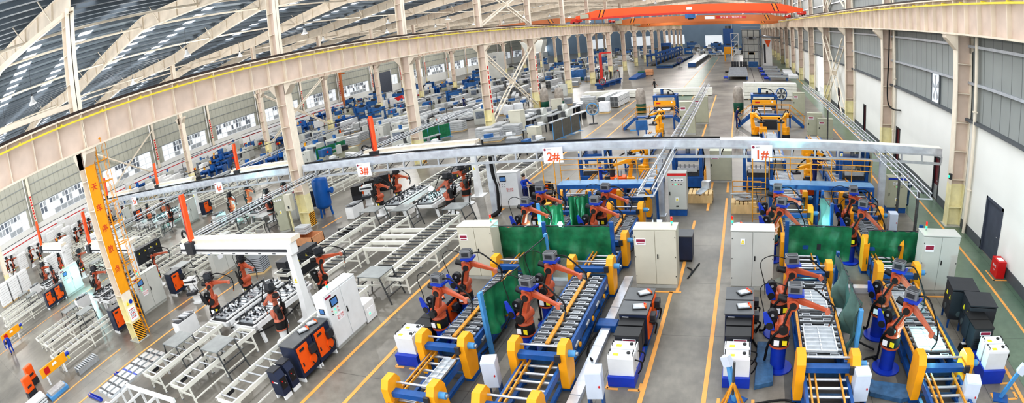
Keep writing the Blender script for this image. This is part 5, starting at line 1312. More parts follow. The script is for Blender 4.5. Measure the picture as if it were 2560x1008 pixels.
t = thing('junction_box', 'grey junction box with green lamp on the first wall column behind the tray', 'box', (9.75, 23.6, 0)); MB().box(-.12, .0, -.1, .1, 2.3, 2.55, 'charcoal').obj('case', t); MB().ball((-.14, 0, 2.42), .06, 'green_lamp', 6).obj('lamp', t)
# ================================================================ blue platform between the beds and the machines
def railing(L, n=3, h=1.0, name='safety_railing', ups=True):
    t = thing(name, '', 'railing')
    for i in range(n+1): MB().cyl((L*i/n, 0, 0), (L*i/n, 0, h), .022, 'rail_yellow', n=6).obj('post', t)
    for z in (h*.5, h*.75, h): MB().cyl((0, 0, z), (L, 0, z), .02, 'rail_yellow', n=6).obj('rail', t)
    return t
for x0, x1, n in ((-8.15, -3.75, 'cell two'), (1.15, 5.75, 'cell one')):
    t = thing('walkway_platform', 'blue steel platform crossing above the lines of %s' % n, 'platform', (x0, 22.75, 0))
    L = x1-x0
    MB().box(0, L, 0, .75, 1.93, 1.97, 'plat_blue').obj('deck', t)
    MB().box(0, L, -.04, .04, 1.78, 1.96, 'blue').box(0, L, .71, .79, 1.78, 1.96, 'blue').obj('edge_beam', t)
    for x in (.05, L*.45, L-.05):
        for y in (0, .75): MB().box(x-.05, x+.05, y-.05, y+.05, 0, 1.8, 'blue').obj('post', t)
    MB().beam((.05, 0, 1.2), (.6, 0, 1.85), .05, .05, 'blue').beam((L-.05, 0, 1.2), (L-.6, 0, 1.85), .05, .05, 'blue').obj('knee_brace', t)
    for y, l in ((22.8, 'near edge'), (23.45, 'far edge')):
        if y < 23: continue
        t = railing(L, 5); t['label'] = 'yellow tube railing on the %s of the blue platform of %s' % (l, n); t.location = (x0, y, 1.97)
    t = thing('platform_ladder', 'yellow ladder leading up to the blue platform of %s from the aisle side' % n if n == 'cell one' else 'yellow ladder leading up to the blue platform of cell two beside the yellow floor line', 'ladder', (x0-.45, 23.1, 0))
    for s in (-.28, .28): MB().cyl((s, 0, 0), (s, 0, 3.0), .025, 'rail_yellow', n=6).obj('rail', t)
    m = MB()
    for i in range(7): m.cyl((-.28, 0, .28+i*.28), (.28, 0, .28+i*.28), .018, 'rail_yellow', n=6)
    m.obj('rungs', t)
    t = railing(1.6, 2, 1.1); t['label'] = 'low yellow railing on the floor beside the blue platform of %s' % n; t.location = (x0-.9, 25.6, 0); t.rotation_euler.z = R(90)
t = railing(1.4, 2, 1.1); t['label'] = 'yellow guard rail before the aisle side portal machine of the cell one'; t.location = (-.5, 26.3, 0)
t = railing(1.6, 2, 1.3); t['label'] = 'yellow guard rail between the lines of cell one under the platform'; t.location = (3.3, 24.2, 0)
t = railing(1.2, 2, 1.3); t['label'] = 'yellow guard rail beside the aisle and the pallet at the cell two'; t.location = (-1.95, 27.3, 0); t.rotation_euler.z = R(90)
# meter cabinets
def metercab(body, strip, wd=.85):
    def fn():
        t = thing('meter_cabinet', '', 'cabinet')
        MB().box(-wd/2, wd/2, -.25, .3, .3, 2.05, body).obj('carcass', t, bevel=.008); MB().box(-wd/2+.02, wd/2-.02, -.23, .28, 0, .3, 'blue').obj('plinth', t)
        d = MB().box(-wd/2+.01, wd/2-.01, -.28, -.25, .33, 1.9, body).obj('door', t, bevel=.006)
        MB().box(-wd/2, wd/2, -.29, -.25, 1.92, 2.02, strip).obj('name_strip', t)
        for i in range(4):
            m = MB().box(-.28+i*.15, -.16+i*.15, -.3, -.28, 1.66, 1.78, 'sign_white').box(-.26+i*.15, -.18+i*.15, -.303, -.3, 1.68, 1.74, 'ink_grey').obj('meter', d)
        for i, c in enumerate(('red', 'green_lamp', 'red', 'black')): MB().cyl((-.2+i*.13, -.28, 1.52), (-.2+i*.13, -.3, 1.52), .022, c, n=8).obj('button', d)
        MB().box(-wd/2+.06, -wd/2+.1, -.31, -.28, 1.0, 1.16, 'black').obj('handle', d); warn_plate(-.1, -.28, .7, t, .15); MB().box(-.08, .04, -.3, -.28, .45, .5, 'black').obj('vent', t)
        return t
    return fn
Kind(metercab('cab_grey', 'ink_red')).put((-2.98, 24.5, 0), 0, 'grey cabinet with red top strip and four meters beside the aisle')
Kind(metercab('cab_olive', 'blue_deep', 1.05)).put((7.62, 25.6, 0), 0, 'olive grey cabinet with blue top strip and meters beside the green walkway', scale=(1, 1, .86))
# portal machines
def portal(w=1.45, d=1.2, h=2.35):
    def fn():
        t = thing('portal_press', '', 'machine')
        for x in (-w/2, w/2):
            MB().box(x-.08, x+.08, -.1, .1, 0, h, 'blue').box(x-.08, x+.08, d-.1, d+.1, 0, h, 'blue').obj('upright', t)
        MB().box(-w/2-.1, w/2+.1, -.1, d+.1, h, h+.18, 'blue').obj('head_beam', t)
        MB().box(-w/2-.1, w/2+.1, -.2, d, .1, .65, 'blue').obj('bed', t, bevel=.02)
        MB().box(-w/2+.12, w/2-.12, 0, d-.1, .65, 1.0, 'dark_steel').box(-w/2+.2, w/2-.2, -.2, .1, .95, 1.15, 'alu').obj('die_block', t)
        for i in range(4): MB().cyl((-.36+i*.24, -.12, 1.0), (-.36+i*.24, -.12, 1.35), .04, 'steel', n=8).obj('cylinder', t)
        MB().box(-w/2+.15, w/2-.15, .1, d-.2, 1.45, 1.85, 'blue').obj('ram', t, bevel=.02); MB().cyl((0, d/2, 1.85), (0, d/2, h), .12, 'steel').obj('ram_rod', t)
        warn_plate(-w/2-.07, -.1, 1.95, t, .13)
        MB().tube([(w/2, .1, h+.2), (w/2+.2, .2, 1.6), (w/2+.1, .3, .6)], .03, 'rubber', sub=3).obj('hose', t)
        return t
    return fn
KP_ = Kind(portal())
for (x, y), l in (((.82, 28.7), 'beside the aisle at the cell one'), ((6.0, 28.6), 'beside the green walkway at the cell one'), ((-2.95, 28.8), 'beside the aisle at the cell two'), ((-8.2, 29.2), 'beside the yellow floor line at the cell two')): KP_.put((x, y, 0), 0, 'blue portal press with four uprights ' + l)
# yellow handling robots
def yrobot():
    t = thing('handling_robot', '', 'robot')
    MB().cyl((0, 0, 0), (0, 0, .3), .32, 'charcoal').obj('base', t); MB().cyl((0, 0, .3), (0, 0, .6), .28, 'yellow').box(-.25, .25, -.2, .2, .5, .9, 'yellow').obj('shoulder', t, bevel=.02)
    MB().beam((0, -.15, .75), (-.2, -.15, 1.75), .2, .3, 'yellow', .16, .2).obj('lower_arm', t, bevel=.02); MB().box(-.4, .05, -.2, .2, 1.6, 1.95, 'yellow').cyl((-.2, .2, 1.75), (-.2, .4, 1.75), .12, 'charcoal').obj('elbow', t, bevel=.02)
    MB().beam((-.1, 0, 1.85), (.85, 0, 1.6), .2, .22, 'yellow', .12, .12).obj('forearm', t, bevel=.02); MB().cyl((.8, 0, 1.6), (.95, 0, 1.5), .08, 'charcoal').box(.75, 1.15, -.25, .25, 1.35, 1.45, 'charcoal').obj('gripper', t)
    MB().tube([(-.3, .1, 1.95), (.1, .1, 2.25), (.6, .1, 2.0), (.85, .05, 1.7)], .035, 'rubber', sub=4).obj('hose', t)
    return t
KY = Kind(yrobot)
for (x, y, rz), l in (((-5.9, 27.8, 200), 'behind the blue platform of cell two, nearer the outer line'), ((-5.6, 30.4, 150), 'behind the blue platform of cell two, further back'), ((3.6, 27.2, 190), 'behind the blue platform of cell one, between the lines'), ((3.7, 30.0, 10), 'further behind the blue platform of cell one'),
                      ((-6.3, 41.8, 250), 'before the blue footbridge of the line of cell two'), ((-6.6, 44.4, 200), 'beside the blue footbridge of the line of cell two'), ((1.0, 42.6, 300), 'at the aisle side of the orange gripper frame'), ((3.4, 42.6, 240), 'at the wall side of the orange gripper frame')): KY.put((x, y, 0), rz, 'yellow handling robot ' + l)
def redunit():
    t = thing('hydraulic_unit', '', 'hydraulic unit'); MB().box(-.45, .45, -.35, .35, 0, .75, 'blue').obj('tank', t, bevel=.02); MB().box(-.5, .5, -.3, .3, .75, 1.2, 'orange').obj('cover', t, bevel=.03); MB().cyl((-.2, 0, 1.2), (-.2, 0, 1.6), .13, 'charcoal').cyl((.2, 0, 1.2), (.2, .1, 1.45), .1, 'steel').obj('motor', t)
    return t
KHU = Kind(redunit)
for (x, y), l in (((-6.3, 25.5), 'between the cell two lines behind the blue platform'), ((3.3, 25.6), 'between the cell one lines behind the blue platform'), ((-6.4, 26.9), 'further back between the cell two lines')): KHU.put((x, y, 0), 5, 'orange covered hydraulic unit ' + l)
Kob = Kind(cabinet(1.0, .6, 2.0, 'cab_olive', doors=1, plaque=True))
for (x, y, s), l in (((6.9, 30.5, 1), 'beside the green walkway behind the portal press'), ((-1.2, 30.2, .9), 'by the aisle behind the portal press of the cell two'), ((-4.3, 44.0, 1.35), 'tallest by the aisle beyond the overhead tray'), ((-3.55, 49.0, 1.25), 'further along the aisle beyond the overhead tray'),
                      ((5.8, 43.8, .95), 'with lit display beyond the white tray, nearer the aisle'), ((6.55, 43.0, .8), 'lowest one beyond the white tray beside the walkway'), ((5.7, 55.0, 1.1), 'with round fan at the far end of the walkway side ladder')):
    Kob.put((x, y, 0), 0, 'olive grey cabinet ' + l, scale=(1.2 if s != 1 else 1, 1, s))
# pallets with offcuts
def pallet(w=1.2, l=.9):
    t = thing('wooden_pallet', '', 'pallet')
    for i in range(6): MB().box(-w/2+i*w/6+.01, -w/2+(i+1)*w/6-.03, -l/2, l/2, .12, .15, 'wood').obj('board', t)
    for y in (-l/2+.05, 0, l/2-.05): MB().box(-w/2, w/2, y-.05, y+.05, 0, .12, 'wood').obj('bearer', t)
    return t
KPal = Kind(pallet)
KPal.put((-2.1, 26.6, 0), 0, 'light wooden pallet by the red topped cabinet, with a metal profile on it', scale=(1, 1.1, 3.2)); KPal.put((.05, 25.0, 0), 0, 'light wooden pallet with a heap of offcuts beside the aisle', scale=(1, .8, 3.5))
def offcuts(n, seed):
    random.seed(seed); out = []
    for i in range(n):
        a = random.uniform(-25, 25); out.append((random.uniform(-.35, .35), random.uniform(-.25, .25), .02+i*.055, a, random.uniform(.5, 1.0)))
    return out
for i, (x, y, z, a, s) in enumerate(offcuts(7, 5)):
    o = MB().box(-.5*s, .5*s, -.06, .06, 0, .012, 'alu').box(-.5*s, .5*s, -.06, -.045, 0, .05, 'alu').box(-.5*s, .5*s, .045, .06, 0, .05, 'alu').obj('aluminium_offcut', loc=(.05+x*.6, 25.0+y*.6, .53+z), rz=R(a)); tag(o, 'silver aluminium profile offcut in the heap on the aisle side pallet', 'offcut', 'offcuts heaped on the pallet')
o = MB().box(-.14, .14, -.7, .5, 0, .02, 'alu').box(-.14, -.12, -.7, .5, 0, .12, 'alu').box(-.2, .2, .2, .5, .02, .4, 'alu').obj('bent_profile', loc=(-1.95, 26.7, .49), rz=-.3); tag(o, 'pale bent metal profile lying on the pallet by the red topped cabinet', 'profile')
# ================================================================ machines beyond the tray: footbridges, gripper frames
def footbridge(w=3.2):
    t = thing('footbridge', '', 'footbridge')
    MB().box(0, w, -.35, .35, 1.0, 1.12, 'blue').obj('deck', t)
    for s, x in ((-1, 0), (1, w)):
        MB().beam((x, -.33, 1.05), (x+s*1.2, -.33, .02), .24, .05, 'blue', up=(0, 1, 0)).beam((x, .33, 1.05), (x+s*1.2, .33, .02), .24, .05, 'blue', up=(0, 1, 0)).obj('stringer', t)
        m = MB()
        for i in range(4): f = (i+.6)/4; m.box(x+s*1.2*f-.12, x+s*1.2*f+.12, -.33, .33, 1.05-1.03*f, 1.08-1.03*f, 'dark_steel')
        m.obj('treads', t)
        MB().box(x-.05, x+.05, -.3, .3, 0, 1.0, 'blue').obj('post', t)
        r = MB()
        for y in (-.36, .36): r.cyl((x, y, 1.95), (x+s*1.25, y, .95), .022, 'rail_yellow', n=6).cyl((x, y, 1.05), (x, y, 1.95), .022, 'rail_yellow', n=6).cyl((x+s*1.2, y, 0), (x+s*1.25, y, .95), .022, 'rail_yellow', n=6).cyl((x, y, 1.5), (x+s*1.22, y, .5), .018, 'rail_yellow', n=6)
        r.obj('handrail', t)
    r = MB()
    for y in (-.36, .36):
        for z in (1.5, 1.95): r.cyl((0, y, z), (w, y, z), .02, 'rail_yellow', n=6)
        for i in range(4): r.cyl((w*i/3, y, 1.1), (w*i/3, y, 1.95), .02, 'rail_yellow', n=6)
    r.obj('handrail', t)
    return t
KF = Kind(footbridge); KF.put((-8.95, 46.9, 0), 0, 'blue footbridge with yellow handrails over the line of cell two'); KF.put((.85, 47.6, 0), 0, 'blue footbridge with yellow handrails over the line of cell one', scale=(1.03, 1, 1))
def frame_machine():
    t = thing('feeding_machine', '', 'machine')
    for x in (-1.05, 1.05):
        for y in (0, 1.6): MB().box(x-.09, x+.09, y-.09, y+.09, 0, 2.0, 'blue').obj('upright', t)
    MB().box(-1.15, 1.15, -.1, .1, 1.85, 2.05, 'blue').box(-1.15, 1.15, 1.5, 1.7, 1.85, 2.05, 'blue').box(-1.15, -.95, 0, 1.6, 1.85, 2.05, 'blue').box(.95, 1.15, 0, 1.6, 1.85, 2.05, 'blue').obj('head_frame', t)
    o = MB().box(-1.05, 1.05, -.35, -.12, 1.05, 1.55, 'yellow').obj('yellow_beam', t, bevel=.02); MB().box(-.8, -.4, -.36, -.35, 1.25, 1.4, 'red').cyl((.7, -.36, 1.4), (.7, -.35, 1.4), .08, 'sign_white').obj('emblem', o)
    MB().box(-.9, .9, .2, 1.4, .5, .95, 'dark_steel').box(-.6, .6, -1.8, .2, .55, .75, 'steel').obj('roller_table', t)
    for i in range(6): MB().cyl((-.6, -1.7+i*.3, .8), (.6, -1.7+i*.3, .8), .05, 'roller_steel', n=8).obj('roller', t)
    MB().cyl((-.35, .8, 2.05), (-.35, .8, 2.6), .15, 'blue').cyl((.3, .6, 2.05), (.3, .6, 2.35), .1, 'charcoal').box(-.9, .7, .3, 1.2, 2.05, 2.12, 'charcoal').obj('drive', t)
    MB().tube([(-.3, .8, 2.5), (.1, .5, 2.6), (.8, .3, 2.3), (1.0, .1, 1.2)], .04, 'rubber', sub=4).obj('hose', t)
    return t
KM = Kind(frame_machine); KM.put((-7.4, 53.8, 0), 0, 'blue feeding machine with yellow beam and red emblem on the line of cell two'); KM.put((2.2, 53.8, 0), 0, 'blue feeding machine with yellow beam and red emblem on the line of cell one', scale=(1.1, 1, 1))
t = thing('square_gripper', 'orange square gripper frame on the line of cell one before the footbridge', 'gripper', (2.2, 43.0, 0))
MB().box(-.8, -.6, -.15, .15, .5, 1.6, 'yellow').box(.6, .8, -.15, .15, .5, 1.6, 'yellow').box(-.8, .8, -.15, .15, 1.45, 1.65, 'yellow').obj('frame', t, bevel=.015); MB().box(-.55, .55, -.05, .2, .6, 1.35, 'charcoal').obj('head', t); MB().box(-.9, -.3, -1.2, -.3, .5, .9, 'yellow').obj('side_block', t, bevel=.02)
for s in (-1, 1): MB().box(s*.7-.1, s*.7+.1, -.1, .1, 0, .5, 'blue').obj('leg', t)
t = thing('display_board', 'plain blue panel on a post before the footbridge of cell two', 'panel', (-8.0, 43.9, 0)); MB().box(-.5, .45, -.04, .04, .45, 1.25, 'machine_blue').obj('board', t); MB().box(-.4, -.32, 0, .08, 0, .5, 'blue').box(.25, .33, 0, .08, 0, .5, 'blue').box(-1.0, -.5, -.02, .02, .4, .5, 'blue_light').obj('post', t)
KLC = Kind(blue_conveyor(9, w=1.0, solid=True, pitch=.3)); KLC.put((-6.6, 32.4, 0), 0, 'blue roller conveyor beyond the portal machines on the line of cell two'); KLC.put((2.05, 32.4, 0), 0, 'blue roller conveyor beyond the portal machines on the line of cell one'); KLC.put((5.2, 31.0, 0), 0, 'blue roller conveyor beyond the portal machines beside the walkway')
for (x, y), l in (((-6.9, 36.0), 'cell two'), ((2.0, 36.0), 'cell one')):
    t = thing('formwork_strip', 'long pale panel lying on the far roller conveyor of the line of %s' % l, 'metal panel', (x+.1, y, .79)); MB().box(-.35, .35, 0, 4, 0, .03, 'workpiece').obj('face_sheet', t)
    r = MB()
    for i in range(14): r.box(-.35, .35, i*.3, i*.3+.03, .03, .07, 'alu')
    r.obj('stiffening_ribs', t)
def cushion_box():
    t = thing('packing_table', '', 'table'); MB().box(-1.0, 1.0, -.5, .5, .5, .62, 'white_warm').obj('table_top', t, bevel=.02)
    for s in (-1, 1): MB().cyl((-.9, s*.2, .68), (.9, s*.2, .68), .06, 'sack_white').obj('roll', t); MB().box(s*.8-.05, s*.8+.05, -.4, .4, 0, .5, 'white').obj('leg', t)
    return t
Kind(cushion_box).put((.35, 39.2, 0), 0, 'cream packing table with two rolls beside the aisle beyond the tray')
# film-wrapped columns, long white boxes
def filmcol(h=2.2):
    t = thing('wrapped_chute', '', 'chute'); MB().lathe([(.02, .0), (.5, .0), (.52, .9), (.5, 1.0)], 'machine_green', n=14).obj('base', t); MB().lathe([(.5, .95), (.52, 1.6), (.46, 2.3), (.3, 2.6), (.02, 2.65)], 'chute_film', n=14).obj('film_bag', t); return t
KFC = Kind(filmcol)
for (x, y), l in (((-10.2, 56.2), 'beside the cell two feeding machine'), ((-.3, 55.8), 'beside the cell one feeding machine and the aisle'), ((-20.9, 62.3), 'in the nave behind the metal stack, nearer of two'), ((-23.0, 63.0), 'in the nave behind the metal stack, further of two')): KFC.put((x, y, 0), 0, 'film wrapped dust chute ' + l)
def longbox(L, h=1.0, d=1.1):
    def fn():
        t = thing('profile_bundle', '', 'bundle')
        n = max(1, int(h/.35))
        for i in range(n): MB().box(-L/2, L/2, 0, d, .08+i*(h-.08)/n, .08+(i+1)*(h-.08)/n-.02, 'white_warm').obj('wrapped_layer', t, bevel=.03)
        for x in (-L/2+.6, 0, L/2-.6): MB().box(x-.08, x+.08, 0, d, 0, .08, 'wood').obj('bearer', t)
        return t
    return fn
KLB = Kind(longbox(7.4)); KLB.put((-7.3, 69.8, 0), 0, 'long white wrapped profile bundle behind the cell two feeding machine'); KLB.put((-16.3, 69.6, 0), 0, 'long white wrapped profile bundle behind the grey section stack')
Kind(longbox(6.3, 2.0, 1.4)).put((3.45, 65.8, 0), 0, 'tall white wrapped bundle wall behind the cell one feeding machine')
def section_stack():
    t = thing('section_stack', '', 'stack')
    for i in range(2):
        for j in range(2): MB().box(-.45+j*.46, -.01+j*.46, 0, 5, .1+i*.6, .66+i*.6, 'alu_profile').box(-.44+j*.46, -.02+j*.46, -.01, 0, .12+i*.6, .64+i*.6, 'dark_steel').obj('section_bundle', t)
    for y in (.5, 2.5, 4.5): MB().box(-.5, .5, y-.06, y+.06, 0, .1, 'wood').obj('bearer', t)
    return t
KSc = Kind(section_stack); KSc.put((-14.05, 60.8, 0), -4, 'stack of grey hollow sections with dark open ends in the nave'); KSc.put((-15.6, 61.2, 0), -4, 'second stack of grey hollow sections behind the white sack'); 
def sack():
    t = thing('big_sack', '', 'sack'); MB().box(-.55, .55, -.45, .45, .12, 1.25, 'sack_white').obj('bag', t, bevel=.12); MB().box(-.55, .55, -.45, .45, 0, .1, 'wood').obj('pallet', t); return t
KSk = Kind(sack)
for i, (x, y) in enumerate([(-14.3, 57.3), (-26.6, 60.2), (-27.6, 61.0), (-25.8, 61.4)]): KSk.put((x, y, 0), 10*i, ('white film wrapped sack on a pallet before the grey sections', 'white wrapped sack behind the X brace, front of three', 'white wrapped sack behind the X brace, middle of three', 'white wrapped sack behind the X brace, rear of three')[i])
# drum fan
def drumfan(c='blue_light'):
    def fn():
        t = thing('drum_fan', '', 'fan'); MB().box(-.35, .35, -.3, .3, 0, .05, 'charcoal').cyl((0, 0, .05), (0, 0, .9), .04, 'charcoal').obj('stand', t)
        n = 20; m = MB()
        for q, (r0, r1) in enumerate(((.48, .5),)): m.tube([(r1*math.cos(2*math.pi*i/n), 0, 1.3+r1*math.sin(2*math.pi*i/n)) for i in range(n+1)], .05, c, n=6)
        m.obj('ring', t); g = MB()
        for i in range(12): a = math.pi*i/12; g.cyl((.48*math.cos(a), -.06, 1.3+.48*math.sin(a)), (-.48*math.cos(a), -.06, 1.3-.48*math.sin(a)), .008, 'steel', n=4)
        g.obj('grille', t); b = MB()
        for i in range(5): a = 2*math.pi*i/5; b.prism([(0, 1.3), (.42*math.cos(a), 1.3+.42*math.sin(a)), (.42*math.cos(a+.7), 1.3+.42*math.sin(a+.7))], 'y', 0, .02, 'dark_steel')
        b.cyl((0, -.05, 1.3), (0, .2, 1.3), .09, 'charcoal'); b.obj('blades', t)
        return t
    return fn
KDF = Kind(drumfan()); KDF.put((-13.8, 50.5, 0), 10, 'round blue rimmed standing fan beside the yellow floor line', scale=(1.1, 1, 1.1)); Kind(drumfan('red')).put((-20.3, 81.2, 0), 10, 'round red rimmed standing fan before the blue roller table'); Kind(drumfan('blue')).put((4.2, 58.0, 0), 0, 'blue drum fan on a tall stand behind the footbridge of cell one', scale=(1.1, 1, 1.25)); Kind(drumfan('blue_deep')).put((-12.9, 121, 0), 20, 'blue rimmed fan beside the long dark blue conveyor', scale=(1.3, 1, 1.3))
# folding mesh screens
def screen(m, L, n, h=1.4):
    def fn():
        t = thing('welding_screen', '', 'screen')
        for i in range(n): MB().box(0, L/n-.06, -.012, .012, .12, h, m).obj('mesh_panel', t).location.x = L*i/n+.03
        for i in range(n+1): MB().box(L*i/n-.02, L*i/n+.02, -.025, .025, 0, h, 'blue_light').box(L*i/n-.03, L*i/n+.03, -.3, .3, 0, .04, 'blue_light').obj('post', t)
        MB().box(0, L, -.02, .02, .08, .12, 'blue_light').obj('bottom_rail', t)
        return t
    return fn
t = Kind(screen('brown_mesh', 4.6, 3, 1.6)).put((-15.1, 42.6, 0), 78, 'brown mesh screen in blue frames beside the yellow floor line'); KG1 = Kind(screen('green_cloth', 3.7, 3, 1.4)); KG1.put((-41.5, 42.7, 0), 66, 'green screen of three panels in the side hall near the orange mast'); KG1.put((-30.4, 45.9, 0), 55, 'green screen of three panels between two nave columns')
# ================================================================ bridge cranes
def crane(y, x0, x1, zb, col, label, hoist=True, h=1.45):
    t = thing('bridge_crane', label, 'crane', (0, y, 0)); L = x1-x0; zc = 10.7; e = .2 if zb > 10.5 else .75
    MB().prism([(x0+e, zb+.3), (x0+2.6, zb), (x1-2.6, zb), (x1-e, zb+.3), (x1-e, zb+.75), (x1-3.5, zb+h), (x0+3.5, zb+h), (x0+e, zb+.75)], 'y', -.35, .35, col).obj('main_girder', t)
    MB().box(x0+2.6, x1-2.6, -.42, .42, zb-.02, zb+.28, 'crane_red' if col == 'crane_orange' else 'crane_dark_orange').obj('lower_flange', t)
    for x in (x0+.2, x1-.2):
        MB().box(x-.25, x+.25, -1.8, 1.8, zc, zc+.5, 'crane_red').box(min(x, x+(.9 if x < (x0+x1)/2 else -.9)), max(x, x+(.9 if x < (x0+x1)/2 else -.9)), -.3, .3, zc, zc+.3, 'crane_red').obj('end_carriage', t)
        for yy in (-1.5, 1.5): MB().cyl((x-.1, yy, zc+.08), (x+.1, yy, zc+.08), .2, 'rail_dark').obj('wheel', t)
    for x, s in ((x0+3.6, 1), (x1-4.4, -1)):
        m = MB()
        for i in range(3): m.prism([(x+i*.3, zb+.02), (x+i*.3+.14, zb+.02), (x+i*.3+.14+.5*s, zb+h-.02), (x+i*.3+.5*s, zb+h-.02)], 'y', -.36, -.352, 'hazard_black' if i % 2 == 0 else 'yellow')
        m.obj('hazard_stripes', t)
    if hoist:
        cx = x0 + L*.51
        MB().box(cx-.75, cx+.75, -.7, .6, zb-.7, zb-.05, 'machine_blue').cyl((cx-.4, 0, zb-.6), (cx+.4, 0, zb-.6), .25, 'charcoal').cyl((cx, 0, zb-1.0), (cx, 0, zb-.6), .05, 'steel').box(cx-.3, cx+.3, -.4, .4, zb-.05, zb+.3, 'charcoal').obj('hoist', t)
        MB().box(cx-.5, cx+.3, -.362, -.352, zb+.65, zb+1.0, 'sign_white').obj('capacity_plate', t)
    MB().box(x0+1.0, x0+2.3, -.7, -.4, zb+.3, zb+.95, 'cab_olive').obj('electric_box', t)
    return t
t = crane(83.5, XL+.0, 9.9, 10.85, 'crane_orange', 'bright orange single girder bridge crane spanning the nave')
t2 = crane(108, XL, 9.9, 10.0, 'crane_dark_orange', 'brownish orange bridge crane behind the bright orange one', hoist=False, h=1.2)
MB().box(-4, 1.6, -.36, -.352, 10.45, 10.95, 'red').obj('slogan_board', t2); MB().box(-6.2, -4.3, -.36, -.352, 10.4, 10.95, 'sign_white').obj('maker_plate', t2)
text('lettering', '安全第一 预防为主', .5, 'sign_white', t2, (-1.2, -.37, 10.7), (90, 0, 0), .01)
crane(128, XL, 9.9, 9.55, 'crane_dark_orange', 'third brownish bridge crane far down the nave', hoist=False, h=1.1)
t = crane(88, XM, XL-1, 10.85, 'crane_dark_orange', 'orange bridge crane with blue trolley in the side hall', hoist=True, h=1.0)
t = thing('orange_jib_post', 'slim orange jib post standing against the windowed wall', 'post', (XW+1.1, 106.3, 0)); MB().box(-.25, .25, -.25, .25, 0, 9, 'crane_dark_orange').obj('mast', t); MB().box(-.25, 1.6, -.12, .12, 8.4, 8.7, 'crane_dark_orange').obj('arm', t)
# ================================================================ side hall and far equipment
rnd = random.Random(11)
def lathe_machine():
    t = thing('machine_tool', '', 'machine'); MB().box(-2.2, 2.2, -.45, .45, 0, .7, 'cab_olive').obj('bed', t, bevel=.03); MB().box(-2.2, -1.0, -.5, .5, .7, 1.45, 'machine_blue').obj('headstock', t, bevel=.04)
    MB().cyl((-1.0, 0, 1.05), (1.6, 0, 1.05), .1, 'steel').cyl((-1.0, 0, 1.05), (-.8, 0, 1.05), .25, 'dark_steel').obj('spindle', t); MB().box(.2, .9, -.6, .4, .7, 1.2, 'charcoal').obj('carriage', t, bevel=.03); MB().cyl((-1.6, -.5, 1.1), (-1.6, -.55, 1.1), .12, 'red').obj('hand_wheel', t); MB().box(-.6, -.1, -.9, -.6, .6, 1.5, 'cab_grey').obj('control_panel', t)
    return t
def press_machine():
    t = thing('press_brake', '', 'machine'); MB().box(-1.3, -1.0, -.5, .6, 0, 2.1, 'machine_blue').box(1.0, 1.3, -.5, .6, 0, 2.1, 'machine_blue').obj('side_frame', t, bevel=.03); MB().box(-1.3, 1.3, -.2, .1, 1.2, 2.0, 'machine_blue').obj('ram', t); MB().box(-1.2, 1.2, -.15, .05, .1, .85, 'machine_blue').obj('table', t); MB().box(1.4, 1.7, -.8, -.5, .5, 1.5, 'cab_grey').obj('control_panel', t); MB().box(-.4, .4, .1, .7, 1.9, 2.4, 'charcoal').obj('hydraulic_head', t)
    return t
def saw_machine():
    t = thing('profile_saw', '', 'machine'); MB().box(-1.0, 1.0, -.5, .5, 0, .8, 'cab_grey').obj('base', t, bevel=.03); MB().box(-3.4, -1.0, -.3, .3, .7, .8, 'alu_dull').box(1.0, 3.4, -.3, .3, .7, .8, 'alu_dull').obj('feed_table', t); MB().cyl((0, -.2, 1.1), (0, .2, 1.1), .4, 'cab_grey').box(-.5, .5, .1, .5, .8, 1.35, 'dark_steel').obj('saw_head', t); MB().cyl((.6, .3, .8), (.6, .3, 1.2), .13, 'orange').obj('motor', t)
    for x in (-3.2, -2, 2, 3.2): MB().box(x-.04, x+.04, -.25, .25, 0, .7, 'charcoal').obj('leg', t)
    return t
def grey_machine():
    t = thing('milling_centre', '', 'machine'); MB().box(-.9, .9, -.7, .7, 0, 1.7, 'cab_grey').obj('housing', t, bevel=.05); MB().box(-.6, .4, -.72, -.7, .7, 1.5, 'pane_dark').obj('door_window', t); MB().box(.5, .85, -.8, -.7, .9, 1.5, 'charcoal').obj('control_panel', t); MB().cyl((0, 0, 1.7), (0, 0, 2.1), .18, 'machine_blue').obj('spindle_motor', t)
    return t
def profile_pile():
    t = thing('profile_stack', '', 'stack')
    for i in range(3):
        for j in range(2-(i == 2)): MB().box(-.5+j*.52, -.02+j*.52, -2.6+.1*i, 2.6-.12*j, .1+i*.26, .34+i*.26, ('alu_profile', 'alu_profile_dark')[(i+j) % 2]).obj('bundle', t)
    for y in (-1.8, 0, 1.8): MB().box(-.55, .55, y-.05, y+.05, 0, .1, 'wood').obj('bearer', t)
    return t
def blue_tanks():
    t = thing('bending_machine', '', 'machine'); MB().cyl((-1.8, 0, 1.0), (1.8, 0, 1.0), .22, 'blue').cyl((-1.6, .5, .7), (1.6, .5, .7), .18, 'blue').obj('roll', t)
    for x in (-1.7, -.5, .7, 1.8): MB().box(x-.12, x+.12, -.4, .8, 0, 1.2, 'blue').obj('stand', t)
    MB().cyl((.2, -.3, .9), (.2, -.3, 1.7), .28, 'tank_blue').obj('reservoir', t); MB().cyl((-1.2, 0, 1.25), (-1.2, 0, 1.7), .14, 'yellow').obj('motor', t); MB().tube([(-1.5, .2, 1.2), (-.6, .2, 1.8), (.2, 0, 1.6)], .03, 'rubber', sub=3).obj('hose', t)
    return t
def boxcab():
    t = thing('electric_cabinet', '', 'cabinet'); MB().box(-.6, .6, -.3, .3, 0, 1.75, 'cab_grey').obj('case', t, bevel=.01); MB().box(-.58, -.01, -.32, -.3, .15, 1.68, 'cab_grey').box(.01, .58, -.32, -.3, .15, 1.68, 'cab_grey').obj('doors', t); MB().box(.06, .1, -.34, -.32, .8, 1.0, 'black').obj('handle', t); MB().box(-.4, -.25, -.33, -.32, 1.4, 1.5, 'top_grey').obj('vent', t)
    return t
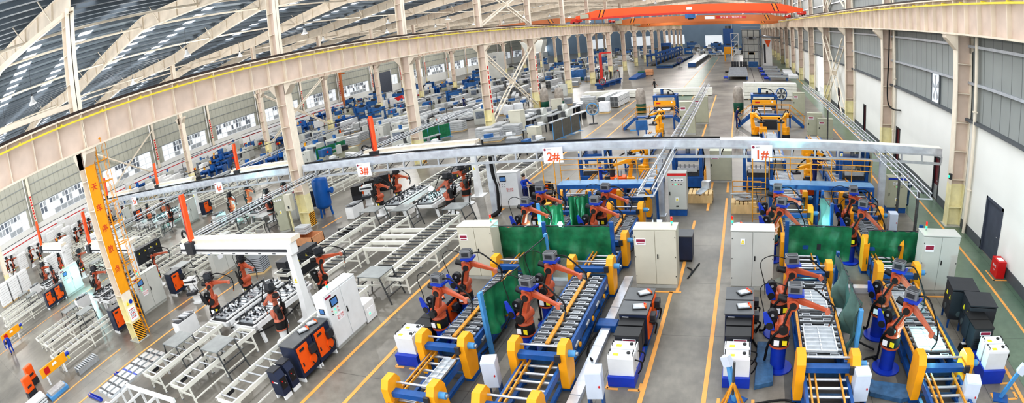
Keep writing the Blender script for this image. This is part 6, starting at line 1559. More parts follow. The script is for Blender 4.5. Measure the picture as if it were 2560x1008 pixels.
def sheetstack():
    t = thing('sheet_stack', '', 'stack')
    for i in range(5): MB().box(-.85, .85, -.55, .55, .1+i*.2, .1+i*.2+.185, 'film_grey').obj('sheet_bundle', t, bevel=.03)
    MB().box(-.85, .85, -.55, .55, 0, .09, 'wood').obj('pallet', t)
    return t
def mixed_table():
    t = thing('work_bench', '', 'bench'); MB().box(-1.5, 1.5, -.4, .4, .72, .8, 'alu_dull').obj('bench_top', t); 
    for x in (-1.4, 1.4):
        for y in (-.35, .35): MB().box(x-.04, x+.04, y-.04, y+.04, 0, .72, 'charcoal').obj('leg', t)
    MB().box(-1.2, -.4, -.2, .2, .8, 1.1, 'machine_blue').cyl((.3, 0, .8), (.3, 0, 1.2), .15, 'steel').box(.7, 1.2, -.25, .2, .8, 1.0, 'white').obj('fixture', t)
    return t
def cart():
    t = thing('tool_cart', '', 'cart'); MB().box(-.4, .4, -.3, .3, .15, .2, 'charcoal').box(-.4, .4, -.3, .3, .75, .8, 'charcoal').obj('shelf', t)
    for x in (-.37, .37):
        for y in (-.27, .27): MB().box(x-.02, x+.02, y-.02, y+.02, 0, .8, 'charcoal').obj('post', t)
    MB().box(-.3, .1, -.2, .2, .8, 1.1, 'red').cyl((.25, 0, .8), (.25, 0, 1.15), .12, 'yellow').obj('tool_box', t)
    return t
def crate_():
    t = thing('parts_crate', '', 'crate'); MB().box(-.6, .6, -.42, .42, .1, .7, 'alu_profile_dark').obj('crate', t); MB().box(-.55, .55, -.38, .38, .7, .85, 'workpiece').obj('parts_load', t, bevel=.03); MB().box(-.6, .6, -.42, .42, 0, .1, 'wood').obj('pallet', t)
    return t
KK = {'cart': Kind(cart), 'crate': Kind(crate_), 'lathe': Kind(lathe_machine), 'press': Kind(press_machine), 'saw': Kind(saw_machine), 'mill': Kind(grey_machine), 'pile': Kind(profile_pile), 'roll': Kind(blue_tanks), 'box': Kind(boxcab), 'sheet': Kind(sheetstack), 'bench': Kind(mixed_table), 'board': KBS, 'sec': KSc}
DESC = {'cart': 'small tool cart with red box', 'crate': 'grey crate of metal parts', 'lathe': 'long machine tool with blue headstock', 'press': 'blue press with two side frames', 'saw': 'grey profile saw with feed tables', 'mill': 'white machine housing with window', 'pile': 'stack of grey aluminium profiles', 'roll': 'blue bending machine with horizontal rolls', 'box': 'pale electric cabinet', 'sheet': 'stack of silver film wrapped sheets', 'bench': 'grey work bench with fixtures', 'board': 'white stack of panel bundles', 'sec': 'stack of grey hollow sections'}
FLAT = {}
def flatten(kind):
    """one light mesh of a machine for copies so far off that no part of them can be seen"""
    t = kind.fn(); bm = bmesh.new(); mats = []
    for c in list(t.children):
        me = c.data.copy(); me.transform(Matrix.Translation(c.location)); mp = []
        for m in me.materials:
            if m not in mats: mats.append(m)
            mp.append(mats.index(m))
        for p in me.polygons: p.material_index = mp[p.material_index]
        bm.from_mesh(me); bpy.data.meshes.remove(me)
    me = bpy.data.meshes.new('far_machine'); bm.to_mesh(me); bm.free()
    for m in mats: me.materials.append(m)
    nm = t.name.split('.')[0]; cat = t['category']
    for c in list(t.children): bpy.data.objects.remove(c)
    bpy.data.objects.remove(t)
    return nm, me, cat
FOOT = {'lathe': (2.3, .9), 'press': (1.6, .8), 'saw': (3.4, .5), 'mill': (.95, .8), 'pile': (.6, 2.7), 'roll': (1.95, .85), 'box': (.6, .35), 'sheet': (.9, .6), 'bench': (1.5, .45), 'board': (.6, .65), 'sec': (.6, 2.7), 'cart': (.5, .5), 'crate': (.65, .5)}
BUSY = []
def rect(x, y, hx, hy, rz, pad=.12):
    c, s_ = abs(math.cos(R(rz))), abs(math.sin(R(rz)))
    return (x, y, hx+pad, hy+pad, R(rz))
def hit(a, b):
    """separating axis test of two turned rectangles"""
    def cor(r):
        x, y, hx, hy, t = r; c, s_ = math.cos(t), math.sin(t)
        return [(x+c*u-s_*v, y+s_*u+c*v) for u, v in ((-hx, -hy), (hx, -hy), (hx, hy), (-hx, hy))]
    if (a[0]-b[0])**2+(a[1]-b[1])**2 > (math.hypot(a[2], a[3])+math.hypot(b[2], b[3]))**2: return False
    A, B = cor(a), cor(b)
    for t in (a[4], a[4]+math.pi/2, b[4], b[4]+math.pi/2):
        c, s_ = math.cos(t), math.sin(t); pa = [p[0]*c+p[1]*s_ for p in A]; pb = [p[0]*c+p[1]*s_ for p in B]
        if max(pa) < min(pb) or max(pb) < min(pa): return False
    return True
for y in GY: BUSY += [rect(XL-.42, y, .75, .5, 0), rect(XM-.4, y, .75, .5, 0)]
BUSY += [(-17, 18, 7.3, 19.3, 0), (-31.7, 18, 6.6, 19.2, 0), (-46.4, 18, 6.6, 19.2, 0), (-60.6, 22, 4.6, 8, 0), (-63.9, 33, 1.2, 4.2, 0), (-54.5, 13, 2.6, 7, 0), (XL-.4, 58, .5, 7.2, 0), (XM-.4, 58, .5, 7.2, 0), (-85.5, 57, .3, 44, 0), (-60.5, 18, 3, 5, 0)]
BUSY += [rect(-21.5, 62.6, 1.8, 1, 0), rect(-26.6, 61, 1.8, 1.4, 0), rect(-14.7, 61, 1.9, 4.3, 0), rect(-13.8, 50.5, .6, .6, 0), rect(-14.8, 45, .5, 2.6, -12), rect(-40.5, 44.5, .5, 2.2, -24), rect(-29.3, 47.3, .5, 2.2, -35), rect(-36.5, 46.9, .9, .5, 0), rect(-7, 54, 6, 3, 0),
         rect(-22.8, 94, 2.9, 4, 0), rect(-21, 87, 1.6, 6, 0), rect(-30.4, 103, 1.7, 1.3, 0), rect(-52, 112, 2.5, 2, 0), rect(-48, 128, 3.3, 1.8, 0), rect(-58.8, 85, 1.6, 1, 0), rect(-38.3, 71.3, .5, .5, 0), rect(-55.6, 62.6, .6, .5, 0), rect(-15.8, 70, 5, 1.4, 0), rect(-23, 178, 2, 1.6, 0), rect(-19.8, 150, 4.5, 32, 0), rect(-10.5, 146, 1.6, 24, 0), rect(-3.6, 200, 2.4, 2, 0), rect(-2.8, 146, 1.5, 1, 0)]
def put(k, x, y, rz=0, lab=None, sc=None, strict=False):
    fx, fy = FOOT[k]; q = max(sc[0], sc[1]) if sc else 1; off = 2.5 if k == 'sec' else 0
    tries = [(0, 0)] + [(r*math.cos(a), r*math.sin(a)) for r in (.6, 1.2, 1.9, 2.7) for a in (0, 1.05, 2.1, 3.14, 4.2, 5.2)]
    if strict: tries = tries[:1]
    for dx, dy in tries:
        ox, oy = (-math.sin(R(rz))*off, math.cos(R(rz))*off)
        r = rect(x+dx+ox, y+dy+oy, fx*q, fy*q, rz)
        if not any(hit(r, b) for b in BUSY): break
    else: return None
    BUSY.append(r); x += dx; y += dy
    if lab is None:
        zone = 'inner side hall' if x > XM else 'window hall'
        if x > XL: zone = 'nave'
        b = int((y-P0)/PITCH)+1
        lab = '%s in the %s bay of the %s' % (DESC[k], ORD[max(0, b)], zone) if b < 8 else '%s towards the far end of the %s' % (DESC[k], zone)
        grp = lab
    else: grp = None
    if y > 108:
        if k not in FLAT: FLAT[k] = flatten(KK[k])
        nm, me, cat = FLAT[k]; o = bpy.data.objects.new(nm, me); COL.objects.link(o); o.location = (x, y, 0); o.rotation_euler.z = R(rz)
        if sc: o.scale = sc
        tag(o, lab, cat, grp)
    else: KK[k].put((x, y, 0), rz, lab, grp, scale=sc)
    return 1
# inner side hall (x -56..-27)
for k, x, y, rz in [('sheet', -21.5, 44.6, 5), ('sheet', -23.2, 45.6, 5), ('sheet', -21.0, 46.6, 0),  ('bench', -18.0, 46.0, 80), ('saw', -17.3, 49.3, 78), ('saw', -17.6, 55.5, 80), ('saw', -19.2, 52.5, 80), ('bench', -20.0, 42.5, 20),
                    ('bench', -29, 40, 70), ('saw', -31.5, 43.5, 65), ('box', -33.5, 48.6, 10), ('box', -36.6, 51.6, 0), ('box', -38.0, 50.2, 0), ('mill', -31.5, 46.6, 0), ('saw', -34.5, 54, 60), ('pile', -32, 58, -50), ('pile', -30.0, 61, -50), ('pile', -35, 62, -50), ('lathe', -37.5, 45.8, 70), ('box', -40.0, 41.6, 0), ('mill', -43.2, 44.5, 0), ('box', -44.5, 41.5, 0), ('box', -46.3, 43.3, 0),
                    ('roll', -46, 47.5, 40), ('roll', -49, 44.2, 40), ('bench', -50.5, 39.3, 30), ('roll', -52, 41.8, 30), ('sheet', -42, 49.8, 20), ('mill', -47.5, 51.0, 0), ('box', -52.2, 49.6, 0), ('saw', -44.0, 55.0, 50), ('saw', -50.0, 56.0, 40), ('pile', -41.0, 60.5, -60), ('pile', -46.0, 64.0, -60), ('bench', -38.0, 66.0, 40), ('sheet', -50.5, 62.0, 0),
                    ('pile', -37, 73, -60), ('pile', -42, 76, -60), ('lathe', -49.0, 71, 20), ('press', -53.2, 70.0, 0), ('sheet', -46, 72.0, 0), ('lathe', -52, 78.0, 30), ('press', -46, 82.5, 0), ('pile', -33, 78, 20), ('pile', -30, 80, 20), ('sec', -36, 84, 25), ('sec', -33.0, 88, 25), ('sec', -39, 90, 25),
                    ('box', -27.5, 72, 0), ('box', -24.9, 76.2, 0), ('bench', -29, 69, 40), ('lathe', -40, 96, 30), ('sheet', -45, 92, 0), ('press', -50, 97, 0), ('sec', -30, 96, 20), ('sec', -47, 103, 25), ('box', -33, 104, 0), ('sheet', -36, 108, 0), ('pile', -42, 112, 10), ('lathe', -50, 112, 20), ('sec', -30, 112, 15), ('press', -35, 118, 0),
                    ('sec', -40, 124, 15), ('sec', -48, 126, 15), ('pile', -32, 126, 10), ('lathe', -38, 134, 10), ('sheet', -30, 138, 0), ('press', -46, 140, 0), ('sec', -36, 148, 10), ('pile', -30, 156, 10), ('press', -42, 158, 0), ('sec', -48, 170, 10), ('lathe', -34, 172, 0), ('sheet', -30, 184, 0), ('press', -38, 190, 0), ('pile', -46, 200, 0), ('sec', -32, 205, 0)]: put(k, x, y, rz)
# hall by the windows (x -90..-60)
for k, x, y, rz in [('roll', -62, 43.0, 30), ('roll', -66, 47.0, 30), ('roll', -70.5, 51.0, 30), ('mill', -63.0, 49.5, 0), ('mill', -66.0, 53.0, 0), ('box', -60.5, 53.5, 0), ('sheet', -72, 44.0, 10), ('board', -66, 38.0, 0), ('board', -70, 40.0, 0), ('board', -74, 36.0, 0), ('lathe', -61.5, 38, 30), ('box', -62, 34.5, 0), ('lathe', -70, 33.5, 30), ('box', -76, 40, 0), ('mill', -78, 45, 0), ('roll', -76, 55.0, 30),
                    ('lathe', -80, 60, 20), ('lathe', -72, 61.0, 20), ('roll', -66, 59, 30), ('sheet', -62, 63, 0), ('mill', -68, 66, 0), ('bench', -75, 66, 20), ('box', -60.5, 66.5, 0), ('lathe', -66, 72.0, 30), ('press', -61, 76.0, 0), ('roll', -74, 74.5, 30), ('sheet', -69, 78.0, 0), ('lathe', -78, 80, 20), ('press', -66, 86, 0), ('lathe', -63, 90.5, 20), ('roll', -72, 90, 20), ('lathe', -80, 93, 10),
                    ('press', -74, 99, 0), ('lathe', -66, 101, 10), ('mill', -61, 99, 0), ('sheet', -69, 107, 0), ('lathe', -63, 112, 0), ('press', -75, 112, 0), ('roll', -68, 119, 0), ('lathe', -78, 124, 0), ('press', -64, 128, 0), ('sec', -70, 134, 0), ('lathe', -64, 142, 0), ('press', -74, 148, 0), ('sec', -66, 158, 0), ('lathe', -72, 168, 0), ('press', -64, 178, 0), ('sec', -72, 190, 0),
                    ('lathe', -60, 28.5, 20), ('roll', -58.5, 25.5, 20), ('lathe', -63.5, 30, 20), ('board', -66, 26, 0), ('board', -68, 23, 0), ('board', -71, 27, 0), ('box', -64, 20.5, 0), ('press', -60.8, 22.0, 0), ('board', -75, 21.0, 0), ('board', -73, 17.5, 0), ('board', -77, 15.0, 0), ('board', -70, 14.5, 0), ('board', -80, 20, 0), ('board', -84, 26, 0), ('board', -82, 31, 0), ('board', -86, 36, 0), ('board', -80, 36, 0)]: put(k, x, y, rz)
# the halls are packed: fill the gaps between the machines
def fill(x0, x1, y0, y1, n, seed, kinds):
    g = random.Random(seed); done = 0
    for _ in range(n*8):
        if done >= n: break
        y = y0+(y1-y0)*g.random()**1.3; x = g.uniform(x0, x1); k = g.choice(kinds)
        rz = g.choice([0, 0, 90, -8, 10]) if k in ('box', 'sheet', 'crate', 'cart', 'mill', 'press', 'board') else g.choice([0, 80, 70, 90, -60 if k == 'pile' else 85])
        if k in ('pile', 'sec'): rz = g.choice([0, -6, 5, -75, 60])
        if put(k, x, y, rz, strict=True): done += 1
fill(-56.5, -26.5, 38.5, 120, 150, 21, ['pile', 'pile', 'pile', 'sheet', 'crate', 'crate', 'bench', 'bench', 'pile', 'saw', 'saw', 'saw', 'sec', 'sec', 'mill', 'lathe'])
fill(-89, -60.5, 40, 130, 120, 22, ['pile', 'pile', 'crate', 'sheet', 'saw', 'mill', 'lathe', 'roll', 'bench', 'saw', 'bench', 'cart', 'board', 'press'])
fill(-22.8, -15.2, 39, 68, 26, 23, ['crate', 'sheet', 'bench', 'pile', 'pile', 'saw'])
fill(-56, -26.5, 120, 235, 60, 24, ['pile', 'sec', 'sec', 'press', 'lathe', 'crate', 'mill'])
fill(-18, 5, 172, 255, 40, 25, ['pile', 'sec', 'sheet', 'press', 'lathe', 'mill', 'crate'])
fill(-88, -62, 13, 40, 26, 26, ['board', 'board', 'board', 'crate', 'box', 'cart'])
Kcb = Kind(cabinet(1.35, .8, 2.2, 'cab_beige', doors=1, plaque=False)); Kcb.put((-20.3, 47.7, 0), -12, 'tall cream cabinet between silver sheet stacks and the brown mesh screen')
Kcb.put((-19.8, 58.0, 0), -8, 'cream cabinet before the two film wrapped chutes', scale=(.75, 1, .8)); Kcb.put((-17.0, 43.3, 0), -25, 'low white cabinet with dark display beside the brown mesh screen', scale=(.85, .8, .58)); Kcb.put((-25.8, 53.5, 0), 0, 'pale cabinet with papers beside the X brace foot', scale=(.6, .8, .8))
# robots waiting by the white stacks
for i, (x, y) in enumerate([(-72.5, 12.6), (-70.2, 13.0), (-67.8, 15.4), (-65.8, 16.2), (-63.5, 18.8), (-64.8, 22.4), (-62.3, 22.8), (-60.2, 20.0)]): K_ROB['c'].put((x, y, 0), 90+20*(i % 3), 'small orange robot waiting among white stacks by the windows, %s from the outer end' % ORD[i])
# orange masts and low walls
for (x, y, h), l in (((-36.7, 46.9, 3.2), 'slanting pair of orange mast beams behind the far gantry of cell three'), ((-22.4, 89.5, 5.2), 'red lacquered jib crane post beside the pale cabinet in the nave')):
    t = thing('jib_mast', l, 'mast', (x, y, 0)); c = 'crane_orange' if h < 4 else 'crane_red'
    MB().box(-.2, .2, -.2, .2, 0, h, c).obj('mast', t); MB().box(-.35, .35, -.35, .35, 0, .1, 'charcoal').obj('foot_plate', t); MB().box(-.1, 1.8 if h > 4 else .3, -.1, .1, h, h+.25, c).obj('arm', t)
# parapet wall with red stripe beside windows
for y0, y1 in ((14, 40), (42, 66), (68, 100)):
    t = thing('partition', 'low white partition with a red stripe under the windows, %s section' % {14: 'near', 42: 'middle', 68: 'far'}[y0], 'partition', (-85.5, y0, 0)); MB().box(-.08, .08, 0, y1-y0, 0, 2.1, 'white').obj('panels', t); MB().box(.08, .09, 0, y1-y0, 1.5, 1.62, 'red').obj('stripe', t); MB().box(-.1, .1, 0, y1-y0, 2.1, 2.16, 'charcoal').obj('cap_rail', t)
# nave far end : blue tables, frames, stacks
t = thing('blue_roller_table', 'long blue roller table slanting beside the red fan', 'table', (-21.3, 82.5, 0), -8)
MB().box(-.55, .55, 0, 9, .6, .85, 'blue').obj('bed', t)
for i in range(4): MB().box(-.5, .5, .5+i*2.6, .8+i*2.6, 0, .6, 'blue').obj('leg', t)
m = MB()
for i in range(22): m.cyl((-.5, .3+i*.4, .87), (.5, .3+i*.4, .87), .06, 'steel', n=6)
m.obj('roller_bed', t)
t = thing('blue_tipping_table', 'blue slanting table beyond the long roller table', 'table', (-18.6, 96, 0), -10); MB().prism([(0, 0), (5, 0), (5, .9), (0, .3)], 'x', -.7, .7, 'blue').obj('bed', t); MB().cyl((-.6, 4.6, .9), (.6, 4.6, .9), .2, 'machine_green').obj('drum', t)
for i, (x, y) in enumerate([(-22.5, 93), (-24.6, 96), (-20.9, 92.5)]):
    t = thing('spindle_rack', ('dark rack of spindles and hoses beside the red jib post', 'second dark rack of spindles behind the red jib post', 'third dark rack of spindles nearer the aisle')[i], 'rack', (x, y, 0)); MB().box(-.9, .9, -.5, .5, 0, .5, 'charcoal').obj('base', t)
    m = MB()
    for q in range(7): m.cyl((-.8+q*.26, 0, .5), (-.8+q*.26, .1, 1.9), .07, ('black', 'dark_steel', 'steel')[q % 3], n=6)
    m.obj('spindles', t); MB().ball((.6, 0, 2.0), .14, 'red', 6).obj('knob', t)
t = thing('cardboard_bin', 'orange brown box on the floor of the open nave', 'box', (-16.7, 102.8, 0)); MB().box(-.7, .7, -.6, .6, .15, 1.2, 'crate_wood').box(-.8, .8, -.65, .65, .8, .85, 'crate_wood').obj('box', t, bevel=.03); MB().cyl((-.5, -.5, .08), (-.5, .5, .08), .1, 'charcoal').cyl((.5, -.5, .08), (.5, .5, .08), .1, 'charcoal').obj('castors', t)
t = thing('blue_furnace_frame', 'large dark blue ribbed frame machine with arched top on the nave floor', 'machine', (-20.6, 131, 0), -1)
for i in range(9):
    y = i*6.5
    MB().box(-1.2, -.9, y, y+.4, 0, 2.6, 'blue').box(1.0, 1.3, y, y+.4, 0, 2.6, 'blue').box(-1.2, 1.3, y, y+.4, 2.5, 2.8, 'blue').obj('portal_rib', t)
MB().box(.95, 1.3, 0, 54, 1.6, 2.1, 'blue').box(-1.2, -.9, 0, 54, 2.2, 2.5, 'blue').obj('side_beam', t); MB().box(-.9, 1.0, 0, 54, .5, .8, 'dark_steel').obj('table', t)
t = thing('cooling_conveyor', 'long low dark blue conveyor bed beside the ribbed frame machine', 'conveyor', (-17.6, 122, 0), -1)
MB().box(-.6, 3.0, 0, 48, .45, .62, 'blue_dirty').obj('bed', t)
for i in range(12): MB().box(-.6, 3.0, .5+i*4, .8+i*4, 0, .45, 'blue').obj('leg', t)
m = MB()
for i in range(60): m.cyl((-.5, .5+i*.78, .68), (2.9, .5+i*.78, .68), .08, 'dark_steel', n=6)
m.obj('roller_bed', t)
t = thing('profile_container', 'long dark blue container of grey profiles on the open nave floor', 'container', (-11.4, 123.6, 0), -1)
MB().box(0, 1.7, 0, 44, 0, .75, 'navy').obj('tub', t); MB().box(.05, 1.65, .05, 44, .75, .9, 'alu_dull').obj('profile_load', t); MB().box(0, 1.7, -.05, 0, .05, .9, 'blue').obj('end_plate', t)
t = thing('blue_gate_machine', 'tall blue machine tower behind the ribbed frame', 'machine', (-23.0, 178, 0)); MB().box(-1.5, 1.5, -1, 1, 0, 4.3, 'blue').obj('tower', t, bevel=.05); MB().box(-1.2, 1.2, -1.02, -1, .5, 3.2, 'charcoal').obj('opening', t)
# right side, far: grey tower, stacks, transfer tables
t = thing('grey_furnace_tower', 'tall pale grey panelled tower furnace at the far side of the nave', 'machine', (2.65, 124.5, 0))
for i in range(5):
    for j in range(3): MB().box(-1.88+j*1.27, -.72+j*1.27, -.1, .0, .12+i*1.62, 1.58+i*1.62, 'cab_grey').obj('panel', t, bevel=.02)
MB().box(-1.95, 1.95, 0, 5, 0, 8.2, 'skirt_grey').obj('body', t); MB().box(-2.1, 2.1, -.3, 5.2, 8.2, 8.35, 'truss_grey').box(-2.1, 2.1, -.3, -.25, 8.9, 8.95, 'truss_grey').obj('roof_platform', t)
for x in (-1.6, 1.6): MB().cyl((x, -.2, 0), (x, -.2, 6.6), .09, 'steel').obj('guide_rod', t)
MB().cyl((-1.0, -.3, 6.3), (1.2, -.3, 6.3), .2, 'steel').box(-.4, .4, -.6, -.1, 6.0, 6.6, 'charcoal').obj('lifting_gear', t); MB().box(-.7, .7, -.1, -.06, 2.6, 3.1, 'wood').obj('nameplate', t)
MB().tube([(2.0, 0, 6.8), (4, -.5, 6.6), (6.4, -.6, 6.4)], .25, 'steel').obj('flue_pipe', t)
t = thing('lattice_tower', 'white lattice tower beside the grey furnace tower', 'tower', (-.9, 124.0, 0))
for x in (-.8, .8):
    for y in (0, 1.6): MB().box(x-.09, x+.09, y-.09, y+.09, 0, 7.4, 'white').obj('post', t)
m = MB()
for i in range(4): m.beam((-.8, 0, .2+i*1.8), (.8, 0, 1.9+i*1.8), .12, .12, 'white').box(-.8, .8, -.06, .06, 1.9+i*1.8, 2.05+i*1.8, 'white')
m.obj('lattice', t)
t = thing('white_silo', 'white cabinet tower with orange mark beyond the grey furnace', 'tower', (6.1, 123, 0)); MB().box(-1.0, 1.0, 0, 2, 0, 6.2, 'white').obj('body', t, bevel=.05); MB().prism([(-.6, 5.9), (.8, 5.9), (.3, 4.4), (.1, 4.4)], 'y', -.02, 0, 'orange').obj('orange_mark', t); MB().box(-.8, -.4, -.05, 0, .8, 5, 'charcoal').obj('pipe_panel', t)
t = thing('blue_skip', 'blue square skip before the grey furnace tower', 'skip', (2.8, 118.5, 0)); MB().box(-1.0, 1.0, -.5, .5, .2, 1.35, 'machine_blue').obj('tub', t, bevel=.03); MB().box(-1.1, 1.1, -.6, .6, 0, .2, 'steel').obj('trolley', t)
def dstack():
    t = thing('section_stack', '', 'stack')
    for j in range(3):
        for i in range(2): MB().box(-.45+j*.31, -.17+j*.31, 0, 3, .1+i*.6, .66+i*.6, 'charcoal').obj('section_bundle', t, bevel=.01)
    for y in (.4, 2.6): MB().box(-.5, .5, y-.06, y+.06, 0, .1, 'wood').obj('bearer', t)
    return t
KSd = Kind(dstack)
for i, x in enumerate((-1.2, .5)): KSd.put((x+.2, 112.6, 0), 0, ('dark grey section stack beside the aisle before the furnace tower', 'second dark grey section stack before the furnace tower')[i], scale=(1.6, 1, 1.35))
def ttable(w, L, n):
    t = thing('transfer_table', '', 'table'); MB().box(-w/2, w/2, 0, L, .55, .75, 'alu_dull').obj('bed', t)
    for i in range(n): MB().box(-w/2, w/2, L*i/n, L*i/n+.18, .75, .85, 'steel').obj('slat', t)
    for s in (-1, 1):
        for y in (.3, L-.3): MB().box(s*(w/2-.2)-.1, s*(w/2-.2)+.1, y-.1, y+.1, 0, .55, 'blue').obj('leg', t)
    MB().cyl((-w/2-.7, .3, .4), (-w/2, .3, .4), .22, 'blue_deep').cyl((-w/2-.7, L*.6, .4), (-w/2, L*.6, .4), .22, 'black').obj('motor', t)
    return t
t = ttable(3.3, 20, 12); t['label'] = 'pinkish grey slatted transfer table beside the far aisle'; t.location = (-.4, 91, 0)
t = ttable(3.2, 2.2, 3); t['label'] = 'grey transfer table in front of the open side gate, frontmost'; t.location = (6.1, 90, 0)
for i, y in enumerate((97, 105, 112)): d = dup(t, (5.9, y, 0), 0, 'grey transfer table before the open side gate, %s behind the frontmost' % ORD[i])
for x in (2.2, 3.6): struct('floor_rail', MB().box(x-.05, x+.05, 70, 118, 0, .02, 'rail_dark'))
# far clutter
for k, x, y in [('press', -15, 190), ('lathe', -9, 186), ('sec', -12, 200), ('sheet', -8, 196), ('press', -4, 192), ('lathe', -1, 200), ('sec', -4, 210), ('sec', -16, 215), ('press', -10, 222), ('sheet', -6, 226), ('lathe', -2, 230), ('pile', -13, 232), ('press', 3, 210), ('sec', 5, 220), ('press', -20, 240), ('sheet', -12, 244), ('lathe', -5, 246), ('press', 4, 240), ('pile', -9, 175), ('bench', -5, 172), ('bench', -8, 160), ('pile', -3, 180)]: put(k, x, y, 0, None, (1.6, 1.6, 1.3))
t = thing('orange_stand', 'yellow orange frame stand beside the white lattice tower', 'stand', (-2.8, 146, 0)); MB().box(-1.2, 1.2, -.5, .5, 1.8, 3.6, 'yellow').obj('head', t, bevel=.05); MB().box(-1.1, -.8, -.4, .4, 0, 1.8, 'yellow').box(.8, 1.1, -.4, .4, 0, 1.8, 'yellow').obj('leg', t)
t = thing('blue_silo', 'tall dark blue container tower near the end wall', 'tower', (-3.6, 200, 0)); MB().box(-1.8, 1.8, -1.5, 1.5, 0, 8.5, 'blue').obj('body', t, bevel=.08); MB().cyl((0, 0, 8.5), (0, 0, 9.4), 1.0, 'dark_steel').obj('top_drum', t)
# film wrapped goods by the open gate
for i, (x, y) in enumerate([(9.0, 96), (8.6, 101), (8.9, 106)]): o = MB().box(-.8, .8, -2, 2, 0, .6, 'sack_white').obj('wrapped_goods', bevel=.1, loc=(x, y, 0)); tag(o, 'white wrapped goods on the floor by the open side gate, %s from the near end' % ORD[i], 'goods')
# vertical machines in the far side hall
t = thing('grey_filter_tower', 'pale grey filter tower with dark openings in the inner side hall', 'tower', (-52, 112, 0)); MB().box(-2.2, 2.2, -1.6, 1.6, 0, 7, 'cab_grey').obj('body', t, bevel=.06)
m = MB()
for i in range(4):
    for j in range(2): m.box(-1.8+i*.95, -1.2+i*.95, -1.63, -1.6, 5+j*.8, 5.4+j*.8, 'pane_dark')
m.obj('openings', t)
t = thing('grey_hopper', 'grey sloping hopper hanging beside the X brace in the side hall', 'hopper', (-48, 128, 0)); MB().prism([(-3, 8.5), (3, 8.5), (2, 5.5), (-1.5, 5.5)], 'y', -1.5, 1.5, 'cab_grey').obj('hopper', t)
for x in (-1.8, 1.8): MB().box(x-.12, x+.12, -.2, .2, 0, 5.6, 'cab_grey').obj('leg', t)
t = thing('red_disc_saw', 'bright red saw guard on a blue machine in the inner side hall', 'machine', (-58.8, 85, 0)); MB().prism([(-1.1, 2.0), (.6, 2.3), (.9, 1.5), (.2, .9)], 'y', -.2, .2, 'red').obj('guard', t); MB().box(-1.2, 1.4, -.6, .6, 0, .95, 'machine_blue').obj('base', t, bevel=.05)
t = thing('blue_machine_block', 'bright blue box machine beside the nave columns', 'machine', (-30.4, 103, 0)); MB().box(-1.4, 1.4, -1, 1, 0, 2.0, 'machine_blue').obj('housing', t, bevel=.06); MB().box(-1.3, 1.3, -1.1, -1, .1, .5, 'machine_green').obj('base', t)
t = thing('slate_gate', 'dark slate rolling gate in the windowed wall far back', 'gate', (XW+.2, 120, 0)); MB().box(0, .1, 0, 9, 0, 6.5, 'door_slate').obj('leaf', t); MB().box(-.05, .2, -.3, 0, 0, 6.8, 'white').box(-.05, .2, 9, 9.3, 0, 6.8, 'white').obj('frame', t)
# overhead drop cables between machines in side hall
def pipe_run(p, q, l):
    t = thing('supply_pipe', l, 'pipe', p); L = math.dist(p, q); d = Vector(q)-Vector(p)
    MB().cyl((0, 0, 0), tuple(d), .04, 'charcoal', n=6).obj('pipe', t)
    m = MB()
    for i in range(5): f = i/4; m.cyl((d.x*f, d.y*f, 0), (d.x*f, d.y*f, -p[2]+.02), .045, 'dark_steel', n=6)
    m.obj('drop_posts', t)
pipe_run((-52, 32, 2.9), (-36, 76, 2.9), 'thin dark supply pipe on posts crossing the inner side hall'); pipe_run((-68, 42, 3.2), (-60, 90, 3.2), 'thin dark supply pipe on posts along the window hall'); pipe_run((-29, 50, 2.8), (-26.5, 95, 2.8), 'thin dark supply pipe on posts beside the nave columns')
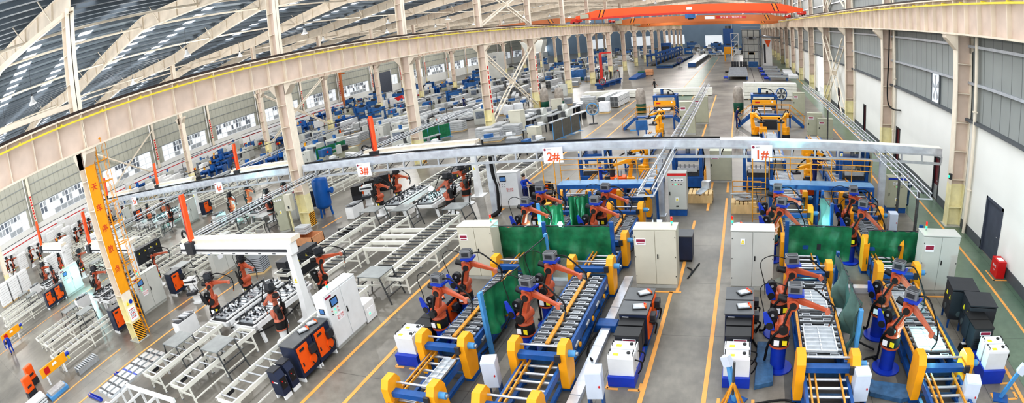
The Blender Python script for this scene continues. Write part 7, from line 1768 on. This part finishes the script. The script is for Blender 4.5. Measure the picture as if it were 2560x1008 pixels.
# ================================================================ people
def person(label, loc, rz, shirt, trousers, pose='stand', hat=None, scale=1.0, hair='hair'):
    """one continuous skinned body; joints in metres, facing -y"""
    J = {'pelvis': (0, 0, .95), 'waist': (0, 0, 1.08), 'chest': (0, .0, 1.3), 'neck': (0, 0, 1.48), 'headb': (0, -.01, 1.56), 'headt': (0, -.02, 1.7),
         'shl': (.19, 0, 1.42), 'shr': (-.19, 0, 1.42), 'ell': (.25, .02, 1.14), 'elr': (-.25, .02, 1.14), 'wrl': (.26, -.08, .9), 'wrr': (-.26, -.08, .9), 'hal': (.26, -.11, .82), 'har': (-.26, -.11, .82),
         'hil': (.1, 0, .9), 'hir': (-.1, 0, .9), 'knl': (.11, -.02, .5), 'knr': (-.11, -.02, .5), 'anl': (.12, .02, .09), 'anr': (-.12, .02, .09), 'tol': (.13, -.14, .04), 'tor': (-.13, -.14, .04)}
    if pose == 'reach':
        J.update(ell=(.27, -.12, 1.2), elr=(-.27, -.12, 1.2), wrl=(.2, -.36, 1.22), wrr=(-.2, -.36, 1.18), hal=(.18, -.44, 1.23), har=(-.18, -.44, 1.2))
    if pose == 'walk':
        J.update(knl=(.11, -.16, .52), anl=(.11, -.2, .09), tol=(.11, -.36, .05), knr=(-.11, .08, .5), anr=(-.11, .3, .16), tor=(-.11, .22, .05), wrl=(.27, .12, .92), hal=(.27, .14, .84), wrr=(-.27, -.22, .95), har=(-.27, -.27, .88))
    if pose == 'climb':
        J.update(knl=(.12, -.26, .66), anl=(.12, -.2, .3), tol=(.12, -.36, .26), ell=(.3, -.12, 1.2), wrl=(.3, -.36, 1.15), hal=(.3, -.44, 1.16), chest=(0, -.06, 1.3), neck=(0, -.1, 1.47), headb=(0, -.13, 1.55), headt=(0, -.17, 1.69), shl=(.19, -.07, 1.41), shr=(-.19, -.07, 1.41))
    if pose == 'bend':
        J.update(pelvis=(0, .1, .92), waist=(0, 0, 1.02), chest=(0, -.24, 1.08), neck=(0, -.42, 1.06), headb=(0, -.49, 1.03), headt=(0, -.6, .93), shl=(.19, -.34, 1.06), shr=(-.19, -.34, 1.06), ell=(.22, -.4, .8), elr=(-.22, -.4, .8), wrl=(.16, -.48, .58), wrr=(-.16, -.48, .58), hal=(.14, -.5, .5), har=(-.14, -.5, .5), hil=(.1, .1, .88), hir=(-.1, .1, .88))
    if pose == 'crouch':
        J.update(pelvis=(0, .1, .62), waist=(0, .08, .75), chest=(0, -.1, .95), neck=(0, -.22, 1.08), headb=(0, -.28, 1.15), headt=(0, -.34, 1.28), shl=(.19, -.16, 1.03), shr=(-.19, -.16, 1.03), ell=(.3, -.3, .85), elr=(-.3, -.3, .85), wrl=(.22, -.5, .78), wrr=(-.22, -.5, .78), hal=(.2, -.58, .76), har=(-.2, -.58, .76), hil=(.1, .1, .58), hir=(-.1, .1, .58), knl=(.16, -.26, .52), knr=(-.16, -.26, .5))
    E = [('pelvis', 'waist'), ('waist', 'chest'), ('chest', 'neck'), ('neck', 'headb'), ('headb', 'headt'), ('chest', 'shl'), ('chest', 'shr'), ('shl', 'ell'), ('shr', 'elr'), ('ell', 'wrl'), ('elr', 'wrr'), ('wrl', 'hal'), ('wrr', 'har'),
         ('pelvis', 'hil'), ('pelvis', 'hir'), ('hil', 'knl'), ('hir', 'knr'), ('knl', 'anl'), ('knr', 'anr'), ('anl', 'tol'), ('anr', 'tor')]
    RAD = dict(pelvis=(.15, .11), waist=(.135, .1), chest=(.17, .115), neck=(.055, .055), headb=(.075, .085), headt=(.08, .09), sh=(.07, .07), el=(.05, .05), wr=(.034, .03), ha=(.04, .022), hi=(.095, .1), kn=(.065, .068), an=(.045, .05), to=(.045, .035))
    names = list(J); me = bpy.data.meshes.new('body'); me.from_pydata([J[n] for n in names], [(names.index(a), names.index(b)) for a, b in E], [])
    fingers = []
    for s, sg in (('l', 1), ('r', -1)):
        h = Vector(J['ha'+s]); w = Vector(J['wr'+s]); d = (h-w).normalized(); side = d.cross(Vector((sg, .1, .2))).normalized()
        fingers.append((h, d, side, sg))
    o = bpy.data.objects.new('body', me); COL.objects.link(o)
    sk = o.modifiers.new('skin', 'SKIN'); sk.use_smooth_shade = True
    for i, n in enumerate(names):
        r = RAD.get(n) or RAD[n[:2]]; me.skin_vertices[0].data[i].radius = r; me.skin_vertices[0].data[i].use_root = (n == 'pelvis')
    sub = o.modifiers.new('sub', 'SUBSURF'); sub.levels = 1; sub.render_levels = 1
    dg = bpy.context.evaluated_depsgraph_get(); ev = o.evaluated_get(dg); nm = bpy.data.meshes.new_from_object(ev, depsgraph=dg)
    o.modifiers.clear(); o.data = nm; bpy.data.meshes.remove(me); nm.name = 'body'
    for k in (shirt, trousers, 'skin', 'black'): nm.materials.append(MATS[k])
    N_ = [(n, Vector(J[n])) for n in names]
    segs = [(Vector(J[a]), Vector(J[b]), a, b) for a, b in E]
    for p in nm.polygons:
        c = p.center; best = None
        for a, b, na, nb in segs:
            t_ = max(0, min(1, (c-a).dot(b-a)/max(1e-9, (b-a).length_squared))); d = (c-(a+(b-a)*t_)).length
            if best is None or d < best[0]: best = (d, na, nb, t_)
        nb, na = best[2], best[1]
        if nb in ('headb', 'headt') or nb in ('hal', 'har'): k = 2
        elif nb in ('tol', 'tor'): k = 3
        elif nb in ('hil', 'hir', 'knl', 'knr', 'anl', 'anr') or (nb == 'waist' and best[3] < .35): k = 1
        else: k = 0
        p.material_index = k; p.use_smooth = True
    # fingers as one piece with the hand
    bm = bmesh.new(); bm.from_mesh(nm)
    fb = MB(); 
    for h, d, side, sg in fingers:
        for i in range(4):
            b0 = h + side*(-.03+.02*i) + d*.015; l = (.07, .08, .085, .065)[i]; mid = b0 + d*l*.55; tip = b0 + d*l + side.cross(d)*.02
            fb.tube([b0, mid, tip], .009, 'skin', n=5)
        fb.tube([h-d*.02+side*.035, h+side*.06+d*.01, h+side*.065+d*.045], .011, 'skin', n=5)
    tmp = fb.mesh('fingers'); off = len(bm.verts)
    vs = [bm.verts.new(v.co) for v in tmp.vertices]
    for f in tmp.polygons:
        try: nf = bm.faces.new([vs[i] for i in f.vertices]); nf.material_index = 2; nf.smooth = True
        except ValueError: pass
    # nose and ears
    hb, ht = Vector(J['headb']), Vector(J['headt']); up = (ht-hb).normalized(); fw = Vector((0, -1, 0)); fw = (fw - up*fw.dot(up)).normalized(); c = hb.lerp(ht, .45)
    bm.to_mesh(nm); bm.free(); bpy.data.meshes.remove(tmp)
    tag(o, label, 'person'); o.name = 'person'; o.location = loc; o.rotation_euler.z = R(rz); o.scale = (scale,)*3
    f = MB(); sd = fw.cross(up)
    f.cyl(c+fw*.085, c+fw*.115-up*.015, .012, 'skin', r1=.016, n=6)
    for s in (-1, 1): f.ball(tuple(c+sd*s*.085), .02, 'skin', 5)
    f.obj('nose_and_ears', o)
    e = MB()
    for s in (-1, 1): e.ball(tuple(c+fw*.088+sd*s*.032+up*.025), .009, 'black', 4)
    e.cyl(c+fw*.088-up*.045-sd*.02, c+fw*.088-up*.045+sd*.02, .005, 'ink_red', n=5); e.obj('eyes_and_mouth', o)
    hm = MB(); q = hb.lerp(ht, .85) - fw*.015; hm.ball((0, 0, 0), .1, hair if not hat else hat, 8, .85); ho = hm.obj('hair' if not hat else 'cap', o); ho.location = q
    return o
person('person in a blue coverall bending over the white conveyor at the near edge', (-37.6, 4.55, 0), 60, 'coverall_blue', 'coverall_blue', 'bend', hair='hair')
person('person in a blue coverall beside the white cabinet at the far jigs of cell three', (-11.0, 25.75, 0), 70, 'coverall_blue', 'coverall_navy', 'reach')
person('person in dark navy working clothes working between the cell one lines behind the blue platform', (3.35, 24.95, 1.3), 60, 'coverall_navy', 'coverall_navy', 'reach')
person('person in a blue coverall half hidden behind the railing of cell two', (-7.5, 27.9, 0), 120, 'coverall_blue', 'coverall_blue', 'reach')
person('person in teal shirt and jeans walking beside the meter cabinet on the green walkway', (8.45, 26.4, 0), 200, 'shirt_teal', 'jeans', 'stand')
person('person in navy coverall stepping onto the stairs of the footbridge of cell one', (-.45, 46.6, 0), 90, 'coverall_navy', 'coverall_navy', 'climb', scale=1.08)
person('person in a black shirt walking alone across the nave behind the white bundles', (-11.75, 76, 0), 130, 'shirt_black', 'shirt_black', 'walk')
person('person in navy clothes standing in the side hall beyond the X brace', (-38.3, 71.3, 0), 40, 'coverall_navy', 'coverall_navy', 'stand')
person('person in a blue coverall beside the inner column row in the side hall', (-55.6, 62.6, 0), 120, 'coverall_blue', 'coverall_navy', 'stand')

t = thing('work_step', 'blue work step under the person in navy clothes behind the platform of cell one', 'step', (3.35, 24.95, 0)); MB().box(-.4, .4, -.35, .35, 1.22, 1.3, 'blue').obj('tread', t)
for sx in (-1, 1):
    for sy in (-1, 1): MB().box(sx*.36-.03, sx*.36+.03, sy*.31-.03, sy*.31+.03, 0, 1.22, 'blue').obj('leg', t)
